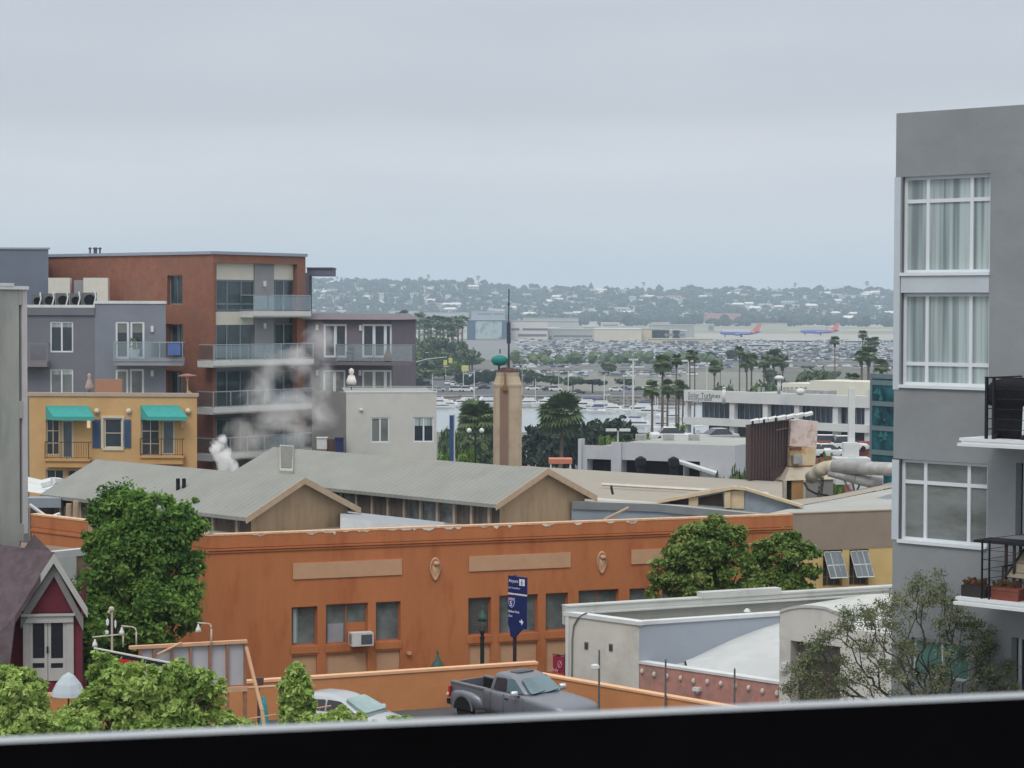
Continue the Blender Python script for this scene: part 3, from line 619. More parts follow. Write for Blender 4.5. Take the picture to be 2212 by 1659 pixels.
q.build('gable_roof',M_shingle,hh)
# big main roof sloping down to the left
rA=P(-60,1168,HY+2.2); rB=P(119,1193.5,HY+.6); q=MB(); dn=Vector((-1.2,-3.2,-3.4))
q.hexa([rA+dn+T,rB+dn*.98+T+Vector((-.6,0,0)),rB+T,rA+T,rA+dn,rB+dn*.98+Vector((-.6,0,0)),rB,rA])
mr=q; q=MB(); a_=P(-80,1165,HY+1.6); b_=P(118,1192.5,HY+.1); c_=P(33,1330,HY-.9); d_=P(-80,1450,HY-1.5); q.add([a_,b_,c_,P(20,1440,HY-1.4),d_,a_+T*2,b_+T*2,c_+T*2,P(20,1440,HY-1.4)+T*2,d_+T*2],[(0,1,2,3,4),(9,8,7,6,5),(0,5,6,1),(1,6,7,2),(2,7,8,3),(3,8,9,4)]); q.build('main_roof',M_shingle,hh)
zb_=HF.z(50,1500); zg_=-14.0
q=MB(); in_l=HF.px(50,1325); in_r=HF.px(161,1325)
q.quad(HF.w(in_l[0],zg_,0),HF.w(in_r[0]+.2,zg_,0),HF.w(in_r[0]+.2,in_l[1],0),HF.w(in_l[0],in_l[1],0))
q.add([HF.w(in_l[0],in_l[1],0),HF.w(in_r[0]+.2,in_l[1],0),HF.w(in_r[0]+.2,rt[1]-.2,0),HF.w(pk[0],pk[1]-.1,0)],[(0,1,2,3)])
q.quad(HF.w(in_r[0]+.2,zg_,0),HF.w(in_r[0]+.2,zg_,-5),HF.w(in_r[0]+.2,rt[1]-.2,-5),HF.w(in_r[0]+.2,rt[1]-.2,0))
q.quad(HF.w(in_l[0]-3,zg_,-.6),HF.w(in_l[0],zg_,-.6),HF.w(in_l[0],in_l[1],-.6),HF.w(in_l[0]-3,in_l[1],-.6)); q.quad(HF.w(in_l[0],zg_,-.6),HF.w(in_l[0],zg_,0),HF.w(in_l[0],in_l[1],0),HF.w(in_l[0],in_l[1],-.6))
q.build('wall',M_redw,hh)
q=MB()   # barge boards: two bands each side
def board(a,b,w,o0,o1): q.hexa([HF.w(a[0],a[1]-w,o1),HF.w(b[0],b[1]-w,o1),HF.w(b[0],b[1]-w,o0),HF.w(a[0],a[1]-w,o0),HF.w(*a,o1),HF.w(*b,o1),HF.w(*b,o0),HF.w(*a,o0)])
board(lf,pk,.30,.25,.38); board(pk,rt2,.30,.25,.385)
q.build('barge_board',M_trimw,hh)
q=MB(); pk2=(pk[0],pk[1]-.33); lf2=(lf[0]+.18,lf[1]-.1); rt3=(rt2[0]-.15,rt2[1]-.33)
board(lf2,pk2,.42,.01,.16); board(pk2,rt3,.42,.01,.165); q.build('inner_fascia',mat('fascia_grey',(134,134,130),.85,.05,3),hh)
q=MB(); r=HF.rect(49,1325,159,1345); q.fb(HF,r[0],r[1],r[2],r[3],.0,.16); q.fb(HF,r[0]-.05,r[1]+.05,r[3]-.08,r[3],-.0,.22); q.build('lintel',M_trimw,hh)
q=MB(); 
for a,b in ((50,64),(143,159)): q=MB(); r=HF.rect(a,1345,b,1480); q.fb(HF,r[0],r[1],r[2],r[3],0,.1); q.build('door_frame',M_trimw,hh)
for a,b,hs_ in ((64,103,1),(103.5,143,-1)):
    r=HF.rect(a,1338,b,1470); pr_=HF.rect((a+2),1345,b-2 if hs_>0 else b-2,1422); lp=HF.rect(a+2,1432,b-2,1443)
    q=MB(); q.wall(HF,r[0]+.005,r[1]-.005,r[2],r[3],[(pr_[0]+.07,pr_[1]-.07,pr_[2],pr_[3]),(lp[0]+.07,lp[1]-.07,lp[2],lp[3])],.05,o=.07); d=q.build('french_door',M_trimw,hh)
    q=MB(); q.fb(HF,pr_[0]+.05,pr_[1]-.05,pr_[2]-.02,pr_[3]+.02,.02,.03); q.fb(HF,lp[0]+.05,lp[1]-.05,lp[2]-.02,lp[3]+.02,.02,.03); q.build('pane',glassm('door_glass',(34,36,44)),d)
q=MB(); r=HF.rect(101,1396,105,1410); q.fb(HF,r[0],r[1],r[2],r[3],.07,.11); q.build('door_handle',M_dark,hh)
# tan building behind it
TB=Fac(120,80,240,82); tb=thing('tan_building','small tan building with white parapet between the red house and the street tree','building',TB.w(0,-20))
q=MB(); z1=TB.z(150,1188); q.fb(TB,-2,TB.L,-20,z1-.25,-6,0); q.build('wall',mat('tan_wall',(150,126,108),.9,.1,1.5),tb)
q=MB(); q.fb(TB,-2.05,TB.L+.05,z1-.25,z1,-.3,.06); q.fb(TB,-.2,TB.s(160),z1-1.6,z1-.26,.01,.08); q.build('parapet',M_white,tb)
# white domed canopy below the french doors
cc=P(148,1480,69); t=thing('market_umbrella','pale white canopy umbrella below the french doors of the red house','umbrella',(cc.x,cc.y,-14.0))
q=MB(); R=.52; q.lathe([(R*1.05,cc.z-.32),(R*.98,cc.z-.2),(R*.75,cc.z+.05),(R*.4,cc.z+.28),(.03,cc.z+.4)],(cc.x,cc.y,0),10); q.build('canopy',mat('pale_canvas',(176,186,192),.9,.05,3),t)
q=MB(); q.tube((cc.x,cc.y,-14.0),(cc.x,cc.y,cc.z+.35),.03); q.build('pole',M_dark,t)

# ================================================================ billboard frame seen from behind
BF=Fac(330,63,531,64.0); M_stud=mat('wooden_stud',(156,116,92),.9,.15,5); M_studp=mat('peach_beam',(206,164,130),.9,.1,4)
M_pan=mat('plywood_white',(186,186,192),.85,.05,2)
z_t=BF.z(531,1382); bt=thing('billboard','back of a white panelled billboard on orange timber posts','billboard',BF.w(BF.L*.5,-14.0))
z_b=BF.z(531,1479)
q=MB(); q.quad
studs=[BF.s(u) for u in (300,330,369,409.6,451.5,489.4,528)]
zl=[BF.z(u,1390)-(.0) for u in (300,)]
for i in range(len(studs)-1):
    q=MB(); q.fb(BF,studs[i]+.03,studs[i+1]-.03,z_b,z_t-.06,-.06,-.03); q.build('panel',M_pan,bt)
for i,s in enumerate(studs):
    q=MB(); q.fb(BF,s-.035,s+.035,z_b-.1 if i<6 else -14.0,z_t-.09,-.06,.06); q.build('stud',M_stud,bt)
q=MB(); q.fb(BF,studs[0]-.3,studs[-1]+.06,z_t-.09,z_t,-.08,.09); q.build('top_beam',M_studp,bt)
q=MB(); q.fb(BF,studs[0]-.3,studs[-1]+.06,z_b-.18,z_b-.04,-.08,.09); q.build('bottom_beam',M_studp,bt)
for u in (451.5,489.4,528):
    q=MB(); s=BF.s(u); q.fb(BF,s-.05,s+.05,-14.0,z_b-.18,-.05,.05); q.build('post',M_stud,bt)
q=MB(); q.path([BF.w(studs[-1]+.02,z_t-.2,.08),P(549,1467,63.6),P(566,1535,63.2),P(575,1600,63)],.055,8); q.build('brace',M_studp,bt)
q=MB(); q.tube(BF.w(studs[-1],z_b-.1,0),BF.w(studs[-1]+1.2,z_b-.1,0),.04); q.tube(BF.w(studs[-3],z_b-1.1,0),BF.w(studs[-1]+2.6,z_b-.78,0),.02); q.build('rail',M_studp,bt)
q=MB(); q.tube(P(340,1414,62.9),P(392,1388,63.1),.035); q.build('cross_brace',M_studp,bt)
# swan neck lamps
M_pipe=mat('pale_pipe',(186,176,160),.6,.08,6)
def swan(pts,Y,bulb,label):
    b=P(*pts[0],Y); t=thing('sign_lamp',label,'lamp',b,'swan neck lamps over the billboard')
    q=MB(); q.path([P(u,v,Y) for u,v in pts],.024,8); q.build('arm',M_pipe,t,smooth=True)
    c=P(*bulb,Y); q=MB(); q.lathe([(.09,c.z-.12),(.07,c.z-.03),(.03,c.z+.05),(.02,c.z+.1)],(c.x,c.y,0),12); q.build('lamp_shade',mat('shade_white',(214,216,210),.5,.05,4),t,smooth=True)
swan([(456.5,1400),(456.5,1358),(455,1350),(451,1347.5),(427,1345.5)],63.5,(428.5,1356),'swan neck lamp furthest right over the billboard, in front of the orange wall')
swan([(294.5,1400),(294.5,1364),(292,1357),(286,1354.5),(262,1352)],65.4,(263,1362),'swan neck lamp left of the billboard, below the big street tree')
swan([(266,1398),(266,1374),(262,1370.5),(232,1373.5),(200,1376.5)],65.8,(205,1388),'long low lamp arm at the far left end of the billboard')
# black and white pole banner
t=thing('pole_banner','black and white banner on a thin pole left of the billboard lamps','banner',P(242,1400,67))
q=MB(); q.tube(P(242,1420,67),P(242,1313,67),.035); q.ball(P(241,1316,67),.09); q.ball(P(236,1322,67),.06); q.build('pole',M_pipe,t)
q=MB(); a=P(231,1335,67); b=P(252,1370,67); q.box(a.x,b.x,67.04,67.07,b.z,a.z); q.build('cloth',mat('banner_black',(24,24,32),.8,.1,4),t)
q=MB()
for (u,v,w,h) in ((232,1344,6,18),(249,1348,4,20),(231,1366,7,10)):
    c=P(u,v,66.98); q.lathe([(.001,c.z-h*.007),(w*.007,c.z-h*.004),(w*.008,c.z+h*.003),(.001,c.z+h*.007)],(c.x,67.0,0),8,1,.3)
q.build('white_patch',mat('banner_white',(220,222,224),.8,0),t)
# awning sign
t=thing('shop_sign','red and black shop sign under a sloping board, half hidden by leaves','sign',P(280,1500,61))
def slant(u0,v0,u1,v1,Y0,Y1,w0,w1,dy,m_,name):
    a=P(u0,v0,Y0); b=P(u1,v1,Y1); c=P(u1,v1+w1,Y1); d=P(u0,v0+w0,Y0); o=Vector((0,dy,0)); q=MB(); q.hexa([d,c,c+o,d+o,a,b,b+o,a+o]); return q.build(name,m_,t)
slant(202,1399,404,1438,63,59.5,2.5,3.5,.1,mat('board_white',(196,196,184),.8,.05,3),'edge_board')
slant(206,1402.6,402,1440.6,62.99,59.51,7,12,.09,mat('board_black',(28,26,34),.8,.1,3),'black_band')
slant(258,1424,283,1427,61.9,61.5,19,19,.08,mat('sign_red',(190,34,48),.6,.1,3),'red_panel'); slant(285,1427,300,1429,61.5,61.2,17,17,.08,mat('sign_red_pale',(200,80,74),.6,.1,3),'red_panel')
q=MB(); q.path([P(271,1440,61.7),P(272,1476,61.7),P(272,1500,61.7)],.06); q.path([P(262,1442,61.7),P(270,1452,61.7)],.05); q.build('bracket',mat('dark_red',(90,34,38),.7,.1,3),t)
# teal parasol folded at the wall
t=thing('folded_umbrella','folded teal market umbrella with brown top in front of the low orange wall','umbrella',P(568,1600,68))
c=P(568,1560,68); zt_=P(568,1497,68).z; z0=-14.0; 
q=MB(); q.lathe([(.2,z0+.35),(.27,z0+.6),(.2,zt_-1.0),(.12,zt_-.35),(.06,zt_-.12)],(c.x,c.y,0),10,1,1); q.build('canopy',mat('teal_canvas',(54,146,150),.9,.3,5),t,smooth=True)
q=MB(); q.tube((c.x-.12,c.y-.15,z0),(c.x-.12,c.y-.15,zt_+.35),.04); q.box(c.x-.22,c.x+.03,c.y-.25,c.y-.02,zt_+.28,zt_+.5); q.build('pole',mat('brown_post',(88,64,62),.8,.1,3),t)

# ================================================================ white building lower right
WA=Fac(1226,82,1692.6,75.2); WZ=WA.z(1226,1322)
M_cream=mat('cream_wall',(204,202,194),.9,.07,1,stain=(160,158,150),stain_amt=.5,stain_scale=.7); M_wallshade=mat('bluegrey_wall',(158,166,176),.9,.06,.8,stain=(128,140,156),stain_amt=.3,stain_scale=.8)
M_wroof=mat('white_roof',(188,190,186),.9,.08,.6,stain=(130,144,140),stain_amt=.6,stain_scale=.5)
wb=thing('white_building','white building with broad parapets, pale vaulted roof and red brick front wall','building',WA.w(0,-14.0))
B_=WA.w(WA.s(1384),0); C_=P(1697,1326,82.2); C_=Vector((C_.x,C_.y,0)); D_=P(2010,1271,88.9); D_=Vector((D_.x,D_.y,0)); A_=WA.w(0,0)
z0=-14.0
def pl(p,z): return Vector((p.x,p.y,z))
q=MB(); q.quad(pl(A_,z0),pl(B_,z0),pl(B_,WZ-.1),pl(A_,WZ-.1)); q.quad(pl(A_,z0),pl(A_,WZ-.1),pl(D_,WZ+.1),pl(D_,z0)); q.build('front_wall',M_cream,wb)
BC=FacW(B_[:2],C_[:2]); q=MB(); q.quad(BC.w(0,z0,0),BC.w(BC.L,z0,0),BC.w(BC.L,WZ-.1,0),BC.w(0,WZ-.1,0)); q.build('shaded_wall',M_wallshade,wb)  # the wall's shade is put into its blue grey colour
E_=P(2010,1350,79.5); q=MB(); q.add([pl(A_,WZ-.5),pl(B_,WZ-.5),pl(C_,WZ-.5),pl(D_,WZ-.42),Vector((E_.x,E_.y,WZ-.55))],[(0,1,2,3),(2,4,3)]); q.build('roof',M_wroof,wb); q=MB(); q.quad(Vector((C_.x,C_.y,z0)),Vector((E_.x,E_.y,z0)),Vector((E_.x,E_.y,WZ-.5)),Vector((C_.x,C_.y,WZ-.5))); q.build('rear_wall',M_cream,wb)
def cap(a,b,za,zb2,w,h,n,m_=M_white):
    d=(b-a).normalized(); nn=Vector((d.y,-d.x,0)); q=MB(); f=FacW(a[:2],b[:2]); L_=(b-a).length
    q.hexa([f.w(-.1,za-h,.06),f.w(L_+.1,zb2-h,.06),f.w(L_+.1,zb2-h,-w),f.w(-.1,za-h,-w),f.w(-.1,za,.06),f.w(L_+.1,zb2,.06),f.w(L_+.1,zb2,-w),f.w(-.1,za,-w)]); return q.build(n,m_,wb)
cap(A_,B_,WZ,WZ,.35,.14,'parapet'); cap(B_,C_,WZ-.001,WZ-.001,.3,.13,'parapet')
AD=FacW(A_[:2],D_[:2]); q=MB(); q.fb(AD,0,AD.L,WZ-.5,WZ+.18,-.35,0); s1=AD.s(1520); s2=AD.s(1691); q.fb(AD,s1,s2,WZ+.181,WZ+.42,-.4,.05); q.fb(AD,.0,s1-.02,WZ+.18,WZ+.23,-.4,.04); q.fb(AD,s2+.02,AD.L,WZ+.18,WZ+.24,-.4,.04); q.fb(AD,0,AD.L,WZ-.1,WZ-.04,-.1,.16)
q.build('back_parapet',M_wroof,wb)
q=MB(); q.lathe([(.09,WZ-.4),(.09,WZ-.18),(.14,WZ-.17),(.05,WZ-.06)],(pl((A_*.55+D_*.45),0).x+.2,(A_*.55+D_*.45).y-1.6,0),10); q.build('roof_vent',M_white,wb)
# red brick front wall with pale round plates
M_brick=mat('red_brick',(178,132,122),.95,.16,4,stain=(136,124,112),stain_amt=.8,stain_scale=1.6)
sB=WA.s(1386); sE=WA.s(1690); zB=WA.z(1388,1430); zb0=-14.0
q=MB(); q.fb(WA,sB,sE,zb0,zB-.07,-.3,.02); q.build('brick_wall',M_brick,wb)
q=MB(); q.fb(WA,sB-.02,sE,zB-.07,zB+.02,-.34,.06); q.build('brick_coping',M_white,wb)
M_plate=mat('pale_disc',(196,188,176),.6,.05,3)
for u,v in ((1389,1450),(1415,1457),(1443,1461),(1472,1465),(1500,1471),(1530,1473),(1559,1477),(1590,1482),(1619,1486),(1649,1493),(1680,1498)):
    s,z=WA.px(u,v); q=MB(); q.loft([[WA.w(s+r*.07*math.cos(a),z+r*.11*math.sin(a),o) for a in [2*math.pi*i/12 for i in range(12)]] for r,o in ((1,.02),(1,.06),(.7,.11),(.2,.13))]); q.build('wall_lamp',M_plate,wb,smooth=True)
q=MB(); s,z=WA.px(1510,1489); q.fb(WA,s-.14,s+.14,z-.05,z+.07,.02,.2); q.fb(WA,s-.06,s+.06,z-.14,z-.05,.02,.1); q.build('flood_lamp',M_white,wb)
# vaulted roof rising against the shaded wall
q=MB(); p1=BC.px(1478,1431,.003); p2=BC.px(1697,1344,.003); n=12
bot=[WA.w(WA.s(1478)*(1-i/n)+sE*i/n,zB-.1,-.3) for i in range(n+1)]
topv=[BC.w(p1[0]*(1-i/n)+p2[0]*i/n,p1[1]+(p2[1]-p1[1])*(i/n)+.25*math.sin(math.pi*i/n*.9)*.6,.004) for i in range(n+1)]
mids=[[a.lerp(b,k/4)+Vector((0,0,.18*math.sin(math.pi*k/4))) for a,b in zip(bot,topv)] for k in range(5)]
for k in range(4):
    for i in range(n): q.quad(mids[k][i],mids[k][i+1],mids[k+1][i+1],mids[k+1][i])
q.build('vaulted_roof',mat('vault_white',(184,187,187),.9,.06,.8,stain=(160,170,172),stain_amt=.4),wb,smooth=True)
q=MB(); e0=topv[0]; q.quad(WA.w(sB,zB-.4,-.3),WA.w(WA.s(1480),zB-.4,-.3),e0,BC.w(.1,p1[1]-.2,.01)); q.build('gutter_roof',M_wroof,wb)
# arched end wall and dark opening
s0=sE; sR_=WA.s(1852); zc0=WA.z(1692,1321); n=18; arc=[]
for i in range(n+1):
    u=1691+(1852-1691)*i/n; v=1321-11*math.sin(math.pi*min(1,i/n*1.15)**.8)+ (14 if i/n>.6 else 0)*((i/n-.6)/.4 if i/n>.6 else 0); arc.append((WA.s(u),WA.z(u,v)))
q=MB(); hole=(WA.s(1714),WA.s(1822),WA.z(1760,1600),WA.z(1716,1384))
poly=[(s0,hole[3])]; 
for i in range(n): q.quad(WA.w(arc[i][0],hole[3],.03),WA.w(arc[i+1][0],hole[3],.03),WA.w(*arc[i+1],.03),WA.w(*arc[i],.03))
q.wall(WA,s0,sR_+6,z0,hole[3],[hole],.5,o=.03); q.quad(WA.w(s0,z0,.03),WA.w(s0,z0,-1.5),WA.w(s0,zc0,-1.5),WA.w(s0,zc0,.03)); q.build('end_wall',M_cream,wb)
q=MB()
for i in range(n):
    a,b=arc[i],arc[i+1]; q.hexa([WA.w(a[0],a[1]-.05,.07),WA.w(b[0],b[1]-.05,.07),WA.w(b[0],b[1]-.05,-4),WA.w(a[0],a[1]-.05,-4),WA.w(a[0],a[1]+.04,.07),WA.w(b[0],b[1]+.04,.07),WA.w(b[0],b[1]+.04,-4),WA.w(a[0],a[1]+.04,-4)])
q.build('arched_roof',M_wroof,wb)
q=MB(); q.fb(WA,hole[0],hole[1],hole[3]-.62,hole[3]-.03,-.42,-.36); q.build('roller_box',mat('grey_boards',(112,108,104),.9,.15,3),wb)
q=MB(); q.fb(WA,hole[0],hole[1],hole[2],hole[3]-.64,-.47,-.44); q.build('shutter',mat('dark_shutter',(74,68,60),.9,.3,2,stain=(50,48,44)),wb)
q=MB(); s,z=WA.px(1698,1439); q.fb(WA,s-.12,s+.14,z-.14,z+.12,.03,.22); s,z=WA.px(1700,1478); q.fb(WA,s-.06,s+.12,z-.16,z+.16,.03,.1); q.build('meter_box',M_white,wb)
for u,v in ((1267,1395),(1320,1399)):
    s,z=WA.px(u,v); q=MB(); q.fb(WA,s-.09,s+.09,z-.14,z+.14,0,.02); 
    o=q.build('vent',mat('vent_grey',(120,116,104),.8,.2,9),wb)
    q=MB(); 
    for k in (-.1,-.03,.04): q.fb(WA,s-.075,s+.075,z+k,z+k+.045,.02,.024)
    q.build('louvre',M_dark,o)
# drain pipe at the left corner
q=MB(); pts=[WA.px(u,v) for u,v in ((1270,1324),(1262,1327),(1250,1335),(1241,1352),(1238,1380),(1237,1480))]; q.path([WA.w(s,z,.05) for s,z in pts],.03,8); q.build('drain_pipe',mat('grey_pipe',(120,124,118),.7,.05,4),wb)
q=MB(); q.fb(WA,0,.16,z0,WZ-.11,0,.05); q.build('corner_pilaster',M_white,wb)
# thin poles standing in front
for u,vt,vb,Y,lb in ((1294.5,1404,1510,74.5,'thin grey pole in front of the cream wall with one lamp arm'),(1438,1424,1530,73.6,'thin grey pole before the left of the brick wall'),(1587,1444,1530,72.6,'thin grey pole before the right half of the brick wall')):
    a=P(u,vt,Y); t=thing('thin_pole',lb,'pole',(a.x,a.y,-14.0),'thin poles before the white building')
    q=MB(); q.tube((a.x,a.y,-14.0),a,.04,.03); q.build('shaft',mat('pole_grey',(96,98,98),.7,.1,3),t)
    if u<1300:
        q=MB(); c=P(u-9,1440,Y); q.tube(a+Vector((0,0,-.6)),c,.02); q.lathe([(.14,c.z-.05),(.13,c.z+.05),(.05,c.z+.09)],(c.x,c.y,0),10,1.2,.8); q.build('lamp_head',M_white,t)
# grey concrete block at the left edge
CB=Fac(-150,74.5,41,78); cb=thing('concrete_building','weathered grey concrete building with white corner downpipe at the left edge','building',CB.w(0,-14.0))
M_conc=mat('weathered_concrete',(164,166,160),.95,.14,1.2,bump=.2,stain=(136,140,136),stain_amt=.6,stain_scale=1.0,stretch=(1,1,.35))
z1=CB.z(41,618); q=MB(); q.fb(CB,0,CB.L,-14,z1-.12,-8,0); q.build('wall',M_conc,cb)
sL=CB.L
q=MB(); q.fb(CB,sL+.0,sL+.16,CB.z(45,1180),CB.z(45,655),-8,-.12); q.build('recess',mat('recess_dark',(84,86,84),.95,.2,2),cb)
q=MB()
for v in (640,885,1150): q=MB(); zz=CB.z(45,v); q.fb(CB,sL-.02,sL+.17,zz-.3,zz+.3,-.12,.02); q.build('ledge',M_conc,cb)
q=MB(); q.fb(CB,sL+.16,sL+.42,CB.z(60,1152),z1-.02,-.4,-.02); q.build('downpipe',mat('offwhite_trim',(196,192,192),.8,.07,2),cb)
q=MB(); q.fb(CB,-.1,sL+.4,z1-.12,z1,-.5,.1); q.fb(CB,-.1,sL-.35,z1,z1+.1,-.5,.12); q.build('coping',mat('white_coping',(212,214,216),.8,.08,3),cb)
# pipe in front of the side wall
t=thing('vent_pipe','thin pale vent pipe rising before the left side of the orange building','pipe',P(195,1180,86)); q=MB(); q.tube(P(195,1182,86),P(195,1130,86),.075); q.build('pipe',M_pipe,t)
# ================================================================ sheds with grey gabled roofs
M_shroof=mat('shed_roof',(141,143,137),.9,.07,.7,stain=(130,131,125),stain_amt=.5,stain_scale=.5,wave=(.85,rad(45),.09))
M_tanwall=mat('tan_boards',(164,142,114),.95,.09,1.2,stain=(134,110,86),stain_amt=.7,stain_scale=1.0,stretch=(2,2,.35)); M_rake=mat('rake_board',(178,156,132),.9,.1,3)
M_oldwin=mat('old_side_wall',(98,88,82),.9,.35,1.5,stain=(66,60,60),stain_amt=.7,stain_scale=2.2,stretch=(2,2,.5)); M_pil=mat('weathered_post',(172,156,142),.9,.12,3)
M_dustyglass=glassm('dusty_pane',(104,108,108),.25,.6,1.6)
ZS=-20.5
def shed(label,pk,YP,lf,YL,eL,eLz,npil,seed):
    """pk: peak pixel of the near gable, lf: far end of the ridge, eL: left foot of the near gable"""
    A=P(*pk,YP); B=P(*lf,YL); B.z=A.z; t=thing('gabled_shed',label,'shed',Vector((A.x,A.y,ZS)),'tan sheds with grey gabled roofs')
    rd=Vector((B.x-A.x,B.y-A.y,0)); RL=rd.length; rd.normalize(); side=Vector((-rd.y,rd.x,0)) 
    if side.y>0: side=-side          # towards the viewer / left
    # half width from the eave pixel
    zE=eLz; k=P(*eL,1.0); 
    # solve A + side*w on the ray through eL
    w=(k.x/k.y*A.y-A.x)/(side.x-k.x/k.y*side.y); E=A+side*w; zE=(k.z/k.y)*E.y
    ow=w; T=Vector((0,0,-.16)); fr=-rd*.35; slp=(A.z-zE)/w
    def pt(s,a,z): v=A+rd*s+side*a; return Vector((v.x,v.y,z))
    for sg in (1,-1):
        q=MB(); q.hexa([pt(-.3,sg*w,zE)+T,pt(RL+.3,sg*w,zE)+T,pt(RL+.3,0,A.z)+T,pt(-.3,0,A.z)+T,pt(-.3,sg*w,zE),pt(RL+.3,sg*w,zE),pt(RL+.3,0,A.z),pt(-.3,0,A.z)]); q.build('roof_slope',M_shroof,t)
    iw=w-.5; zw_=A.z-.16-slp*iw
    for s,nm in ((0,'gable_wall'),(RL,'gable_wall')):
        q=MB(); q.add([pt(s,iw,ZS),pt(s,-iw,ZS),pt(s,-iw,zw_),pt(s,0,A.z-.16),pt(s,iw,zw_)],[(0,1,2,3,4)]); q.build(nm,M_tanwall,t)
    q=MB()
    for sg in (1,-1):
        a,b=pt(-.34,sg*w,zE),pt(-.34,0,A.z); f=rd*.05; dn=Vector((0,0,-.26)); q.hexa([a+dn,b+dn,b+dn+f,a+dn+f,a+Vector((0,0,.03)),b+Vector((0,0,.03)),b+f+Vector((0,0,.03)),a+f+Vector((0,0,.03))])
    q.build('rake_board',M_rake,t)
    for sg in (1,-1):
        q=MB(); q.quad(pt(0,sg*iw,ZS),pt(RL,sg*iw,ZS),pt(RL,sg*iw,zw_),pt(0,sg*iw,zw_)); q.build('side_wall',M_oldwin,t)
    F=FacW(pt(RL,iw,0)[:2],pt(0,iw,0)[:2]); rnd=random.Random(seed)
    for i in range(npil):
        s=F.L*(i+.5)/npil; q=MB(); q.fb(F,s-.07,s+.07,zw_-1.9,zw_-.03,0,.13); q.build('pilaster',M_pil,t)
        if i<npil-1:
            s2=F.L/npil; q=MB(); q.fb(F,s+.16,s+s2-.16,zw_-1.7,zw_-.25,.0,.03); q.build('pane',M_dustyglass if rnd.random()<.55 else M_oldwin,t)
    q=MB(); q.fb(F,0,F.L,zw_-2.1,zw_-1.9,0,.12); q.build('sill_beam',M_pil,t)
    return t,pt,w,zE,RL,A,slp
shA=shed('smaller tan shed with long grey roof, nearer and left, two dark flues on its slope',(648.5,1031.7),97,(215.8,992.4),108,(522,1117),-9,9,1)
shB=shed('larger tan shed with grey hatch on its long roof, right of the smaller shed',(1173,1011.8),100,(597.6,966),114.4,(1061.3,1088.7),-8.7,17,2)
# twin flues on roof A
pt=shA[1]; A_=shA[5]
c=P(391,1063,100.5)
q=thing('roof_flues','pair of dark flue pipes on a white base on the smaller grey shed roof','flue',c)
m=MB()
for du in (-6.5,6.5):
    a=P(391+du,1063,100.5); m.tube(a,a+Vector((0,0,.62)),.09,n=10)
m.build('flue',M_black,q)
m=MB(); m.box(c.x-.28,c.x+.3,c.y-.2,c.y+.3,c.z-.55,c.z+.02); m.hexa([c+Vector(v) for v in ((-.55,-.35,-.5),(1.1,-.15,-.62),(1.1,.3,-.4),(-.55,.3,-.4),(-.5,-.3,-.42),(1.1,-.1,-.5),(1.1,.3,-.3),(-.5,.3,-.3))]); m.build('base',M_white,q)
# hatch on roof B
pt=shB[1]; RL=shB[4]; w=shB[2]; Az=shB[5].z; slp=shB[6]
q=thing('roof_hatch','grey framed skylight hatch standing on the ridge of the larger grey shed roof','skylight',P(617,1000,113))
def onB(u,v,h=0):
    # point on near slope of roof B below pixel: plane through ridge and eave
    n=(pt(RL,0,Az)-pt(0,0,Az)).cross(pt(0,w,shB[3])-pt(0,0,Az)).normalized(); r=ray(u,v); o=pt(0,0,Az)+Vector((0,0,h)); return r*(o.dot(n)/r.dot(n))
a,b,c_,d=onB(604,1022),onB(633,1024),onB(634.5,968.5),onB(604,966.5); U=Vector((0,0,.14))
m=MB(); m.hexa([a,b,c_,d,a+U,b+U,c_+U,d+U]); m.build('frame',mat('hatch_frame',(160,160,150),.9,.1,3),q)
i1=a.lerp(c_,.1),b.lerp(d,.1),c_.lerp(a,.06),d.lerp(b,.06); U2=U+Vector((0,0,.03)); m=MB(); m.hexa([p+U for p in i1]+[p+U2 for p in i1]); m.build('panel',mat('hatch_panel',(112,112,106),.9,.15,3),q)
# ================================================================ pale warehouse roofs behind
M_pale=mat('pale_felt_roof',(156,150,139),.95,.08,.35,stain=(140,134,124),stain_amt=.6,stain_scale=.35,stretch=(1,1,1)); M_pale2=mat('pale_membrane_roof',(162,164,158),.95,.08,.4,stain=(150,156,154),stain_amt=.5,stain_scale=.5)
M_sheet=mat('bluegrey_sheet',(138,148,158),.85,.12,.7,stain=(110,118,124),stain_amt=.5)
wz=-9.6
t=thing('warehouse','long low warehouse with pale sloping felt roof behind the tan sheds','warehouse',P(1400,1100,125)+Vector((0,0,-6)))
r0=P(1120,1006,124); r1=P(1690,1041,118); r2=P(1690,1100,104); r3=P(1240,1092,103); 
m=MB(); n=8
def lerp4(a,b,c,d,i,j): return a.lerp(b,i).lerp(d.lerp(c,i),j)
for i in range(n):
    for j in range(n):
        f=lambda i,j: lerp4(r3,r2,r1,r0,i/n,j/n)+Vector((0,0,.0))
        m.quad(f(i,j),f(i+1,j),f(i+1,j+1),f(i,j+1))
m.build('roof',M_pale,t)
m=MB()
for a,b in ((r0,r1),(r1,r2),(r3,r2),(r0,r3)): m.quad(Vector((a.x,a.y,-20)),Vector((b.x,b.y,-20)),b,a)
m.build('wall',M_sheet,t)
m=MB()
for (a,b) in (((1255,1076),(1540,1098)),((1300,1046),(1660,1066))):
    p,q_=P(*a,106 if a[1]>1060 else 112),P(*b,104 if a[1]>1060 else 109.5); m.tube(p,q_,.09,n=5)
m.build('seam',mat('white_seam',(206,202,192),.9,.1,2),t)
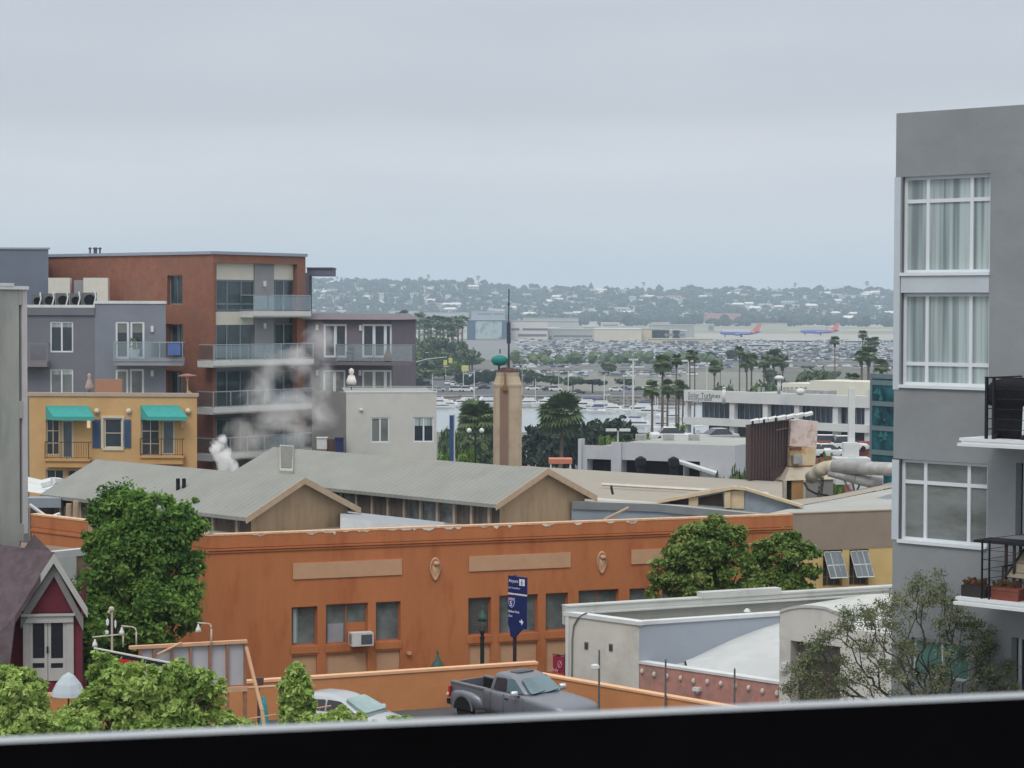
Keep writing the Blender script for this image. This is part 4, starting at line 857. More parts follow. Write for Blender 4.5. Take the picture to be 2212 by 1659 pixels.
# grey sheet lean-to in front (dark band right of gable B)
t=thing('lean_to_shed','blue grey sheet metal lean-to between the larger shed and the wooden dormer','shed',P(1400,1120,100)+Vector((0,0,-6)))
a,b,c_,d=P(1240,1086,100),P(1470,1094,99.6),P(1640,1112,98),P(1240,1110,99.8)
m=MB(); e0,e1,e2=P(1235,1083,101),P(1420,1089,101),P(1655,1112,100)
m.add([e0,e1,e2,e2+Vector((0,0,-.35)),e1+Vector((0,0,-.35)),e0+Vector((0,0,-.35))],[(0,1,4,5),(1,2,3,4)]); m.build('eave_band',mat('grey_band',(120,124,126),.9,.1,2),t)
m=MB(); z=-20; m.add([e0+Vector((0,.1,-.35)),e1+Vector((0,.1,-.35)),e2+Vector((0,.1,-.35)),Vector((e2.x,e2.y+.1,z)),Vector((e1.x,e1.y+.1,z)),Vector((e0.x,e0.y+.1,z))],[(0,1,4,5),(1,2,3,4)]); m.build('wall',M_sheet,t)
m=MB(); m.tube(P(1305,1122,100.3),P(1358,1096,100.3),.07,n=5); m.build('brace',M_rake,t)
m=MB(); m.add([e0,e1,e2,P(1690,1098,105),P(1240,1078,105)],[(0,1,2,3,4)]); m.build('roof',M_pale2,t)
# wooden dormer (low gable) with openings
DF=Fac(1430,102.5,1720,100.5); t=thing('roof_dormer','low wooden gable dormer with dark openings on the pale warehouse roof','dormer',DF.w(0,-12))
def dz(u,v): return DF.px(u,v)
outl=[(1428,1081),(1585,1051),(1608,1051),(1640,1066),(1728,1092),(1722,1116),(1560,1116),(1430,1100)]
holes=[((1441,1084),(1489,1077),(1489,1090),(1450,1088)),((1509,1075),(1560,1065),(1564,1094),(1509,1090))]
m=MB(); m.add([DF.w(*dz(*p),0) for p in outl[:5]]+[DF.w(*dz(1722,1130),0),DF.w(*dz(1430,1130),0)],[(0,1,2,3,4,5,6)]); m.build('wall',M_sheet,t)
m=MB(); M_dw=mat('dormer_wood',(196,178,148),.9,.12,2)
def bar3(p,q_,w,o0,o1): a,b=dz(*p),dz(*q_); m.hexa([DF.w(a[0],a[1]-w,o1),DF.w(b[0],b[1]-w,o1),DF.w(b[0],b[1]-w,o0),DF.w(a[0],a[1]-w,o0),DF.w(*a,o1),DF.w(*b,o1),DF.w(*b,o0),DF.w(*a,o0)])
bar3((1424,1079),(1586,1049),.16,.0,.3); bar3((1586,1049),(1612,1052),.14,0,.31); bar3((1612,1052),(1735,1090),.12,0,.3)
m.build('rake_board',M_dw,t)
m=MB(); bar3((1567,1062),(1580,1061),.75,.01,.2); m.build('post',M_dw,t); m=MB(); bar3((1489,1075),(1509,1073),.5,.01,.12); m.build('post',M_dw,t)
m=MB(); a=DF.rect(1580,1060,1608,1098); m.fb(DF,a[0],a[1],a[2],a[3],.01,.06); m.build('boarded_panel',M_dw,t)
for hh_ in holes:
    m=MB(); m.prism([DF.w(*dz(*p),.02) for p in hh_][::-1],DF.n*-.01); m.build('opening',mat('dark_opening',(58,48,44),.9,.3,3),t)
m=MB(); q0,q1,q2=DF.w(*dz(1424,1079),.3),DF.w(*dz(1598,1049.5),.3),DF.w(*dz(1735,1090),.3); bk=Vector((.2,2.6,-.12)); m.add([q0,q1,q2,q2+bk,q1+bk,q0+bk],[(0,1,4,5),(1,2,3,4)]); m.build('roof',M_pale,t)
# front white membrane roof just behind the orange parapet
t=thing('membrane_roof_building','low building with folded white membrane roof directly behind the orange and taupe parapets','building',P(1800,1110,98)+Vector((0,0,-8)))
m=MB(); g=[(1660,1109,97.5),(1918,1103,100),(2050,1101,101)]; h=[(1735,1092,103),(1800,1080,106),(1918,1056,112),(2050,1040,116)]
a=[P(*x) for x in g]; b=[P(*x) for x in h]
m.add([a[0],a[1],a[2],b[0],b[1],b[2],b[3]],[(0,1,4,3),(1,2,6,5),(1,5,4)]); m.build('roof',M_pale2,t)
m=MB(); x0,x1,x2=P(1718,1093,103.2),P(1800,1079,106),P(1960,1046,114); 
m.add([x0,x1,x2,P(1960,1034,118),P(1795,1071,116.4),P(1690,1082,116.4)],[(0,1,2,3,4,5)]); m.build('rear_roof',M_pale,t)
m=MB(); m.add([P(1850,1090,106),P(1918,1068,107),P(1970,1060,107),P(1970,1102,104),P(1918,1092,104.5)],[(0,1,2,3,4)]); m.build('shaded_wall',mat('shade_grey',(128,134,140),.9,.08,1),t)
for i,(u,v,Y) in enumerate(((1722,1096,103),(1660,1078,110))):
    pass
m=MB(); 
for a_,b_ in ((g[0],g[1]),(g[1],g[2])): p,q_=P(*a_),P(*b_); m.quad(Vector((p.x,p.y,-20)),Vector((q_.x,q_.y,-20)),q_,p)
m.build('wall',M_sheet,t)
# thin vent pipes on the pale roof
for u,vb,vt,Y,lb in ((1661.5,1045,1008,116,''),(1658,1085,1075,105,'')):
    pass
a=P(1660,1060,108)
t=thing('vent_pipe','short dark bent pipe on the pale warehouse roof right of the larger shed gable','pipe',P(1323,1067,104)); q=MB(); q.path([P(1324,1068,104),P(1320,1052,104),P(1322,1049,104)],.06,6); q.build('pipe',M_dark,t)

# ================================================================ dust collector tower
BRN=mat('brown_corrugated',(84,70,70),.8,.2,1.5,stain=(64,54,56),stain_amt=.5,stain_scale=1.5,stretch=(3,3,.3)); M_pinkw=mat('stained_white_panel',(214,196,190),.8,.07,2,stain=(150,118,100),stain_amt=.6,stain_scale=3)
M_galv=mat('galvanised',(168,168,166),.55,.2,2.2,metal=.25,stain=(128,130,134),stain_amt=.7,stain_scale=1.6); M_tanm=mat('tan_metal',(184,176,158),.75,.1,2,stain=(140,112,80),stain_amt=.5,stain_scale=2)
DC=Fac(1619.5,118,1708,121.5); t=thing('dust_collector','rusty dust collector tower with dark corrugated screen, hopper and big duct','dust collector',P(1720,1090,118)+Vector((0,0,-2)))
m=MB(); pts=[DC.px(*p) for p in ((1619.5,918),(1708,906),(1708,1003),(1672,1040),(1619.5,1037))]; m.prism([DC.w(*p,0) for p in pts],DC.n*-.25); 
n=14
for i in range(n):
    s=DC.L*i/n; zt_=pts[0][1]+(pts[1][1]-pts[0][1])*i/n; m.fb(DC,s,s+DC.L/n*.45,pts[4][1] if i<8 else pts[2][1]-(pts[2][1]-pts[3][1])*max(0,(n-i-3))/n,zt_-.03,0,.05)
m.build('screen',BRN,t)
m=MB(); s,z=DC.px(1664,932); 
a,b=DC.px(1673,928),DC.px(1704,922); m.hexa([DC.w(a[0],a[1]-.06,.1),DC.w(b[0],b[1]-.06,.1),DC.w(b[0],b[1]-.06,.05),DC.w(a[0],a[1]-.06,.05),DC.w(*a,.1),DC.w(*b,.1),DC.w(*b,.05),DC.w(*a,.05)]); m.build('rail',mat('brown_light',(128,112,108),.8,.1,2),t)
m=MB()
for i in range(7):
    a=(1622+i*19.5,916-i*2.6); b=(a[0]+17.5,a[1]-4.2); p,q_=P(*a,118+i*.6),P(*b,118.4+i*.6); U=Vector((0,0,.14)); bk=Vector((0,.6,.05)); m.hexa([p,q_,q_+bk,p+bk,p+U,q_+U,q_+bk+U,p+bk+U])
m.build('white_ridge_caps',M_white,t)
for u in (1626,1650.5,1676): 
    m=MB(); m.tube(P(u,921-(u-1626)*.14,117.8),P(u,909-(u-1626)*.14,117.8),.06,n=5); m.build('stub',M_dark,t)
PF=Fac(1709,121,1768,121.6)
m=MB(); ps=[PF.px(*p) for p in ((1709,908),(1767,910),(1764,966),(1706,964))]; m.prism([PF.w(*p,0) for p in ps],PF.n*-1.6); m.build('upper_housing',M_pinkw,t)
m=MB(); ps=[PF.px(*p) for p in ((1706,966),(1762,966),(1760,1007),(1706,1008))]; m.prism([PF.w(*p,.05) for p in ps],PF.n*-1.5)
m.build('rusty_housing',mat('yellowed_rust',(206,190,156),.85,.1,2,stain=(184,116,54),stain_amt=.95,stain_scale=1.3),t)
m=MB(); r=PF.rect(1708,983,1727,1001,.05); m.fb(PF,r[0],r[1],r[2],r[3],.05,.4); m.build('motor_box',M_galv,t)
m=MB(); r=PF.rect(1706,966.5,1729,972,.05); m.fb(PF,r[0],r[1]-.0,r[2],r[3],.051,.2); m.build('bracket',mat('rust_brown',(120,70,50),.9,.2,4),t)
m=MB(); r=PF.rect(1704,1006,1764,1009.5,.0); m.fb(PF,r[0],r[1],r[2],r[3],-1.6,.14); m.build('rust_band',mat('rust_band',(140,100,66),.9,.2,3),t)
top=[PF.px(*p) for p in ((1703,1009),(1753,1009))]; bot=[PF.px(*p) for p in ((1680,1036),(1790,1035))]
m=MB(); m.loft([[PF.w(bot[0][0],bot[0][1],.8),PF.w(bot[1][0],bot[0][1],.8),PF.w(bot[1][0],bot[0][1],-2.3),PF.w(bot[0][0],bot[0][1],-2.3)],[PF.w(top[0][0],top[0][1],.12),PF.w(top[1][0],top[0][1],.12),PF.w(top[1][0],top[0][1],-1.5),PF.w(top[0][0],top[0][1],-1.5)]]); m.build('hopper',M_tanm,t)
zb_=PF.z(1730,1092); s0,s1=bot[0][0]+.05,bot[1][0]-.05; zt_=bot[0][1]
m=MB(); 
def fr(ua,ub,nm,mm,o0=.7,o1=.76): 
    a,b=PF.s(ua),PF.s(ub); q=MB(); q.fb(PF,a,b,zb_-1,zt_,o0,o1); return q.build(nm,mm,t)
fr(1680,1687,'corner_post',M_tanm,.6,.8); fr(1687,1700,'dark_gap',mat('gap_black',(26,24,28),.9,.1,3),.5,.6); fr(1700,1723,'ochre_panel',mat('ochre_panel',(170,132,86),.85,.15,1.5,stain=(150,128,110),stain_amt=.7),.6,.7); fr(1723,1728,'corner_post',M_tanm,.6,.8); fr(1728,1789,'grey_panel',mat('grey_panel',(140,138,134),.8,.1,1.2),.5,.7)
m=MB(); m.fb(PF,s0,s1,zb_-2.5,zt_,-2.2,.5); m.build('body',M_tanm,t)
m=MB(); m.path([P(1737,1042,116.8),P(1745,1057,116.6),P(1762,1066,116.5),P(1790,1071,116.6)],.06,6); m.build('hose',M_dark,t)
# ducts
m=MB(); D0=[P(1752,1032,118.4),P(1766,1018,117.6),P(1785,1010,117.2),P(1806,1008,117)]; m.path(D0,[.34,.36,.36,.36],14); m.ball(D0[1],.36,14,8); m.ball(D0[2],.36,14,8); m.build('duct_elbow',M_tanm,t,smooth=True)
m=MB(); m.tube(P(1800,1008.5,117),P(1990,1016,114),.34,.36,16); m.build('duct',M_galv,t,smooth=True)
m=MB()
for u in (1806,1828,1842,1880): 
    a=P(u,1008.5+(u-1806)*.04,117-(u-1806)*.0158); m.tube(a,a+Vector((.1,-.02,0)),.375,n=16)
m.build('duct_seam',M_galv,t,smooth=True)
m=MB(); m.path([P(1790,1022,117),P(1850,1034,116.4),P(1905,1046,116)],[.18,.3,.34],14); m.build('lower_duct',M_galv,t,smooth=True)
m=MB()
for pts in (((1838,1028),(1846,1062)),((1862,1036),(1850,1062)),((1820,1030),(1834,1058))): m.tube(P(*pts[0],116.5),P(*pts[1],116.6),.05,n=6)
m.build('duct_strut',mat('strut_grey',(104,104,106),.8,.1,3),t)
m=MB(); 
for v in (1034,1043,1053,1062,1072): c=P(1775-(v-1034)*.15,v,116.2); m.box(c.x-.1,c.x+.1,c.y-.1,c.y+.1,c.z-.08,c.z+.08)
m.tube(P(1778,1035,116.3),P(1772,1080,116.3),.07,n=6); m.build('valve_stack',mat('dark_valves',(70,70,72),.7,.5,9),t)
m=MB(); m.box(P(1845,1024,119).x,P(1908,1024,119).x,119,120.5,P(1845,1060,119).z,P(1845,1018,119).z); m.build('white_cabinet',M_white,t)
# white stack
t=thing('white_vent_stack','tall square white vent stack on a stepped base right of the dust collector','stack',P(1838,1000,124)+Vector((0,0,-1)))
for (a,b,c_,d,dd,nm) in ((1832,1846.5,838,956,.4,'shaft'),(1821,1853,956,989,1.0,'base_box'),(1801,1876,988,998,1.6,'plinth')):
    p=P(a,d,124); q_=P(b,c_,124); m=MB(); m.box(p.x,q_.x,124-dd/2,124+dd/2,p.z-(1.2 if nm=='plinth' else 0),q_.z); 
    if nm=='base_box': m.box(p.x+.18,q_.x-.18,124-dd/2-.02,124-dd/2+.02,p.z+.1,q_.z-.1)
    m.build(nm,M_white,t)
# teal glass building
TG=Fac(1883.5,150,1960,147.2); t=thing('teal_glass_building','narrow teal glass building edge with grey floor bands beside the grey apartment','building',TG.w(0,-20))
zt_=TG.z(1884,806.5); m=MB(); m.fb(TG,.0,TG.L,-20,zt_-.1,-6,0); m.build('glass_wall',glassm('teal_glass',(36,84,92),.12,.8,.8),t)
m=MB(); 
for v in (808,822,867,920,972): zz=TG.z(1884,v+4); m.fb(TG,-.02,TG.L,zz-.16,zz+.16,-.2,.05)
m.fb(TG,-.06,.12,-20,zt_,-.2,.06); m.build('floor_band',mat('band_grey',(106,124,130),.8,.1,2),t)
rnd=random.Random(9); m=MB()
for v in (822,867,920):
    for i in range(5): 
        u=1889+rnd.uniform(0,24); vv=v+rnd.uniform(12,42); c=TG.px(u,vv); w=rnd.uniform(.12,.3); h=rnd.uniform(.1,.45); m.prism([TG.w(c[0]-w,c[1]-h/2,.012),TG.w(c[0]+w,c[1]-h/2,.012),TG.w(c[0]+w*rnd.uniform(0,1),c[1]+h/2,.012)],TG.n*-.01)
m.build('bright_patches',glassm('teal_glass_light',(52,116,120),.2),t)
# ================================================================ beige square chimney tower
CY=118; c0=P(1096,1003,CY); t=thing('square_tower','beige square tower with tapered top and brown recess rising behind the grey roofs','tower',Vector((c0.x,c0.y,-20)))
M_tower=mat('tower_stucco',(182,166,144),.95,.08,.8,bump=.15,stain=(150,130,108),stain_amt=.5); M_trec=mat('tower_recess',(134,112,98),.95,.08,1)
R=(1124.6-1067.5)/2*CY/FPX; Rt=(1119.6-1073.7)/2*CY/FPX
z1=P(1096,834,CY).z; z2=P(1096,829,CY).z; z3=P(1096,812,CY).z; z4=P(1096,804,CY).z
def sq(r,z,ch=.25): 
    out_=[]; 
    for a in range(4):
        ca,sa=math.cos(a*math.pi/2+.12),math.sin(a*math.pi/2+.12)
        for px_,py_ in ((r,-r*(1-ch)),(r,r*(1-ch))): out_.append(Vector((c0.x+px_*ca-py_*sa,c0.y+px_*sa+py_*ca,z)))
    return out_
m=MB(); m.loft([sq(R,-20),sq(R,z1)]); m.build('shaft',M_tower,t)
m=MB(); m.loft([sq(R*1.04,z1),sq(R*1.04,z2),sq(R*.98,z2+.02),sq(Rt,z3),sq(Rt,z4)]); m.build('tapered_head',M_tower,t)
TF=FacW((c0.x-R,c0.y-R*1.05),(c0.x+R,c0.y-R*1.05)); 
m=MB(); r=(TF.s(1081),TF.s(1098),-20,z1-.08); m.fb(TF,r[0],r[1],r[2],r[3],-.2,.09); m.build('recess',M_trec,t)
m=MB(); s=TF.s(1091); m.fb(TF,s-.03,s+.05,z3-.5,z4+.02,-.2,.22); m.fb(TF,s-.12,s+.14,z3-.75,z3-.5,-.1,.25); m.build('downpipe',mat('brown_pipe',(128,96,70),.8,.1,3),t)
m=MB(); m.lathe([(Rt*1.05,z4),(Rt*.95,z4+.1),(Rt*.5,z4+.24),(.02,z4+.26)],(c0.x,c0.y,0),10); m.build('cap',mat('cap_brown',(84,66,64),.9,.2,4),t)
t=thing('antenna_mast','thin dark antenna mast on top of the beige square tower','antenna',P(1099,800,CY))
m=MB(); m.tube(P(1099,808,CY),P(1099,742,CY),.065,.05); m.tube(P(1099,742,CY),P(1098.5,697,CY),.11,.1); m.tube(P(1098.5,697,CY),P(1099.5,624,CY),.035,.03); m.tube(P(1099,660,CY),P(1099,654,CY),.06,.06); m.build('mast',mat('mast_grey',(66,72,84),.6,.1,3),t)
t=thing('wind_cowl','ragged round teal copper dome on a stem on the beige square tower','dome',P(1079,800,CY))
m=MB(); c=P(1079,778,CY); m.lathe([(.02,c.z-.3),(.3,c.z-.26),(.42,c.z-.1),(.44,c.z+.05),(.36,c.z+.17),(.16,c.z+.25),(.02,c.z+.27)],(c.x,c.y,0),16,1,.95); 
m.build('dome',mat('teal_copper',(44,126,120),.8,.3,3,stain=(20,96,96),stain_amt=.6,stain_scale=3),t,smooth=True)
m=MB(); m.tube(P(1078,806,CY),P(1078,784,CY),.05); m.tube(P(1080,764,CY),P(1080,754,CY),.03); m.build('stem',M_dark,t)
t=thing('satellite_hoop','round open hoop aerial right of the mast on the square tower','aerial',P(1112,804,CY))
m=MB(); c=P(1109,792,CY); pp=[Vector((c.x+.36*math.cos(a),c.y,c.z+.42*math.sin(a))) for a in [math.pi*(i/12*1.25-.25) for i in range(13)]]; m.path(pp,.025,5); m.build('hoop',mat('hoop_brown',(110,96,100),.8,.1,3),t)

# ================================================================ yellow apartments with teal awnings
YF=Fac(62,124.6,425,124); zY=YF.z(200,856); t=thing('yellow_apartments','ochre yellow apartment building with teal awnings over juliet balconies','building',YF.w(0,-20))
M_yel=mat('ochre_stucco',(200,164,116),.95,.07,.9,bump=.15,stain=(186,150,104),stain_amt=.4,stain_scale=.6); M_teal=mat('teal_awning',(62,150,144),.8,.08,3); M_tealv=mat('teal_valance',(74,160,152),.8,.05,3)
g1=YF.rect(99,905,127.5,983); d1=YF.rect(131,906,159,992); g2=YF.rect(304,905,344,985); d2=YF.rect(348,905,378,984)
wmid=YF.rect(224,903,264,968); low1=YF.rect(99,1014,137,1040); low2=YF.rect(145,1014,180,1040)
m=MB(); m.wall(YF,0,YF.L,-20,zY,[g1,d1,g2,d2,wmid,low1,low2],.25); m.quad(YF.w(YF.L,-20,0),YF.w(YF.L-2.6,-20,-10),YF.w(YF.L-2.6,zY,-10),YF.w(YF.L,zY,0)); m.build('wall',M_yel,t)
m=MB(); m.fb(YF,-.1,YF.L+.05,zY,zY+.2,-.35,.08); m.build('parapet_cap',mat('beige_cap',(176,160,146),.9,.06,2),t)
m=MB(); m.quad(YF.w(0,zY-.5,0),YF.w(YF.L,zY-.5,0),YF.w(YF.L-2.8,zY-.5,-12),YF.w(0,zY-.5,-12)); m.build('roof_terrace',M_pale,t)
M_yfr=mat('cream_frame',(206,200,182),.7,.05,3); M_paneb=glassm('blue_grey_pane',(92,108,120),.1)
for r in (g1,g2): window(t,YF,r,cols=(.5,),rows=(.33,.67),inset=.14,fw=.06,fm=M_yfr,gm=M_glass)
for r in (d1,d2): 
    w=window(t,YF,r,cols=(),rows=(),inset=.12,fw=.13,fm=M_yfr,gm=M_paneb,name='balcony_door')
w=window(t,YF,wmid,cols=(),rows=(.5,),inset=.1,fw=.09,fm=M_yfr,gm=M_glass,sill=.12)
m=MB(); s0,s1,z0,z1=wmid
for a in (s0-.14,s1-.0): m.fb(YF,a,a+.14,z0,z1,.0,.06)
m.fb(YF,s0-.14,s1+.14,z1,z1+.12,0,.07); m.build('trim',M_yfr,w)
for i in range(1,4): 
    pass
for r in (low1,low2): window(t,YF,r,cols=(.5,),inset=.14,fm=M_yfr,gm=M_glass)
for a,b in ((200,217),(266,283)):
    r=YF.rect(a,906,b,967); m=MB(); m.fb(YF,r[0],r[1],r[2],r[3],0,.06); 
    sh=m.build('shutter',mat('blue_shutter',(70,92,122),.7,.06,3),t); m=MB(); n=16
    for i in range(n): zz=r[2]+.06+(r[3]-r[2]-.12)*i/n; m.fb(YF,r[0]+.05,r[1]-.05,zz,zz+.05,.06,.075)
    m.build('slats',mat('blue_slat',(62,84,114),.7,.06,3),sh)
for (a,b,c_,d) in ((98,190,116,203),(303,385,321,404)):
    m=MB(); z1=YF.z(a,876 if a<200 else 875); zf=YF.z(c_,900,.95); zv=YF.z(c_,908,.95); s0,s1=YF.s(a),YF.s(b); f0,f1=YF.s(c_,o=.95)-.05,YF.s(d,o=.95)
    s0b,s1b=s0,s1
    m.hexa([YF.w(f0,zf-.03,.95),YF.w(f1,zf-.03,.95),YF.w(s1b,z1-.03,.0),YF.w(s0b,z1-.03,.0),YF.w(f0,zf,.95),YF.w(f1,zf,.95),YF.w(s1b,z1,.0),YF.w(s0b,z1,.0)])
    aw=m.build('awning',M_teal,t); m=MB(); m.fb(YF,f0,f1,zv,zf-.031,.93,.95); m.quad(YF.w(f0,zv,.95),YF.w(f0,zf,.95),YF.w(s0b,z1,.01),YF.w(s0b,zv,.01)); m.quad(YF.w(f1,zv,.95),YF.w(f1,zf,.95),YF.w(s1b,z1,.01),YF.w(s1b,zv,.01)); m.build('valance',M_tealv,aw)
for a,b,v in ((96,190,992),(302,393,985)):
    s0,s1=YF.s(a,o=.5),YF.s(b,o=.5); z=YF.z(a,v,.5)
    m=MB(); m.fb(YF,s0,s1,z-.45,z-.1,-.0,.45); m.fb(YF,s0-.08,s1+.08,z-.1,z+.02,-.0,.55); m.build('balcony_ledge',mat('ochre_ledge',(196,156,106),.9,.07,2),t)
    railing(t,YF,s0,s1,z+.02,.92,.0,.5,mat('brown_rail',(84,66,54),.7,.1,3),step=1.2,bars=True,thick=.04)
for u,v in ((192,912),(395,912)):
    r=YF.rect(u-3,v-12,u+3,v+12); m=MB(); m.fb(YF,r[0],r[1],r[2],r[3],0,.12); m.build('wall_lamp',mat('warm_lamp' if u<300 else 'cool_lamp',(244,224,180) if u<300 else (190,170,140),.6,0,emit=((1,.85,.6),.45) if u<300 else None),t)
for u in (210,279,407): m=MB(); c=YF.px(u,888); m.ball(YF.w(c[0],c[1],.1),.16,8,5); m.build('dome_camera',M_yfr,t)
# things on its roof terrace
zt=zY-.5
c=P(193,850,128); q=thing('patio_umbrella','closed pale patio umbrella on the terrace above the yellow wall','umbrella',Vector((c.x,c.y,zt)))
ztop=P(193,806,128).z; m=MB(); m.lathe([(.22,zt+.7),(.25,zt+.9),(.15,ztop-.5),(.08,ztop-.25),(.13,ztop-.12),(.02,ztop)],(c.x,c.y,0),10); m.build('canopy',mat('taupe_canvas',(168,150,146),.9,.08,4),q,smooth=True); m=MB(); m.tube((c.x,c.y,zt),(c.x,c.y,zt+.75),.03); m.build('pole',M_dark,q)
a,b=P(205,852,127),P(264,819,127.2); q=thing('wicker_sofa','tan wicker sofa back on the terrace above the yellow wall','sofa',Vector((a.x,a.y,zt)))
m=MB(); m.box(a.x,b.x,127,127.25,zt,b.z); m.box(a.x,b.x,126.2,127,zt,a.z+.1); m.build('back',mat('wicker',(164,128,104),.95,.15,12),q)
c=P(405,850,127); q=thing('patio_heater','mushroom patio heater at the right end of the yellow building terrace','heater',Vector((c.x,c.y,zt))); zc_=P(405,812,127).z
m=MB(); m.lathe([(.2,zt),(.2,zt+.3),(.04,zt+.32),(.035,zc_-.3),(.08,zc_-.28),(.08,zc_-.05)],(c.x,c.y,0),10); m.build('stand',M_pipe,q); m=MB(); m.lathe([(.55,zc_-.04),(.5,zc_+.04),(.1,zc_+.12),(.02,zc_+.13)],(c.x,c.y,0),14); m.build('hood',mat('copper_hood',(140,92,80),.5,.1,3),q,smooth=True)

# ================================================================ grey wing behind the yellow building
M_gw=mat('slate_stucco',(116,117,125),.95,.07,.7,bump=.1); M_gw2=mat('slate_stucco_light',(128,134,144),.95,.07,.7)
GY=138; GF=Fac(40,GY,205,GY); GF2=Fac(205,GY,358,GY+.2); t=thing('slate_apartments','slate grey apartment wing with white framed windows above the yellow building','building',GF.w(0,-20))
zg1=GF.z(100,673); A1=GF.rect(108,694.5,158,761); A2=GF.rect(108,797,158,862)
m=MB(); m.wall(GF,0,GF.L-.002,-20,zg1,[A1,A2],.2); m.fb(GF,0,GF.L-.01,zg1-.22,zg1+.25,.0,.12); m.build('left_wall',M_gw,t)
B1=GF2.rect(249,694,278.5,775); B2=GF2.rect(281,694,312,775); B3=GF2.rect(249,798,277,880); B4=GF2.rect(280,797,311,880)
m=MB(); m.wall(GF2,0,GF2.L,-20,zg1+.5,[B1,B2,B3,B4],.2); m.quad(GF2.w(GF2.L,-20,0),GF2.w(GF2.L-2,-20,-8),GF2.w(GF2.L-2,zg1+.5,-8),GF2.w(GF2.L,zg1+.5,0)); m.build('right_wall',M_gw2,t)
m=MB(); m.fb(GF,0,GF.L,zg1+.25,zg1+.42,-.4,.1); m.fb(GF2,0,GF2.L+.03,zg1+.5,zg1+.68,-.4,.06); m.build('white_coping',M_white,t)
m=MB(); m.quad(GF.w(0,zg1+.24,-.2),GF.w(GF.L+GF2.L,zg1+.24,-.2),GF.w(GF.L+GF2.L-3,zg1+.24,-12),GF.w(0,zg1+.24,-12)); m.build('roof',M_pale2,t)
M_gpane=glassm('grey_blind_pane',(120,126,124),.2)
for r,gm in ((A1,M_glass),(A2,M_gpane)): window(t,GF,r,cols=(.5,),inset=.08,fw=.09,fm=M_frame,gm=gm,bar=.1,blind=(.14,M_blind))
for r,gm in ((B1,M_glass),(B2,M_glass),(B3,M_gpane),(B4,M_gpane)): window(t,GF2,r,cols=(),inset=.08,fw=.13,fm=M_frame,gm=gm,name='balcony_door',blind=(.25,M_gpane) if r in (B1,B2) else None)
s0,s1=GF2.s(246,o=1.2),GF2.s(394,o=1.2); z=GF2.z(250,777,1.2)
m=MB(); m.fb(GF2,s0,s1,z-.36,z,.0,1.2); m.fb(GF2,s0-.03,s1+.03,z-.1,z+.03,.0,1.25); m.build('balcony_slab',mat('slab_grey',(140,144,152),.9,.06,2),t)
M_railg=mat('rail_grey',(150,158,166),.5,.05,3); M_gpanel=glassm('rail_glass',(118,132,142),.1)
def glass_rail_mat():
    m=bpy.data.materials.new('clear_rail_glass'); m.use_nodes=True; n=m.node_tree.nodes; l=m.node_tree.links
    tr=n.new('ShaderNodeBsdfTransparent'); tr.inputs[0].default_value=(.86,.92,.92,1); gl=n.new('ShaderNodeBsdfGlossy'); gl.inputs['Roughness'].default_value=.05; gl.inputs[0].default_value=(.8,.85,.88,1)
    mx=n.new('ShaderNodeMixShader'); mx.inputs[0].default_value=.16; l.new(tr.outputs[0],mx.inputs[1]); l.new(gl.outputs[0],mx.inputs[2]); l.new(mx.outputs[0],n['Material Output'].inputs[0]); return m
M_cg=glass_rail_mat()
railing(t,GF2,s0,s1,z+.03,1.02,.0,1.2,M_railg,step=1.35,thick=.06,glass=M_cg)
for v in (704,800): m=MB(); r=GF2.rect(326,v,332,v+13); m.fb(GF2,r[0],r[1],r[2],r[3],0,.12); m.build('wall_lamp',M_white,t)
# small balcony at its far left
s0,s1=GF.s(60,o=.8),GF.s(101,o=.8); zz=GF.z(80,782,.8); m=MB(); m.fb(GF,s0-1,s1,zz-.3,zz,0,.8); m.build('balcony_slab',mat('slab_taupe',(130,122,128),.9,.06,2),t); railing(t,GF,s0-1,s1,zz,1.1,0,.8,mat('rail_taupe',(140,132,138),.6,.05,3),step=1.3)
# plant pot and towel on its balcony
c=P(290,782,GY-.6); q=thing('plant_pot','square white plant pot with sparse greenery on the slate balcony','plant pot',Vector((c.x,c.y,z+.03)))
m=MB(); m.loft([[Vector((c.x+a*w,c.y+b*w,zz_)) for a,b in ((-1,-1),(1,-1),(1,1),(-1,1))] for zz_,w in ((z+.04,.2),(z+.62,.3))]); m.build('pot',M_white,q)
m=MB(); rnd=random.Random(5)
for i in range(40): p=Vector((c.x+rnd.uniform(-.25,.15),c.y+rnd.uniform(-.2,.2),z+.6+rnd.uniform(0,.7))); d=Vector((rnd.uniform(-.06,.06),rnd.uniform(-.06,.06),.07)); e=Vector((.05,0,0)); m.quad(p-d,p-e,p+d,p+e)
m.build('plant',leafm('pot_leaf',[(60,90,60),(110,130,80)]),q)
a,b=P(365,760,GY-.9),P(392,778,GY-.9); q=thing('beach_towel','blue towel hanging over the slate balcony railing','towel',a)
m=MB(); zr_=z+1.04; m.box(a.x,b.x,GY-1.34,GY-1.3,zr_-.75,zr_-.02); m.build('cloth',mat('blue_cloth',(84,106,160),.9,.2,2),q)
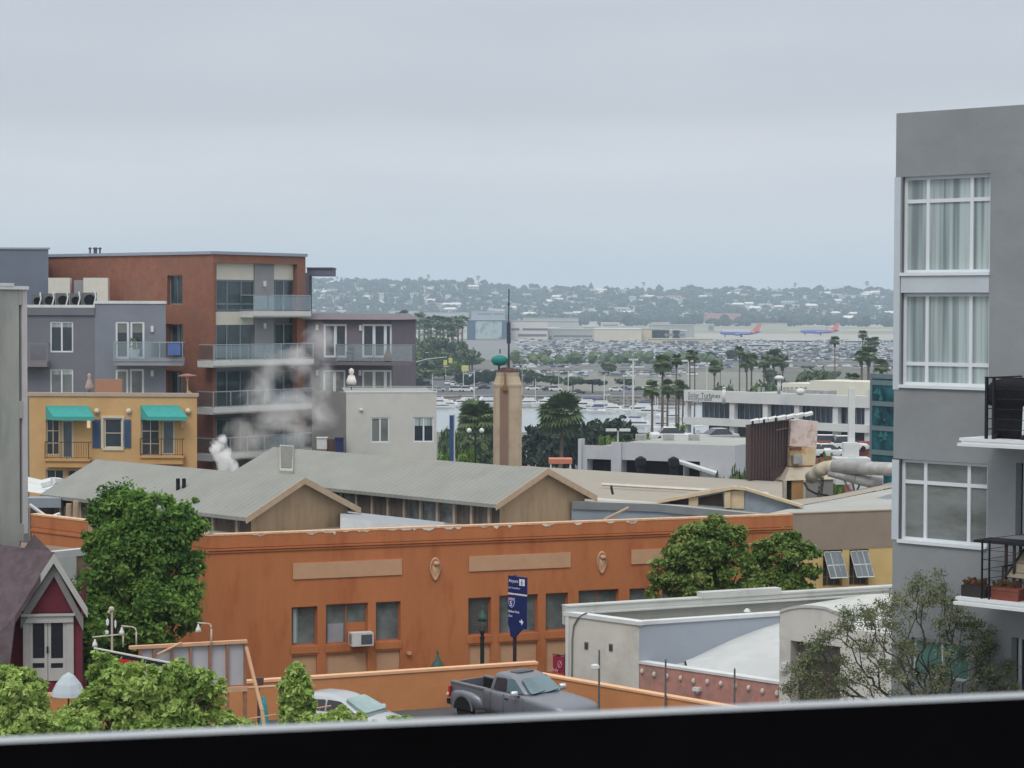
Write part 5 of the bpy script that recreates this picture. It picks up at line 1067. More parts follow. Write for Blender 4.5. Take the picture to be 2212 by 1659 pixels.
# condensers and white stair boxes on its roof
zR=zg1+.24
for i,(ua,ub,va,lb) in enumerate(((68,88,636,'leftmost grey condenser on the slate roof, half behind the concrete building'),(92,116,634,'second grey condenser from the left on the slate roof'),(120,146,633,'third condenser on the slate roof, below the left white box'),(150,172,634,'condenser on the slate roof between the two white boxes'),(176,206,632,'rightmost condenser on the slate roof, before the right white box'))):
    Y=147+i*.2; a,b=P(ua,va,Y),P(ub,va,Y); q=thing('condenser_unit',lb,'air conditioner',Vector(((a.x+b.x)/2,Y,zR)),'condenser units on the slate roof')
    m=MB(); m.box(a.x,b.x,Y,Y+.5,zR,a.z); m.build('casing',mat('condenser_grey_%d'%i,(104,108,110),.7,.1,3),q)
    m=MB(); cx,cz=(a.x+b.x)/2+.08,(a.z*.5+zR*.5); rr=min((b.x-a.x)*.4,(a.z-zR)*.42)
    m.loft([[Vector((cx+r*math.cos(t_),Y-o_,cz+r*math.sin(t_))) for t_ in [2*math.pi*k/16 for k in range(16)]] for r,o_ in ((rr,0),(rr,.04),(rr*.85,.045),(rr*.8,.01))]); m.build('fan_grille',M_black,q)
    m=MB(); m.path([Vector((b.x-.05,Y-.05,a.z-.1)),Vector((b.x-.0,Y-.15,a.z+.12)),Vector((b.x+.06,Y-.2,a.z-.3)),Vector((b.x-.1,Y-.25,zR+.02))],.045,7); m.build('white_pipe',M_white,q)

# ================================================================ brick apartment block
M_bk=mat('russet_brick',(142,98,82),.95,.14,2.2,stain=(126,98,90),stain_amt=.7,stain_scale=.3); M_bk2=M_bk
BL=Fac(105,155.5,460,145); BR=Fac(460,145,660,151.8); t=thing('brick_apartments','russet brick apartment block with glass balconies and tall corner windows','building',BL.w(BL.L,-20))
zB=BL.z(460,549); v1=BL.rect(361,595,394,658); 
v2=BL.rect(358,700,395,790); v3=BL.rect(358,800,395,880)
m=MB(); m.wall(BL,0,BL.L,-20,zB,[v1,v2,v3],.6); m.quad(BL.w(0,-20),BL.w(0,-20,-6),BL.w(0,zB,-6),BL.w(0,zB)); m.build('left_wall',M_bk,t)
m=MB(); m.fb(BL,-.1,BL.L+.0,zB,zB+.2,-.4,.12); m.fb(BR,.0,BR.L+.1,zB+.001,zB+.2,-.4,.12); m.build('coping',mat('slate_coping',(150,158,172),.8,.05,2),t)
M_ffr=mat('grey_window_frame',(122,132,140),.5,.05,3); M_pane2=glassm('dark_teal_pane',(58,72,76),.08,.5)
window(t,BL,v1,cols=(.5,),rows=(),inset=.3,fw=.08,fm=M_ffr,gm=M_pane2)
m=MB(); r=BL.rect(361,640,394,660); 
for r in (v2,v3): window(t,BL,r,cols=(.5,),inset=.5,fw=.1,fm=M_ffr,gm=M_pane2)
# right face: tall opening with cream panels, windows, grey bay and balconies
op=[BR.s(466),BR.s(642),-20,BR.z(470,567)]
m=MB(); m.wall(BR,0,BR.L,-20,zB,[tuple(op)],.55); m.quad(BR.w(BR.L,-20),BR.w(BR.L,-20,-8),BR.w(BR.L,zB,-8),BR.w(BR.L,zB)); m.build('right_wall',M_bk,t)
m=MB(); m.quad(BL.w(0,zB-.1,-.2),BL.w(BL.L,zB-.1,0),BR.w(BR.L,zB-.1,0),BR.w(BR.L,zB-.1,-16)); m.build('roof',M_pale2,t)
M_crm=mat('cream_panel',(206,204,192),.85,.05,1.5); M_bay=mat('bay_grey',(142,144,146),.9,.06,1)
IN=.5
def q_(ua,va,ub,vb,o=-IN): return BR.rect(ua,va,ub,vb,o)
m=MB(); m.fb(BR,op[0],op[1],-20,op[3],-IN-.4,-IN-.2); m.build('back_wall',M_bay,t)
for a in ((467,567,550,604),(466,673,549,702),(590,566,638,604)):
    m=MB(); r=q_(*a,-.4); m.fb(BR,r[0],r[1],r[2],r[3],-IN,-.38); m.build('cream_panel',M_crm,t)
m=MB(); r=q_(550,564,592,672,-.3); m.fb(BR,r[0],r[1],-20,r[3],-IN-.1,-.3); m.build('grey_bay',M_bay,t)
rows=[(605,671),(699,787),(801,890),(905,985)]
for k,(va,vb) in enumerate(rows):
    a=q_(466,va,548 if k<1 else 545,vb,-.42); w=window(t,BR,a,cols=(.29,.66),rows=(.22,) if k==0 else (),inset=.42,fw=.07,fm=M_ffr,gm=M_pane2,bar=.1)
    a=q_(593,va,642,vb,-.42); w=window(t,BR,a,cols=(.4,),rows=(),inset=.44,fw=.07,fm=M_ffr,gm=M_pane2,bar=.13,name='balcony_door')
for v in (614,705): m=MB(); r=BR.rect(570,v-7,575,v+5,-.2); m.fb(BR,r[0],r[1],r[2],r[3],-.3,-.18); m.build('wall_lamp',M_white,t)
m=MB(); r=BR.rect(467,788,642,800,-.3); m.fb(BR,op[0],op[1],r[2],r[3],-.55,-.3); m.build('ceiling_strip',M_bay,t)
M_slabc=mat('cream_slab',(206,208,204),.85,.05,1.5)
for k,(ua,ub,vt,vb,oo) in enumerate(((549,672,672,690,.9),(462,678,780,792,1.0),(461,678,882,895,1.1),(460,678,983,1000,1.1))):
    s0,s1=BR.s(ua,v=700,o=oo),BR.s(ub,v=700,o=oo); s1=min(s1,BR.L+1.4); z1=BR.z(ua,vt,oo)
    m=MB(); m.fb(BR,s0,s1,z1-.32,z1,-.55,oo); m.fb(BR,s0-.03,s1+.03,z1-.42,z1-.321,-.5,oo-.1); m.build('balcony_slab',M_slabc,t)
    railing(t,BR,s0+.03,s1-.03,z1,1.02,-.4,oo-.02,M_railg,step=1.45,thick=.065,glass=M_cg)
# thin corner column
m=MB(); r=BR.rect(651,600,660,1000); m.fb(BR,BR.L+.0,BR.L+.35,-20,zB-1.1,-.35,-.02); m.build('corner_column',mat('slate_column',(92,92,104),.9,.05,2),t)
# slate penthouse at left
PH=Fac(-60,150,105,150); q=thing('slate_penthouse','slate grey rooftop block left of the brick apartments','building',PH.w(0,-3)); m=MB(); zz=PH.z(50,538.5); m.hexa([PH.w(0,-3,0),PH.w(PH.L,-3,0),PH.w(PH.L-1.8,-3,-6),PH.w(0,-3,-6),PH.w(0,zz,0),PH.w(PH.L,zz,0),PH.w(PH.L-1.8,zz,-6),PH.w(0,zz,-6)]); m.build('wall',mat('slate_block',(112,120,134),.95,.05,1),q); m=MB(); m.fb(PH,-.1,PH.L+.05,zz,zz+.12,-.3,.08); m.build('coping',M_railg,q)
# white stair boxes
for ua,ub,va,vb,lb in ((104,151,600,632,'left white plant box with sloping foot on the slate roof'),(180,233,600,664,'right white plant box on the slate roof before the brick wall')):
    Y=149.3; a,b=P(ua,va,Y),P(ub,vb,Y); q=thing('plant_box',lb,'roof box',Vector((a.x,Y,zR)),'white boxes on the slate roof')
    m=MB(); m.box(a.x,b.x,Y,Y+.7,zR,a.z); m.build('box',mat('box_cream',(206,204,194),.85,.05,2),q)
    if ua>150: m=MB(); m.box(P(157,0,Y).x,P(181,0,Y).x,Y+.1,Y+.6,zR,P(160,605,Y).z); m.build('grey_side',M_bay,q)
    if ua>150: m=MB(); m.box(a.x+.3,b.x+.15,Y-.5,Y-.05,zR,zR+.28); m.build('plinth',M_white,q)
for i,u in enumerate((195,205,211,217)):
    pass
q=thing('roof_vents','row of tiny vents on top of the brick apartments','vent',P(207,545,156)); m=MB()
for u in (194.5,204,208,216): c=P(u,545,156.5); m.tube(c+Vector((0,0,-.3)),c+Vector((0,0,.22)),.07,n=6); m.lathe([(.12,c.z+.22),(.12,c.z+.3),(.02,c.z+.36)],(c.x,c.y,0),6)
m.build('vent',mat('vent_dark',(84,88,98),.7,.1,3),q)
# ================================================================ right grey wing and low light block
RW=Fac(650,152,848,151); t=thing('grey_balcony_wing','mauve grey apartment wing with white balcony doors right of the brick block','building',RW.w(0,-20))
M_mg=mat('mauve_grey',(118,112,120),.95,.07,.8); zr1=RW.z(700,686)
h=[RW.rect(699,700,749,772),RW.rect(782,700,846,772),RW.rect(698,799,746,850),RW.rect(782,799,846,850),RW.rect(690,905,714,970)]
m=MB(); m.wall(RW,0,RW.L,-20,zr1,h,.2); m.quad(RW.w(RW.L,-20),RW.w(RW.L,-20,-8),RW.w(RW.L,zr1,-8),RW.w(RW.L,zr1)); m.build('wall',M_mg,t)
m=MB(); r0=RW.z(700,690); r1_=RW.z(700,677); m.hexa([RW.w(0,r0,.5),RW.w(RW.L+.4,r0,.5),RW.w(RW.L+.4,r0,-8),RW.w(0,r0,-8),RW.w(0,r1_,-.1),RW.w(RW.L-.3,r1_,-.1),RW.w(RW.L-.3,r1_,-7),RW.w(0,r1_,-7)]); m.build('roof_fascia',mat('mauve_fascia',(122,116,122),.9,.06,1),t)
for r,c,gm in ((h[0],(.5,),M_glass),(h[1],(.4,.78),M_glass),(h[2],(.5,),M_gpane),(h[3],(.4,.78),M_gpane),(h[4],(),M_glass)): window(t,RW,r,cols=c,inset=.08,fw=.13,fm=M_frame,gm=gm,bar=.2,name='balcony_door')
s0,s1=RW.s(726,o=1.0),RW.s(889,o=1.0); z1=RW.z(726,781,1.0); m=MB(); m.fb(RW,RW.s(690,o=0),RW.L,z1-.28,z1-.0,0,.5); m.fb(RW,s0,s1,z1-.24,z1-.02,.5,1.0); m.build('balcony_slab',mat('slab_mauve',(108,104,112),.9,.05,2),t)
railing(t,RW,s0,s1,z1,1.12,.0,1.0,mat('rail_mauve',(134,136,144),.6,.05,3),step=1.3,thick=.07,glass=M_cg)
for u,v in ((686,707),(840-60,708),(687,805),(779,805)): m=MB(); r=RW.rect(u-3.5,v-6,u+2,v+6); m.fb(RW,r[0],r[1],r[2],r[3],0,.12); m.build('wall_lamp',M_white,t)
# canopy box above
a,b=P(663,580,153),P(718,596,153); m=MB(); m.box(a.x,b.x,153,156,b.z,a.z); m.box(a.x-.03,b.x+.05,152.9,156,a.z+.0,a.z+.08); m.build('roof_canopy',mat('canopy_slate',(104,110,124),.9,.05,1),t); m=MB(); m.box(P(664,0,155).x,P(672,0,155).x,155,155.6,zr1-.3,a.z-.1); m.build('canopy_post',mat('slate_post',(90,94,110),.9,.05,1),t)
# furniture on that balcony
c=P(736,775,RW.o.y-.5); q=thing('balcony_stool','black stool between the white doors on the mauve balcony','stool',RW.w(RW.s(757,o=.5),z1,.5)); s=RW.s(757,o=.5); m=MB(); m.fb(RW,s-.25,s+.25,z1+.5,z1+.62,.3,.7); m.fb(RW,s-.22,s+.22,z1+.7,z1+1.0,.3,.36); 
for ds in (-.2,.2): 
    for oo in (.33,.67): m.fb(RW,s+ds-.02,s+ds+.02,z1,z1+.5,oo-.02,oo+.02)
m.build('stool',M_black,q)
c=RW.s(838,o=.5); q=thing('urn_planter','brown urn by the right door of the mauve balcony','urn',RW.w(c,z1,.5)); p=RW.w(c,0,.5); m=MB(); m.lathe([(.2,z1+.01),(.28,z1+.3),(.2,z1+.62),(.1,z1+.75),(.16,z1+.85)],(p.x,p.y,0),12); m.build('urn',mat('urn_brown',(132,96,70),.7,.1,3),q,smooth=True)
LB=Fac(748,140,943.6,140.6); t=thing('light_grey_block','light grey stucco block with two dark windows and flat top right of the steam','building',LB.w(0,-20))
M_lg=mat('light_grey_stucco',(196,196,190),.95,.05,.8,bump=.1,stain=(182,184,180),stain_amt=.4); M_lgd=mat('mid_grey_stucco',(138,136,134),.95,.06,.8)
zl_=LB.z(760,848); w1=LB.rect(801,902,841,956); w2=LB.rect(893,901,937,955)
m=MB(); m.wall(LB,0,LB.L,-20,zl_,[w1,w2],.16); m.quad(LB.w(LB.L,-20),LB.w(LB.L,-20,-6),LB.w(LB.L,zl_,-6),LB.w(LB.L,zl_)); m.build('wall',M_lg,t)
m=MB(); m.quad(LB.w(0,zl_-.05,0),LB.w(LB.L,zl_-.05,0),LB.w(LB.L,zl_-.05,-10),LB.w(0,zl_-.05,-10)); m.build('terrace',M_pale2,t)
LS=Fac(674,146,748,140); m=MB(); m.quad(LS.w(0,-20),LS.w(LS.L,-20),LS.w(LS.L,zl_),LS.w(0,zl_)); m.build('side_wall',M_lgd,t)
m=MB(); m.fb(LB,-.03,LB.L+.03,zl_,zl_+.08,-.2,.03); m.build('coping',M_frame,t)
for r,gm in ((w1,M_gpane),(w2,M_glass)): window(t,LB,r,cols=(.5,),inset=.08,fw=.08,fm=M_frame,gm=gm,bar=.1,blind=(.3,M_blind) if gm is M_glass else None)
m=MB(); c=LB.px(780,885.5); m.lathe([(.02,0)]*1,(0,0,0),3) if False else m.ball(LB.w(c[0],c[1],.05),.14,8,5,.8); m.build('round_lamp',M_white,t)
railing(t,LB,0.05,LB.L+.0,zl_+.08,.28,-.3,-.1,mat('rail_pale',(170,176,178),.6,.05,3),step=30,thick=.05)
c=P(759,846,146); q=thing('patio_umbrella','closed white patio umbrella on the light grey terrace','umbrella',Vector((c.x,c.y,zl_-.05))); zt_=P(759,795,146).z; zb2=zl_-.05
m=MB(); m.lathe([(.3,zb2+.35),(.34,zb2+.55),(.2,zb2+.95),(.22,zt_-.8),(.12,zt_-.4),(.17,zt_-.3),(.17,zt_-.12),(.02,zt_)],(c.x,c.y,0),12); m.build('canopy',mat('white_canvas',(216,212,206),.9,.05,3),q,smooth=True); m=MB(); m.tube((c.x,c.y,zb2),(c.x,c.y,zb2+.4),.03); m.build('pole',M_dark,q)
# lower slate balcony with white grill and blue bin
q=thing('white_box','white storage box standing behind the larger grey shed roof ridge','box',P(694,1000,140)); a,b=P(684,947,139),P(706,970,139); m=MB(); m.box(a.x,b.x,139,139.6,b.z,a.z); m.box(a.x-.03,b.x+.03,138.95,139.65,a.z,a.z+.06); m.build('box',M_white,q)
q=thing('blue_bin','dark blue bin behind the larger grey shed roof','bin',P(733,1000,140)); a,b=P(723,949,139),P(742,985,139); m=MB(); m.box(a.x+.03,b.x-.03,139,139.6,b.z-1,a.z); m.box(a.x,b.x,138.95,139.65,a.z,a.z+.1); m.build('bin',mat('bin_blue',(48,54,96),.6,.1,3),q)
q=thing('brown_box','brown crate between the white box and the blue bin','crate',P(714,1000,140)); a,b=P(706,949,139.2),P(722,982,139.2); m=MB(); m.box(a.x,b.x,139.2,139.7,b.z-1,a.z); m.build('crate',mat('crate_brown',(96,74,70),.8,.1,3),q)

# low white roof and timber between the concrete building and the smaller shed
t=thing('low_white_roof','low white patched roof with pale beams left of the smaller grey shed','building',P(100,1080,112)+Vector((0,0,-6)))
m=MB(); a,b,c_,d=P(60,1062,108),P(128,1072,106),P(128,1045,118),P(60,1030,118); m.add([a,b,c_,d],[(0,1,2,3)]); m.build('roof',M_white,t)
m=MB(); a,b=P(60,1074,105),P(127,1094,104); m.box(a.x,b.x,104.5,105.5,a.z-.45,a.z); m.build('fascia',mat('pale_blue_fascia',(140,148,156),.9,.05,2),t)
m=MB(); m.box(P(60,0,106).x,P(130,0,106).x,106,106.3,-20,P(60,1085,106).z); m.build('wall',mat('dark_boards',(72,68,68),.9,.2,2),t)
for p_,q_2 in (((64,1090),(100,1116)),((108,1118),(130,1110))): m=MB(); m.tube(P(*p_,103),P(*q_2,103),.09,n=6); m.build('beam',M_white,t)
m=MB(); m.path([P(90,1046,111),P(112,1040,111),P(130,1041,112)],.22,6); m.build('tarp_roll',M_white,t)
for i,(u,v) in enumerate(((148,1088),(163,1082))):
    t=thing('vent_pipe','thick pale vent pipe before the left end of the smaller shed, '+('left' if i==0 else 'right')+' one','pipe',P(u,1120,101)); m=MB(); m.tube(P(u,1125,101),P(u+1,v,101),.13,n=10); m.build('pipe',M_rake,t)
t=thing('low_white_shed','low white roof in the gap between the two gabled sheds','building',P(800,1130,96)+Vector((0,0,-5)))
m=MB(); m.add([P(735,1118,94.5),P(960,1142,93),P(960,1128,99),P(735,1103,101)],[(0,1,2,3)]); m.build('roof',mat('plain_white_roof',(150,156,160),.9,.05,1),t)
m=MB(); a,b=P(735,1118,94.5),P(960,1142,93); m.quad(Vector((a.x,a.y,-20)),Vector((b.x,b.y,-20)),b,a); m.build('wall',M_white,t)
# ================================================================ foliage helpers
NP=np.random.RandomState(11)
def leaf_cloud(centres,radii,n,size,flat=.8,rs=None,clump=None,shell=.55,aspect=1.7):
    """n leaf quads in ellipsoidal lobes; returns verts, faces"""
    rs=rs or NP; C=np.array(centres,float); R=np.array(radii,float); R=R if R.ndim==2 else np.stack([R,R,R],1)
    vol=(R.prod(1))**(2/3); k=rs.choice(len(C),n,p=vol/vol.sum())
    if clump:   # twig clusters: gather the leaves round fewer points
        nc=max(4,n//clump); kc=rs.choice(len(C),nc,p=vol/vol.sum()); d=rs.normal(size=(nc,3)); d/=np.linalg.norm(d,axis=1)[:,None]; r=rs.uniform(shell,1.0,nc)**.6
        cc=C[kc]+d*R[kc]*r[:,None]*rs.uniform(.85,1.12,(nc,1)); cr=R[kc].mean(1)*rs.uniform(.07,.21,nc)
        j=rs.randint(0,nc,n); p=cc[j]+rs.normal(size=(n,3))*cr[j][:,None]*[1,1,.75]; outd=d[j]
    else:
        d=rs.normal(size=(n,3)); d/=np.linalg.norm(d,axis=1)[:,None]; p=C[k]+d*R[k]*(rs.uniform(shell**3,1,n)**(1/3))[:,None]; outd=d
    nrm=outd*.6+rs.normal(size=(n,3))*.6+[0,0,.35]; nrm/=np.linalg.norm(nrm,axis=1)[:,None]
    a=np.cross(nrm,rs.normal(size=(n,3))); a/=np.linalg.norm(a,axis=1)[:,None]; b=np.cross(nrm,a)
    s=size*rs.uniform(.6,1.25,n)[:,None]; a=a*s*.5*aspect; b=b*s*.5
    V=np.stack([p-a,p-b*.9,p+a,p+b*.9],1).reshape(-1,3); F=np.arange(4*n).reshape(n,4)
    return V,F
def np_mesh(name,V,F,m_,parent=None,org=None):
    org=np.array(org if org is not None else (tuple(WLOC[parent.name]) if parent else (0,0,0)),float)
    me=bpy.data.meshes.new(name); V=V-org; n=len(V); f=len(F); k=F.shape[1]
    me.vertices.add(n); me.vertices.foreach_set('co',V.astype(np.float32).ravel()); me.loops.add(f*k); me.polygons.add(f)
    me.loops.foreach_set('vertex_index',F.astype(np.int32).ravel()); me.polygons.foreach_set('loop_start',np.arange(0,f*k,k,dtype=np.int32)); me.polygons.foreach_set('loop_total',np.full(f,k,np.int32))
    me.materials.append(m_); me.update(calc_edges=True); me.validate(); o=bpy.data.objects.new(name,me); COL.objects.link(o)
    if parent: o.parent=parent
    else: o.location=org
    WLOC[o.name]=Vector(org); return o
M_bark=mat('bark',(84,70,58),.95,.2,4); M_barkg=mat('grey_bark',(74,70,66),.95,.2,4)
LG_mid=leafm('leaf_green',[(54,88,42),(86,124,56),(120,158,72),(160,186,98)],trans=.35)
LG_bright=leafm('leaf_bright',[(98,136,70),(136,168,84),(174,196,108),(206,218,146)],trans=.3)
LG_right=leafm('leaf_olive',[(66,94,42),(94,122,56),(128,150,76),(158,146,92)],trans=.2)
LG_sparse=leafm('leaf_dull',[(74,86,64),(98,108,78),(122,128,94),(140,138,108)],trans=.1)
LG_far=leafm('leaf_far',[(50,70,46),(68,88,56),(88,106,68),(108,122,80)],trans=0)
LG_fardark=leafm('leaf_far_dark',[(32,46,36),(46,60,46),(62,78,58)],trans=0)
LG_palm=leafm('palm_leaf',[(54,72,44),(78,98,58),(108,122,78)],trans=0,rough=.5)
LG_lime=leafm('leaf_lime',[(70,100,40),(100,130,54),(130,150,76)],trans=.1)
def tree(label,lobes,Y,n,size,m_,base,trunk=(.22,),group=None,clump=38,depth=.8,seed=0,name='tree',shell=.5,cat='tree',limbs=True,bark=None):
    rs=np.random.RandomState(seed+5); bz=base[1] if base[1] is not None else gz(P(base[0],900,Y).x,Y); bp=P(base[0],900,Y); t=thing(name,label,cat,(bp.x,Y,bz),group)
    cs=[];rr=[]
    for i,(u,v,r) in enumerate(lobes):
        dy=rs.uniform(-.5,.5)*depth*r*Y/FPX; p=P(u,v,Y+dy); R=r*Y/FPX; cs.append(tuple(p)); rr.append((R,R*depth,R*rs.uniform(.85,1.0)))
    V,F=leaf_cloud(cs,rr,n,size,rs=rs,clump=clump,shell=shell); np_mesh('crown',V,F,m_,t)
    m=MB(); fork=Vector((bp.x,Y,bz+(min(c[2] for c in cs)-bz)*.75 if min(c[2] for c in cs)>bz+1 else bz+.8)); r0=trunk[0]
    m.tube((bp.x,Y,bz),fork,r0,r0*.8,8)
    if limbs:
        for c,R in zip(cs,rr): c=Vector(c); mid=fork.lerp(c,.5)+Vector((0,0,-.1*R[0])); m.tube(fork,mid,r0*.55,r0*.35,6); m.tube(mid,c,r0*.35,r0*.12,6)
    m.build('trunk',bark or M_bark,t); return t
# ================================================================ near trees
tree('big dense green street tree covering the left corner of the orange building',[(262,1120,70),(228,1150,52),(330,1110,50),(378,1138,52),(398,1185,46),(300,1190,85),(240,1215,55),(375,1250,66),(290,1270,78),(200,1300,62),(340,1320,78),(388,1330,42),(235,1345,60),(170,1320,42),(300,1360,50),(405,1085,22),(205,1115,32),(205,1190,26),(268,1088,30)],79,105000,.115,LG_mid,(300,-19),(.3,),seed=1,clump=170,depth=.7,shell=.7)
tree('green street tree with brown tinged top in front of the orange building, right',[(1530,1165,50),(1490,1200,52),(1560,1185,55),(1455,1240,48),(1520,1245,55),(1590,1245,50),(1440,1280,36),(1500,1290,45),(1560,1290,42),(1478,1170,30),(1545,1140,28)],88.5,44000,.125,LG_right,(1520,-20),(.22,),seed=2,clump=150,depth=.6,shell=.75)
tree('smaller street tree overlapping the orange and yellow walls, right of the brown tinged tree',[(1690,1190,42),(1660,1220,48),(1720,1210,46),(1735,1248,38),(1650,1262,40),(1700,1265,40),(1742,1275,24),(1628,1200,36),(1640,1240,36),(1720,1180,30)],91,26000,.125,LG_right,(1680,-20),(.2,),seed=3,clump=150,depth=.6,shell=.75)
tree('bright leafy tree top at the lower left corner in front of the red house',[(32,1482,44),(72,1492,30),(10,1520,50),(60,1548,52),(118,1562,34),(30,1580,60),(110,1600,50),(160,1575,34),(0,1450,26),(55,1462,22)],50,30000,.105,LG_bright,(60,-14.0),(.2,),seed=4,clump=110,depth=.9,shell=.35)
tree('bright yellow green tree top in front of the billboard',[(222,1440,36),(250,1480,52),(205,1520,40),(320,1480,50),(380,1455,40),(400,1490,50),(450,1475,34),(300,1530,70),(380,1550,62),(220,1560,66),(440,1530,44),(470,1500,22),(340,1590,60),(420,1590,50),(170,1545,40),(285,1440,22)],51,46000,.1,LG_bright,(320,-14.0),(.2,),seed=5,clump=110,depth=.9,shell=.35)
tree('small upright green tree in front of the silver car',[(638,1448,20),(645,1475,26),(628,1490,24),(650,1500,26),(636,1525,30),(655,1530,26),(640,1560,34)],60,9000,.11,LG_bright,(640,-14.0),(.1,),seed=6,clump=26,depth=.9,shell=.3)
tree('low leafy shrub beside the silver car windscreen',[(690,1562,22),(735,1536,13),(750,1548,18),(775,1552,16),(720,1556,20),(670,1565,24),(740,1575,34),(800,1572,20)],58,4600,.11,LG_bright,(720,-14.0),(.07,),seed=7,clump=24,depth=.9,shell=.3,name='shrub',cat='shrub')
tree('tiny yellow green shrub top right of the silver car',[(850,1560,18),(880,1562,18),(865,1572,20)],62,1500,.09,LG_bright,(865,-14.0),(.05,),seed=8,clump=20,depth=.9,shell=.3,name='shrub',cat='shrub')
tree('yellow green shrub tip under the billboard brace',[(490,1560,22),(515,1568,24),(470,1580,22),(540,1580,22)],57,2600,.1,LG_bright,(505,-14.0),(.05,),seed=9,clump=22,depth=.9,shell=.3,name='shrub',cat='shrub')
tree('dark shrub between the gabled house doors and the street tree',[(175,1330,30),(200,1370,34),(185,1400,30),(170,1440,26)],75,9000,.13,LG_mid,(190,-14.0),(.1,),seed=10,clump=30,depth=.9,name='shrub',cat='shrub')
# sparse wispy tree in front of the grey apartment
def wispy():
    Y=44; rs=np.random.RandomState(4); b=P(2010,1700,Y); t=thing('tree','sparse wispy tree with thin bare branches in front of the grey apartment building','tree',(b.x,Y,-14.0))
    m=MB(); tips=[]
    inv=CR.transposed(); ox=[1690,1730,1800,1900,1960,2010,2060,2110,2200]; oy=[1480,1400,1325,1295,1260,1218,1275,1330,1440]
    fork=P(2002,1590,Y); m.tube((b.x,Y,-14.0),fork,.12,.085,8); nodes=[fork]; par=[-1]
    for (u,v,pi) in ((2003,1555,0),(1975,1500,1),(1900,1430,2),(1830,1370,3),(2030,1470,1),(2062,1400,5),(2040,1310,6),(2110,1500,1),(2160,1440,8),(1900,1530,1),(1800,1480,10)):
        nodes.append(P(u,v,Y+rs.uniform(-.3,.3))); par.append(pi)
    pts=[]
    while len(pts)<900:
        u=rs.uniform(1690,2200); v=rs.uniform(1215,1600); 
        if v<np.interp(u,ox,oy)+rs.uniform(0,10): continue
        h=1-abs(u-1960)/280; pts.append(P(u,v,Y+rs.normal()*.45*max(.3,h)))
    PL=[0.0]
    for i in range(1,len(nodes)): PL.append(PL[par[i]]+(nodes[i]-nodes[par[i]]).length)
    pts.sort(key=lambda p:(p-fork).length); N_=np.array([tuple(n) for n in nodes])
    for p in pts:
        d=np.linalg.norm(N_-np.array(tuple(p)),axis=1); j=int(np.argmin(d*1.0+.45*np.array(PL))); 
        if d.min()<.05: continue
        ns=max(1,int(math.ceil(d[j]/.4))); a0=nodes[j]; pj=j
        for k_ in range(1,ns+1):
            q_=a0.lerp(p,k_/ns)+Vector(rs.uniform(-.018,.018,3))+Vector((0,0,-.06*math.sin(math.pi*k_/ns)*d[j])); nodes.append(q_); par.append(pj); PL.append(PL[pj]+(q_-nodes[pj]).length); pj=len(nodes)-1; N_=np.vstack([N_,tuple(q_)])
    cnt=[1]*len(nodes)
    for i in range(len(nodes)-1,0,-1): cnt[par[i]]+=cnt[i]
    for i in range(1,len(nodes)): r=lambda c:.0034*c**.5; m.tube(nodes[par[i]],nodes[i],min(.08,r(cnt[i])*1.15),min(.075,r(cnt[i])),5,caps=False)
    m.build('branches',mat('thin_branch',(70,66,62),.95,.15,6),t)
    tips=[n for i,n in enumerate(nodes) if cnt[i]<=4]
    T=np.array([tuple(x) for x in tips]); n=36000; w=np.random.RandomState(1).uniform(0,1,len(T))**2.2+.04; j=rs.choice(len(T),n,p=w/w.sum()); p=T[j]+rs.normal(size=(n,3))*[.075,.075,.06]
    # keep the crown inside the outline seen in the photo: wide below, pointed top
    a=rs.normal(size=(n,3)); a/=np.linalg.norm(a,axis=1)[:,None]; c=np.cross(a,rs.normal(size=(n,3))); c/=np.linalg.norm(c,axis=1)[:,None]; s=rs.uniform(.016,.042,n)[:,None]
    V=np.stack([p-a*s,p-c*s*.4,p+a*s,p+c*s*.4],1).reshape(-1,3); np_mesh('leaves',V,np.arange(4*n).reshape(n,4),LG_sparse,t)
wispy()

# ================================================================ palms
def palm_proto(name,h,crown,ncr,seed,label,loc,group,skirt=True):
    rs=random.Random(seed); t=thing(name,label,'palm tree',loc,group)
    m=MB(); n=6; pts=[Vector((loc[0]+.25*math.sin(i*.5),loc[1],loc[2]+h*i/n)) for i in range(n+1)]; m.path(pts,[.34-.14*i/n for i in range(n+1)],8); m.build('trunk',mat('palm_trunk_%d'%seed,(104,92,78),.95,.15,1),t)
    top=pts[-1]; m=MB()
    for i in range(ncr):
        a=rs.uniform(0,2*math.pi); el=rs.uniform(-.9,1.25); L_=crown*rs.uniform(.75,1.1); d=Vector((math.cos(a)*math.cos(el),math.sin(a)*math.cos(el),math.sin(el))); sd_=Vector((-math.sin(a),math.cos(a),0)); up=sd_.cross(d)
        hub=top+d*L_*.42; m.tube(top,hub,.03,.02,4)
        k=9   # fan of pointed blades
        for j in range(k):
            b=(j-(k-1)/2)/(k-1)*2.3; dd=(d*math.cos(b)+sd_*math.sin(b)).normalized(); tip=hub+dd*L_*.58+Vector((0,0,-.22*L_*(1-abs(el)/2))); w=(d*-math.sin(b)+sd_*math.cos(b))*.085*L_
            mid=hub+dd*L_*.3; m.add([hub,mid-w,tip,mid+w],[(0,1,2,3)])
    m.build('crown',LG_palm,t)
    if skirt:
        m=MB()
        for i in range(26):
            a=rs.uniform(0,6.28); d=Vector((math.cos(a),math.sin(a),0)); z=rs.uniform(.2,2.0); p=top-Vector((0,0,z)); m.add([p,p+d*.5*crown*.35+Vector((-.2*d.y,.2*d.x,-.7)),p+d*.6*crown*.35+Vector((0,0,-1.3)),p+d*.5*crown*.35+Vector((.2*d.y,-.2*d.x,-.7))],[(0,1,2,3)])
        m.build('dead_skirt',mat('palm_skirt_%d'%seed,(112,96,74),.95,.15,2),t)
    return t
CH={}
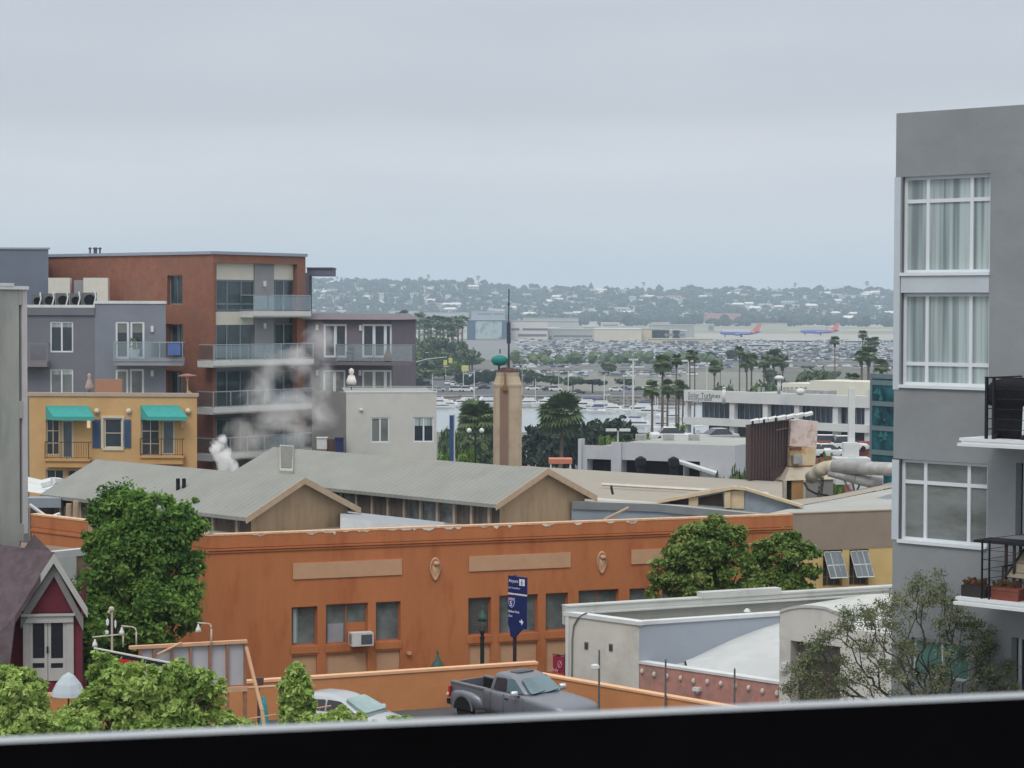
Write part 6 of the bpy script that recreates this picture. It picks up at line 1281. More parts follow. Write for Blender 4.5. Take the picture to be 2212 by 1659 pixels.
def reg(t): CH[t.name]=kids(t); return t
# (u of crown centre, v of crown centre, distance, crown width px, group label key)
near_palms=[(608,0,0,0)]
palms_a=[(1028,905,330,78,'large fan palm left of the square tower with a broad ragged crown'),(1210,893,330,84,'large fan palm right of the square tower, nearest of the harbour palms')]
protoA=None
def place_palm(u,v,Y,wpx,label,group,seed):
    global protos
    c=P(u,v,Y); g=gz(c.x,Y); h=c.z-g; return c,g,h,wpx*Y/FPX
P_h=14.0; P_c=2.6
for i,(u,v,Y,w,lb) in enumerate(palms_a):
    c,g,h,wm=place_palm(u,v,Y,w,lb,'',i); reg(palm_proto('fan_palm',h,wm*.68,120,20+i,lb,(c.x,Y,g),'fan palms near the harbour'))
base_palm=None
mids=[(1407,838,420,38,'fan palm in the middle cluster, leftmost, above the marina masts'),(1431,783,430,42,'tall fan palm of the middle cluster with high crown'),(1444,835,415,36,'fan palm of the middle cluster beside the leftmost one'),(1462,776,450,26,'slim palm between the two tall crowns left of the office'),(1490,765,460,22,'slim tall palm directly left of the white office roof'),(1500,768,470,22,'slim palm doubled with the one left of the office roof'),(1466,838,425,34,'fan palm of the middle cluster, just left of the office sign'),(1477,845,430,30,'low fan palm against the left end of the office'),(1544,792,520,28,'short palm above the left half of the office roof'),(1597,758,560,22,'slim palm rising left of the round palm pair above the office'),(1612,780,560,32,'round crowned palm of the pair above the office roof'),(1624,778,565,30,'second round crowned palm of the pair above the office roof'),(1652,782,600,30,'left palm of the thick trio left of the dark tree'),(1672,770,600,36,'middle palm of the thick trio left of the dark tree'),(1690,782,600,30,'right palm of the thick trio left of the dark tree'),(1803,736,640,22,'lone slim palm with small crown right of the dark tree'),(1864,722,700,20,'tallest palm near the grey apartment'),(1876,738,690,20,'palm just right of the tallest one near the grey apartment'),(1889,737,690,22,'palm nearest the grey apartment, top row'),(1860,770,520,30,'left palm of the lower pair beside the grey apartment'),(1876,765,520,40,'broad palm of the lower pair beside the grey apartment'),(1842,820,360,34,'short palm behind the right end of the office roof'),(1904,790,500,34,'palm half hidden by the grey apartment edge'),(1556,724+70,640,14,'tiny palm above the centre of the office roof')]
proto=None
for i,(u,v,Y,w,lb) in enumerate(mids):
    c,g,h,wm=place_palm(u,v,Y,w*1.25,lb,'',i)
    if proto is None or i in (6,13):
        proto=reg(palm_proto('fan_palm',P_h,P_c,46,40+i,'x',(0,0,0),'fan palms near the harbour')); o=proto; CHp=CH
    else: o=copy_tree(proto,ch=CH)
    s=wm/(2*P_c*.97); sz=h/P_h; o.location=(c.x,Y,g); o.scale=(s,s,1); o['label']=lb
    o.rotation_euler=(0,0,i*1.3)
    # uniform crown, trunk stretched to the right height
    for k in [q for q in o.children]: pass
    o.scale=(s,s,s)
    for k in bpy.data.objects[:] if False else []: pass
    o['_h']=h/s
# stretch trunks: children of each palm take their own height
for o in [x for x in bpy.data.objects if x.get('_h')]:
    hh_=o['_h']; del o['_h']
    for k in kids(o):
        if k.name.startswith('trunk'): k.scale=(1,1,hh_/P_h)
        else: k.location=(0,0,hh_-P_h)
# ================================================================ trees round the harbour (prototypes and copies)
def tree_proto(name,label,m_,n,seed,group,flat=1.0,R=5,H=9,size=.8):
    t=thing(name,label,'tree',(0,0,0),group); rs=np.random.RandomState(seed)
    cs=[(rs.uniform(-.5,.5)*R,rs.uniform(-.5,.5)*R,H-R*flat*.9+rs.uniform(-.3,.3)*R*flat) for _ in range(9)]; rr=[(R*.55,R*.55,R*.5*flat) for _ in cs]
    V,F=leaf_cloud(cs,rr,n,size,rs=rs,clump=22,shell=.5); np_mesh('crown',V,F,m_,t)
    m=MB(); m.tube((0,0,0),(0,0,H-R*flat),.3,.22,7)
    for c in cs[:5]: m.tube((0,0,H-R*flat*1.3),c,.16,.06,5)
    m.build('trunk',M_barkg,t); return reg(t)
def place(proto,u,vtop,Y,wpx,label,first,H=9,R=5,group=None):
    if proto is pd: H=8
    c=P(u,vtop,Y); g=gz(c.x,Y); o=proto if first else copy_tree(proto,ch=CH); s=(wpx*Y/FPX)/(2*R*1.0); sz=(c.z-g)/H
    o.location=(c.x,Y,g); o.scale=(s,s,max(sz,.2)); o.rotation_euler=(0,0,(u*7)%6.28); o['label']=label
    if group: o['group']=group
    return o
TG1='broadleaf trees round the harbour'
pd=tree_proto('tree','x',LG_fardark,3200,1,TG1,.9,H=8); pg=tree_proto('tree','x',LG_far,2600,2,TG1,.75); pl_=tree_proto('tree','x',LG_lime,2200,3,TG1,.75); pu=tree_proto('tree','x',LG_fardark,1500,4,TG1,.42)
specs=[(pd,868,712,1020,70,'dark green tree touching the mauve wing, in front of the palm grove'),(pg,900,722,980,70,'green tree in the grove, second from the mauve wing'),(pg,935,716,1010,64,'green tree in the grove, third from the mauve wing'),(pd,965,728,960,56,'dark tree in the grove, fourth from the mauve wing'),(pg,992,726,1000,50,'green tree at the right end of the grove beside the mural'),(pg,880,752,880,80,'broad green tree below the palm grove, left'),(pg,945,748,900,74,'broad green tree below the palm grove, middle'),(pg,1010,746,920,60,'green tree below the mural building'),(pl_,985,775,860,44,'lime tree above the yellow sign boards'),(pd,905,810,740,60,'dark tree at the corner of the light grey block terrace'),(pd,1240,898,350,100,'dark spreading tree just behind the large palm right of the tower'),(pd,1172,905,345,110,'dark domed tree between the tower and the large palm'),(pd,1340,890,360,125,'broadest dark dome tree in front of the moored boats'),(pd,1288,898,355,90,'dark dome tree in front of the moored boats, left of the broadest one'),(pd,1064,900,340,70,'dark tree behind the palm left of the tower'),
(pg,1035,925,300,80,'green tree low behind the shed roofs left of the square tower'),(pg,1000,912,310,44,'green tree close to the light grey block'),(pg,968,905,320,42,'small tree beside the blue banner pole'),
(pl_,960,958,230,60,'lime green bush tree right of the light grey block'),(pl_,1010,950,235,50,'lime green bush tree below the left large palm'),(pl_,1320,930,300,60,'lime green tree above the white garage building, left'),(pl_,1365,938,290,70,'lime green tree above the middle of the white garage'),(pl_,1415,925,300,60,'lime green tree left of the white office, below the palms'),(pl_,1455,905,320,60,'bright tree against the office corner'),
(pg,1560,992,170,80,'dark green bush tree at the right end of the white garage building'),(pg,1595,975,175,60,'dark green tree left of the brown corrugated screen'),(pg,1530,1000,165,55,'green bush tree in front of the garage end'),(pl_,1800,960,200,50,'green bush between the dust collector and the white stack'),(pl_,1770,975,200,46,'green bush just behind the pale dust collector panel'),
(pg,1768,782,640,90,'large round dark tree left of the lone slim palm'),(pg,1655,808,560,70,'wide olive tree behind the office roof'),(pg,1560,812,520,66,'pyramidal green tree above the office roof, left'),(pg,1690,815,560,60,'round tree behind the office roof, centre'),
(pu,1280,818,720,62,'flat topped dark tree on the far shore, right of the tower'),(pg,1238,808,740,46,'olive tree on the far shore beside the flat topped tree'),(pg,1190,806,760,56,'olive tree right of the square tower on the far shore'),(pg,1155,800,780,48,'olive tree close to the right side of the tower top'),
(pd,1055,795,800,46,'dark tree left of the tower top'),(pd,1030,800,790,30,'small dark tree further left of the tower top'),(pd,1000,803,780,40,'dark round tree among the parked cars'),(pd,1115,800,790,36,'dark tree peeping right behind the tower top'),
(pg,870,735,900,110,'big green tree beside the mauve balcony'),(pg,930,770,850,80,'green tree above the balcony rail end'),(pg,890,790,760,110,'massive dark green tree beside the right balcony wing'),(pg,960,790,840,50,'green tree left of the yellow sign boards'),(pd,850,700,1000,60,'dark bluish tree right against the mauve wing'),(pg,985,762,950,60,'green tree in the middle distance left of the tower mast'),(pg,1020,768,980,60,'low green tree left of the teal dome')]
rs_=random.Random(3)
for k in range(20):
    Y=rs_.choice([760,800,850,900,960,1020,1080,1150]); u=rs_.uniform(1110,1900) if k%4 else rs_.uniform(880,1080); hpx=rs_.uniform(4,7)*FPX/Y; vt=662+.003*(u-UC)+28*FPX/Y-hpx
    specs.append(((pg,pg,pg,pd)[k%4],u,vt,Y,rs_.uniform(4,8)*FPX/Y,('olive tree','green tree','light green tree','dark tree')[k%4]+' in the middle distance, '+('left of the tower' if u<1090 else 'right of the tower' if u<1300 else 'above the garage' if u<1480 else 'above the office left half' if u<1680 else 'above the office right half')+(', nearer' if Y<850 else ', farther' if Y>1000 else ', midway')))
seen=set()
for pr_,u,v,Y,w,lb in specs: place(pr_,u,v,Y,w,lb,pr_.name not in seen); seen.add(pr_.name)
# hedge line and distant palms row left (u 860..1000)
pr2=reg(palm_proto('distant_palm',12,2.6,26,77,'x',(0,0,0),'distant palms left of the tower',skirt=False))
dp=[(869,684,1250),(880,692,1200),(906,688,1220),(918,700,1150),(932,696,1180),(944,694,1160),(957,697,1150),(966,700,1120),(978,695,1180),(990,700,1150),(1000,694,1230),(896,700,1120),(925,712,1080),(950,715,1060),(975,718,1040)]
for i,(u,v,Y) in enumerate(dp):
    c=P(u,v,Y); g=gz(c.x,Y); o=pr2 if i==0 else copy_tree(pr2,ch=CH); s=(c.z-g)/12; o.location=(c.x,Y,g); o.scale=(s*1.15,s*1.15,s); o.rotation_euler=(0,0,i*.9); o['label']='small palm in the grove right of the mauve wing, '+('first','second','third','fourth','fifth','sixth','seventh','eighth','ninth','tenth','eleventh','twelfth','thirteenth','fourteenth','fifteenth')[sorted(p[0] for p in dp).index(u)]+' from the left'
# ================================================================ far shore, harbour, airport
# ---- boats
def hullm(L_,W_,H_,z0):
    m=MB(); st=[]
    for f,wf,zf in ((-.5,.8,1.0),(-.3,.95,.95),(0,1,.92),(.25,.85,1.0),(.42,.45,1.15),(.5,.04,1.3)):
        x=f*L_; w=W_/2*wf; st.append([(x,-w,z0+H_*zf),(x*.96,-w*.6,z0-.1),(x*.96,w*.6,z0-.1),(x,w,z0+H_*zf)])
    m.loft(st); return m
M_boat=mat('boat_white',(214,216,216),.5,.06,.5); M_boatw=mat('boat_window',(60,66,76),.3,.1,1); M_canvas=mat('boat_canvas_blue',(66,80,128),.8,.1,1)
def boat_proto(kind,L_):
    t=thing('motor_yacht' if kind else 'sailing_boat','x','boat',(0,0,0),'boats moored along the far harbour shore')
    W_=L_*.3; hullm(L_,W_,L_*.11,0).build('hull',M_boat,t)
    m=MB(); z=L_*.105
    if kind: 
        for x0,x1,za,zb,w in ((-.4,.2,0,.11,.4),(-.32,.02,.11,.2,.34)): m.hexa([Vector((x*L_,y*W_,z+zz*L_)) for x,y,zz in ((x0,-w,za),(x1+.06,-w,za),(x1+.06,w,za),(x0,w,za),(x0,-w,zb),(x1,-w,zb),(x1,w,zb),(x0,w,zb))])
        m.build('cabin',M_boat,t); m=MB(); m.box(-.38*L_,.18*L_,-W_*.41,W_*.41,z+.045*L_,z+.085*L_); m.build('window_band',M_boatw,t)
        if kind==2: m=MB(); m.box(-.36*L_,-.02*L_,-W_*.36,W_*.36,z+.2*L_,z+.23*L_); m.build('canvas',M_canvas,t)
    else:
        m.hexa([Vector((x*L_,y*W_,z+zz*L_)) for x,y,zz in ((-.15,-.3,0),(.15,-.25,0),(.15,.25,0),(-.15,.3,0),(-.13,-.25,.06),(.12,-.2,.06),(.12,.2,.06),(-.13,.25,.06))]); m.build('cabin',M_boat,t)
        m=MB(); m.tube((.08*L_,0,z),(.08*L_,0,z+L_*1.25),.12,.09,6); m.build('mast',mat('mast_white',(200,204,204),.5,.05,1),t); m=MB(); m.tube((.07*L_,0,z+.16*L_),(-.35*L_,0,z+.15*L_),.2,.16,6); m.build('furled_sail',M_canvas,t)
    return reg(t)
bp_=[boat_proto(0,7),boat_proto(1,7.5),boat_proto(2,9)]; rnd=random.Random(21); used=set()
bx=[(905,668,1),(930,664,0),(955,669,2),(975,660,1),(1000,667,1),(1020,671,0),(1042,664,2),(1135,668,1),(1160,672,0),(1180,665,2),(1208,662,1),(1232,655,0),(1258,650,2),(1285,645,1),(1308,640,2),(1330,636,1),(1352,628,0),(1378,620,2),(1398,612,1),(1425,600,0),(1450,592,1),(1360,560,1),(1385,548,2),(1420,540,0),(1445,530,1),(960,648,1),(1255,628,1),(1300,622,0)]
kindn={0:'sailing boat with bare mast',1:'white motor boat',2:'white yacht with blue canvas top'}
for i,(u,Y,k) in enumerate(bx):
    c=P(u,880,Y); o=bp_[k] if k not in used else copy_tree(bp_[k],ch=CH); used.add(k)
    o.location=(c.x,Y,-30.0); s=rnd.uniform(.85,1.2); o.scale=(s,s,s); o.rotation_euler=(0,0,rad(rnd.choice([0,180])+rnd.uniform(-22,22)))
    side='left of the square tower' if u<1090 else ('just right of the square tower' if u<1240 else ('between the tower and the palm cluster' if u<1400 else 'behind the slim palm trunks'))
    near='' if Y>600 else ' on the nearer pontoon'
    o['label']=kindn[k]+' '+side.replace('between the tower and the palm cluster','right of the tower').replace('just right of the square tower','right of the tower').replace('left of the square tower','left of the tower')+', '+('first','second','third','fourth','fifth','sixth','seventh','eighth')[sum(1 for q_ in bx[:i] if q_[2]==k and (q_[0]<1090)==(u<1090))%8]+' from the left'
for y0,xa,xb,lb in ((655,900,1470,'long grey floating pontoon along the far side of the harbour'),(556,1350,1470,'short grey pontoon nearer the office building')):
    q=MB(); a=P(xa,880,y0); b=P(xb,880,y0); q.box(a.x,b.x,y0,y0+2.2,-30.1,-29.6)
    tag(q.build('pontoon',mat('pontoon_wood',(150,146,138),.9,.1,1),at=Vector((a.x,y0,-30))),lb,'pontoon')
# ---- masts and lamp posts on the shore
M_lamppole=mat('white_lamp_pole',(196,198,194),.6,.05,2)
def postproto(name,label,cat,group,h,r,head):
    t=thing(name,label,cat,(0,0,0),group); m=MB(); m.tube((0,0,0),(0,0,h),r,r*.7,8); m.build('pole',M_lamppole,t)
    if head=='box':
        for sx in (-1,1): m=MB(); m.box(sx*.2 if sx>0 else -1.7,1.7 if sx>0 else -.2,-.35,.35,h-.1,h+.25); m.build('lamp_head',M_white,t)
    if head=='fan':
        m=MB()
        for a in range(5): m.box(-1.6+a*.7,-1.1+a*.7,-.4,.4,h-.1,h+.5)
        m.build('flood_lights',M_white,t)
    return reg(t)
ppa=postproto('lamp_post','x','lamp post','white lamp posts on the far shore',12,.14,'box'); ppb=postproto('flood_mast','x','light mast','tall white masts behind the harbour',24,.42,'fan')
first={}
for pr_,u,vt,Y,lb in ((ppb,1368,778,560,'thick white light mast left of the palm cluster, tallest'),(ppa,1128,797,700,'white lamp post right of the square tower, left one of the pair'),(ppa,1207,803,690,'white lamp post on the far shore, right one of the pair'),(ppa,942,845,230,'blank'),(ppa,1335,930,250,'twin headed white lamp post before the dark domed trees'),(ppa,1311,852,600,'thin white post rising from the moored boats, middle'),(ppa,1239,848,640,'thin white post rising from the moored boats, left'),(ppa,963,792,800,'white lamp post among the parked cars left of the tower'),(ppa,926,762,900,'lamp post by the balcony rail end'),(ppa,1501,765,1000,'lamp post beyond the palm cluster'),(ppa,1527,785,650,'short white post behind the office roof end'),(ppa,1487,780,640,'short white post on the office roof left end'),(ppa,1588,700,1700,'distant lamp post at the airport car park'),(ppa,1440,712,1650,'distant lamp post before the terminal')):
    if lb=='blank': continue
    c=P(u,vt,Y); g=gz(c.x,Y) if Y<500 or Y>690 else -30; o=pr_ if pr_.name not in first else copy_tree(pr_,ch=CH); first[pr_.name]=1; H0=24 if pr_ is ppb else 12; s=(c.z-g)/H0; o.location=(c.x,Y,g); o.scale=(s if s<1.4 else 1.2,)*2+(s,); o['label']=lb
# blue banner pole and twin globe lamp near the light block
c=P(975,898,170); t=thing('banner_pole','tall blue banner on a pole right of the light grey block','banner',(c.x,170,gz(c.x,170))); m=MB(); a=P(971,897,170); b=P(980,960,170); m.box(a.x,b.x,169.95,170.05,b.z-2,a.z); m.build('cloth',mat('banner_blue',(58,88,132),.8,.08,2),t); m=MB(); m.tube((b.x+.05,170,gz(c.x,170)),(b.x+.05,170,a.z+.1),.06); m.build('pole',M_lamppole,t)
c=P(1027,930,210); t=thing('globe_lamp','twin white globe street lamp in front of the left large palm','street lamp',(c.x,210,gz(c.x,210))); m=MB(); m.tube((c.x,210,gz(c.x,210)),(c.x,210,c.z-.2),.1); m.tube((c.x-.6,210,c.z-.25),(c.x+.6,210,c.z-.25),.05); m.build('pole',M_dark,t)
for sx in (-.6,.6): m=MB(); m.ball((c.x+sx,210,c.z),.24,10,6); m.build('globe',mat('globe_white%d'%(sx>0),(220,220,214),.4,0),t)
# traffic signal arm with yellow signs
c=P(950,790,760); t=thing('traffic_signal','long traffic signal arm with yellow sign boards left of the tower','traffic signal',(P(880,800,760).x,760,-28)); a=P(880,787,760); b=P(965,771,760); m=MB(); m.tube((a.x,760,-28),(a.x,760,a.z+1),.18); m.path([Vector((a.x,760,a.z)),P(920,776,760),b],.12,6); m.build('arm',M_lamppole,t)
for u,v in ((973,778),(962,783)): 
    a=P(u-4,v-5,758); b=P(u+4,v+6,758); m=MB(); m.box(a.x,b.x,757.9,758.1,b.z,a.z); m.build('yellow_board',mat('yellow_board%d'%u,(196,196,110),.7,.05,2),t)
c=P(1001,795,748); t=thing('yellow_sign','pale yellow sign board on a post among the parked cars','sign',(c.x,748,-28)); a=P(997,789,748); b=P(1012,802,748); m=MB(); m.box(a.x,b.x,748,748.2,b.z,a.z); m.build('board',mat('lemon_board',(196,190,124),.7,.05,2),t); m=MB(); m.tube((c.x,748,-28),(c.x,748,b.z),.15); m.build('post',M_lamppole,t)

# ---- cars in the car parks
def car_proto(name,rgb,kind,i):
    m=MB(); L_,W_=4.6,1.82
    H1,H2=(.95,1.5) if kind==0 else (1.05,1.85)
    def ring(x,w,z0,z1,r=.15): return [(x,-w+r*.3,z0),(x,-w,z0+.25),(x,-w,z1-r),(x,-w+r,z1),(x,w-r,z1),(x,w,z1-r),(x,w,z0+.25),(x,w-r*.3,z0)]
    m.loft([ring(-2.3,.75,.35,.8),ring(-2.15,.88,.25,H1),ring(-1.0,.91,.22,H1),ring(.9,.91,.22,H1-.02),ring(1.9,.88,.25,H1-.15),ring(2.3,.7,.35,.65)])
    c0,c1=(-1.5,.95) if kind==0 else (-2.1,1.0)
    m.cur=1; m.hexa([Vector(p) for p in ((c0,-.85,H1-.01),(c1,-.85,H1-.01),(c1,.85,H1-.01),(c0,.85,H1-.01),(c0+.5,-.66,H2-.05),(c1-.75,-.66,H2-.05),(c1-.75,.66,H2-.05),(c0+.5,.66,H2-.05))])
    m.cur=0; m.hexa([Vector(p) for p in ((c0+.48,-.67,H2-.049),(c1-.73,-.67,H2-.049),(c1-.73,.67,H2-.049),(c0+.48,.67,H2-.049),(c0+.6,-.58,H2),(c1-.85,-.58,H2),(c1-.85,.58,H2),(c0+.6,.58,H2))])
    m.cur=2
    for x in (-1.4,1.4):
        for y in (-.9,.72): 
            vs=[(x+.33*math.cos(a),yy,.33+.33*math.sin(a)) for yy in (y,y+.18) for a in [2*math.pi*k/10 for k in range(10)]]; m.add(vs,[tuple(range(9,-1,-1)),tuple(range(10,20))]+[(k,(k+1)%10,10+(k+1)%10,10+k) for k in range(10)])
    return m.build(name,[mat('car_paint_%s%d'%(name,i),rgb,.35,.03,1,spec=.5),M_carglass,M_tyre])
M_carglass=glassm('car_glass',(44,52,60)); M_tyre=mat('tyre_rubber',(28,28,28),.9,.1,3)
cols=[('white',(214,216,218)),('silver',(160,164,168)),('grey',(108,112,118)),('black',(38,40,46)),('blue',(60,84,128)),('red',(134,44,44)),('beige',(176,166,146))]
cp=[]
for i,(n,rgb) in enumerate(cols):
    for k in (0,1): o=car_proto('parked_car',rgb,k,i); o['_c']=n+(' saloon car' if k==0 else ' van like car'); o['category']='car'; cp.append(o)
used_c=set(); rnd=random.Random(77); wts=[5,4,6,4,5,3,3,3,1.2,1,1,.8,1,.6]
def car(x,y,rz,label,group,z=None,k=None):
    k=rnd.choices(range(len(cp)),wts)[0] if k is None else k
    if k in used_c: o=cp[k].copy(); COL.objects.link(o)
    else: o=cp[k]; used_c.add(k)
    o.location=(x,y,(gz(x,y)+.1) if z is None else z); o.rotation_euler=(0,0,rz); o['label']=o['_c']+' '+label; o['group']=group; return o
nc=0
for r,y in enumerate((1180,1200,1232,1252,1290,1312,1356,1380,1430,1458,1516,1548,1612,1650,1722,1765)):
    xa=P(1190 if r>2 else 1225,800,y).x; xb=P(1925,800,y).x; x=xa+rnd.uniform(0,3)
    step=3.4+ (xb-xa)/13.5*.72
    while x<xb and nc<232:
        if rnd.random()<.9: u_=UC+x/y*FPX; car(x,y+rnd.uniform(-.6,.6),rad(90*rnd.choice([1,-1])+rnd.uniform(-50,-20)),'in airport car park, row %s, %s'%(('one','two','three','four','five','six','seven','eight','nine','ten','eleven','twelve','thirteen','fourteen','fifteen','sixteen')[r],'far left' if u_<1270 else 'left part' if u_<1400 else 'left of centre' if u_<1500 else 'centre' if u_<1600 else 'right of centre' if u_<1700 else 'right part' if u_<1810 else 'far right'),'cars in the big airport car park'); nc+=1
        x+=step*rnd.uniform(.5,1.4)
for (u,Y,rz,k,lb) in ((905,740,0,0,'beside the dark green tree right of the mauve wing'),(918,735,10,2,'in the shore car park, second from the light block'),(968,790,80,0,'below the yellow sign, left of a pair'),(979,780,85,0,'below the yellow sign, right of a pair'),(1000,760,20,2,'in the shore car park centre'),(1022,744,60,0,'just left of the tower, nearer row'),(1030,760,10,4,'just left of the tower, middle row'),(1045,750,15,6,'touching the left edge of the tower view'),(1040,775,30,4,'just left of the tower, far row'),(1150,742,5,0,'just right of the tower on the shore, first'),(1165,748,10,2,'just right of the tower on the shore, second'),(1185,736,0,6,'just right of the tower on the shore, third'),(1200,735,5,1,'under the olive trees of the far shore'),(1250,712,0,6,'driving on the harbour road'),(1330,735,0,0,'by the flat topped tree on the shore'),(1350,742,5,8,'right of the flat topped tree on the shore'),(1382,738,0,6,'on the shore behind the light mast'),(1400,745,8,0,'on the shore left of the palm trunks'),(1440,730,0,1,'on the shore behind the palm trunks, left'),(1465,735,5,5,'on the shore behind the palm trunks, right'),(948,729,0,2,'at the near edge of the shore car park'),(985,729,0,1,'at the near edge of the shore car park, middle'),(1010,728,0,1,'at the near edge of the shore car park, right')):
    c=P(u,850,Y); car(c.x,Y,rad(rz),lb,'cars along the far shore',k=k)
V=[];m=MB(); rq=random.Random(55)
for i in range(1500):
    y=rq.choice([1130,1190,1215,1242,1270,1300,1330,1368,1405,1440,1490,1530,1580,1630,1690,1740,1790,1830,880,905,1010,1040,930]); u=rq.uniform(1115,1930) if y>1000 else rq.choice([rq.uniform(880,1080),rq.uniform(1330,1500),rq.uniform(1120,1330)]); x=(u-UC)/FPX*y; 
    if rq.random()<.25 and y<1100: continue
    M_=Matrix.Translation((x,y+rq.uniform(-1.5,1.5),gz(x,y)+.15))@Matrix.Rotation(rq.choice([.4,1.3,1.9,2.6])+rq.uniform(-.1,.1),4,'Z'); m.cur=rq.choice([0,0,0,0,1,1,1,2,3,4]); m.box(-2.2,2.2,-.9,.9,.3,.95,M_); m.cur=3 if rq.random()<.7 else 1; c=[M_@Vector(p) for p in ((-1.6,-.82,.95),(1.0,-.82,.95),(1.0,.82,.95),(-1.6,.82,.95),(-1.1,-.65,1.45),(.3,-.65,1.45),(.3,.65,1.45),(-1.1,.65,1.45))]; m.hexa(c)
tag(m.build('crowded_cars',[mat('cc%d'%i,c,.35,0,spec=.6) for i,c in enumerate(((220,222,224),(160,166,172),(108,112,118),(44,48,56),(70,90,130),(130,60,56)))],at=Vector((0,1500,-28))),'countless more parked cars filling the lots before the airport','cars',kind='stuff')
for (u,Y,rz,k,lb) in ((1140,300,20,0,'white and half hidden near the tower foot'),(1160,285,70,1,'near the tower foot, second'),(1178,300,10,3,'left of the large right palm trunk'),(1198,290,30,1,'at the foot of the large right palm'),(1232,296,15,0,'right of the large right palm trunk'),(1252,288,60,2,'in front of the dark domed trees, left'),(1262,300,10,0,'beside the garage corner'),(1330,252,10,0,'under the twin headed lamp post'),(1310,256,15,1,'under the twin headed lamp post, left'),(1050,290,20,0,'behind the left side of the tower'),(1040,300,15,3,'beneath the globe lamp'),(1400,262,10,0,'between lime trees above the garage roof')):
    c=P(u,930,Y); car(c.x,Y,rad(rz),lb,'cars between the sheds and the harbour',k=k)
c=P(1210,1000,250); t=thing('orange_canopy','long low orange red canopy showing above the pale warehouse roof right of the tower','canopy',(c.x,250,gz(c.x,250))); m=MB(); a,b=P(1186,992,250),P(1236,1002,250); m.box(a.x,b.x,250,253,b.z,a.z); m.build('top',mat('faded_orange',(190,120,96),.9,.1,1),t)
for x in (a.x+.2,b.x-.2): m=MB(); m.box(x-.08,x+.08,250.1,250.3,gz(c.x,250),b.z); m.build('post',M_white,t)
# airport shuttle buses
for i,(u,Y,L_,lb) in enumerate(((1680,1700,14,'white bus parked right of the round palms'),(1725,1690,22,'long white bus before the airfield, right'),(1640,1500,16,'white coach in the airport car park'),(1850,1680,20,'white bus at the right end of the airport car park'))):
    c=P(u,760,Y); t=thing('white_bus',lb,'bus',(c.x,Y,-27.9)); m=MB(); m.box(c.x-L_/2,c.x+L_/2,Y-1.3,Y+1.3,-27.5,-24.6); m.build('body',M_white,t); m=MB(); m.box(c.x-L_/2+.5,c.x+L_/2-.5,Y-1.33,Y-1.3,-26.4,-25.4); m.build('window_band',M_boatw,t)
    for s in (-.33,.33): m=MB(); m.box(c.x+L_*s-.5,c.x+L_*s+.5,Y-1.2,Y+1.2,-27.9,-27.2); m.build('wheel',M_tyre,t)
# ---- white garage building in mid distance
GB=Fac(1260,188,1590,182); z1=GB.z(1300,962); z1b=GB.z(1420,957.5); t=thing('garage_building','long white low building with wide dark garage openings before the harbour trees','building',GB.w(0,gz(0,188)))
M_gb=mat('cool_white_wall',(188,191,196),.9,.05,.5,stain=(160,166,176),stain_amt=.4,stain_scale=.3)
hs=[GB.rect(1268,991,1323,1030),GB.rect(1342,993,1476,1040),GB.rect(1478,996,1512,1040)]
m=MB(); gb0=-24; m.wall(GB,0,GB.s(1331),gb0,z1,hs[:1],1.2); m.wall(GB,GB.s(1331)+.001,GB.L,gb0,z1b,hs[1:],1.2); m.quad(GB.w(GB.L,gb0),GB.w(GB.L,gb0,-14),GB.w(GB.L,z1b,-14),GB.w(GB.L,z1b)); m.fb(GB,-.3,0,gb0,z1+.5,-.4,.3); m.fb(GB,GB.s(1331)-.3,GB.s(1331)+.6,gb0,z1b-.01,.0,.25); m.build('wall',M_gb,t)
m=MB(); m.quad(GB.w(0,z1-.3,-.2),GB.w(GB.s(1331),z1-.3,-.2),GB.w(GB.s(1331),z1-.3,-14),GB.w(0,z1-.3,-14)); m.quad(GB.w(GB.s(1331),z1b-.2,-.2),GB.w(GB.L,z1b-.2,-.2),GB.w(GB.L,z1b-.2,-14),GB.w(GB.s(1331),z1b-.2,-14)); m.build('roof',M_pale2,t)
m=MB(); 
for h in hs: m.fb(GB,h[0],h[1],gb0,h[3],-1.3,-1.2)
m.build('dark_interior',mat('garage_dark',(34,36,46),.9,.3,1),t)
m=MB(); m.path([GB.w(GB.s(1470),GB.z(1470,996),.4),GB.w(GB.s(1555),GB.z(1555,1023),.4)],.22,6); m.build('white_gutter',M_white,t)
for k,(ua,ub) in enumerate(((1590,1600),)): pass
for u,v in ((1385,965),(1445,970),(1500,965)): m=MB(); c=P(u,953,192); m.box(c.x-.45,c.x+.45,192,192.9,z1b-.2,z1b+.32); m.build('roof_unit',M_galv,t)
for i,(u,v) in enumerate(((1388,1003),(1459,1004))):
    c=GB.px(u,v,.8); p=GB.w(c[0],c[1],1.2); tt=thing('chimney_cowl','dark chimney cowl before the garage openings, '+('left' if i==0 else 'right')+' one','chimney',(p.x,p.y,gb0),'dark cowls before the garage building'); m=MB(); m.lathe([(.35,gb0),(.35,p.z-.3),(.5,p.z),(.45,p.z+.5),(.1,p.z+.7)],(p.x,p.y,0),8); m.build('cowl',M_black,tt)
car(P(1545,950,215).x,215,rad(200),'large, on the raised lot between garage and office','cars round the office',z=P(1545,958,215).z,k=2); car(P(1455,950,218).x,218,rad(5),'on the raised lot behind the garage roof, left','cars round the office',z=P(1455,955,218).z,k=0)
o=tag(sheet('raised_lot',[(P(1440,0,205).x,205),(P(1640,0,205).x,205),(P(1640,0,228).x,228),(P(1430,0,228).x,228)],M_asph,0),kind='structure')
zl2=P(1545,958,215).z-.1
for vv in o.data.vertices: vv.co.z=zl2
m=MB(); m.box(P(1440,0,204.8).x,P(1640,0,204.8).x,204.6,205,-25,zl2+.1); m.build('wall',M_gb,t)
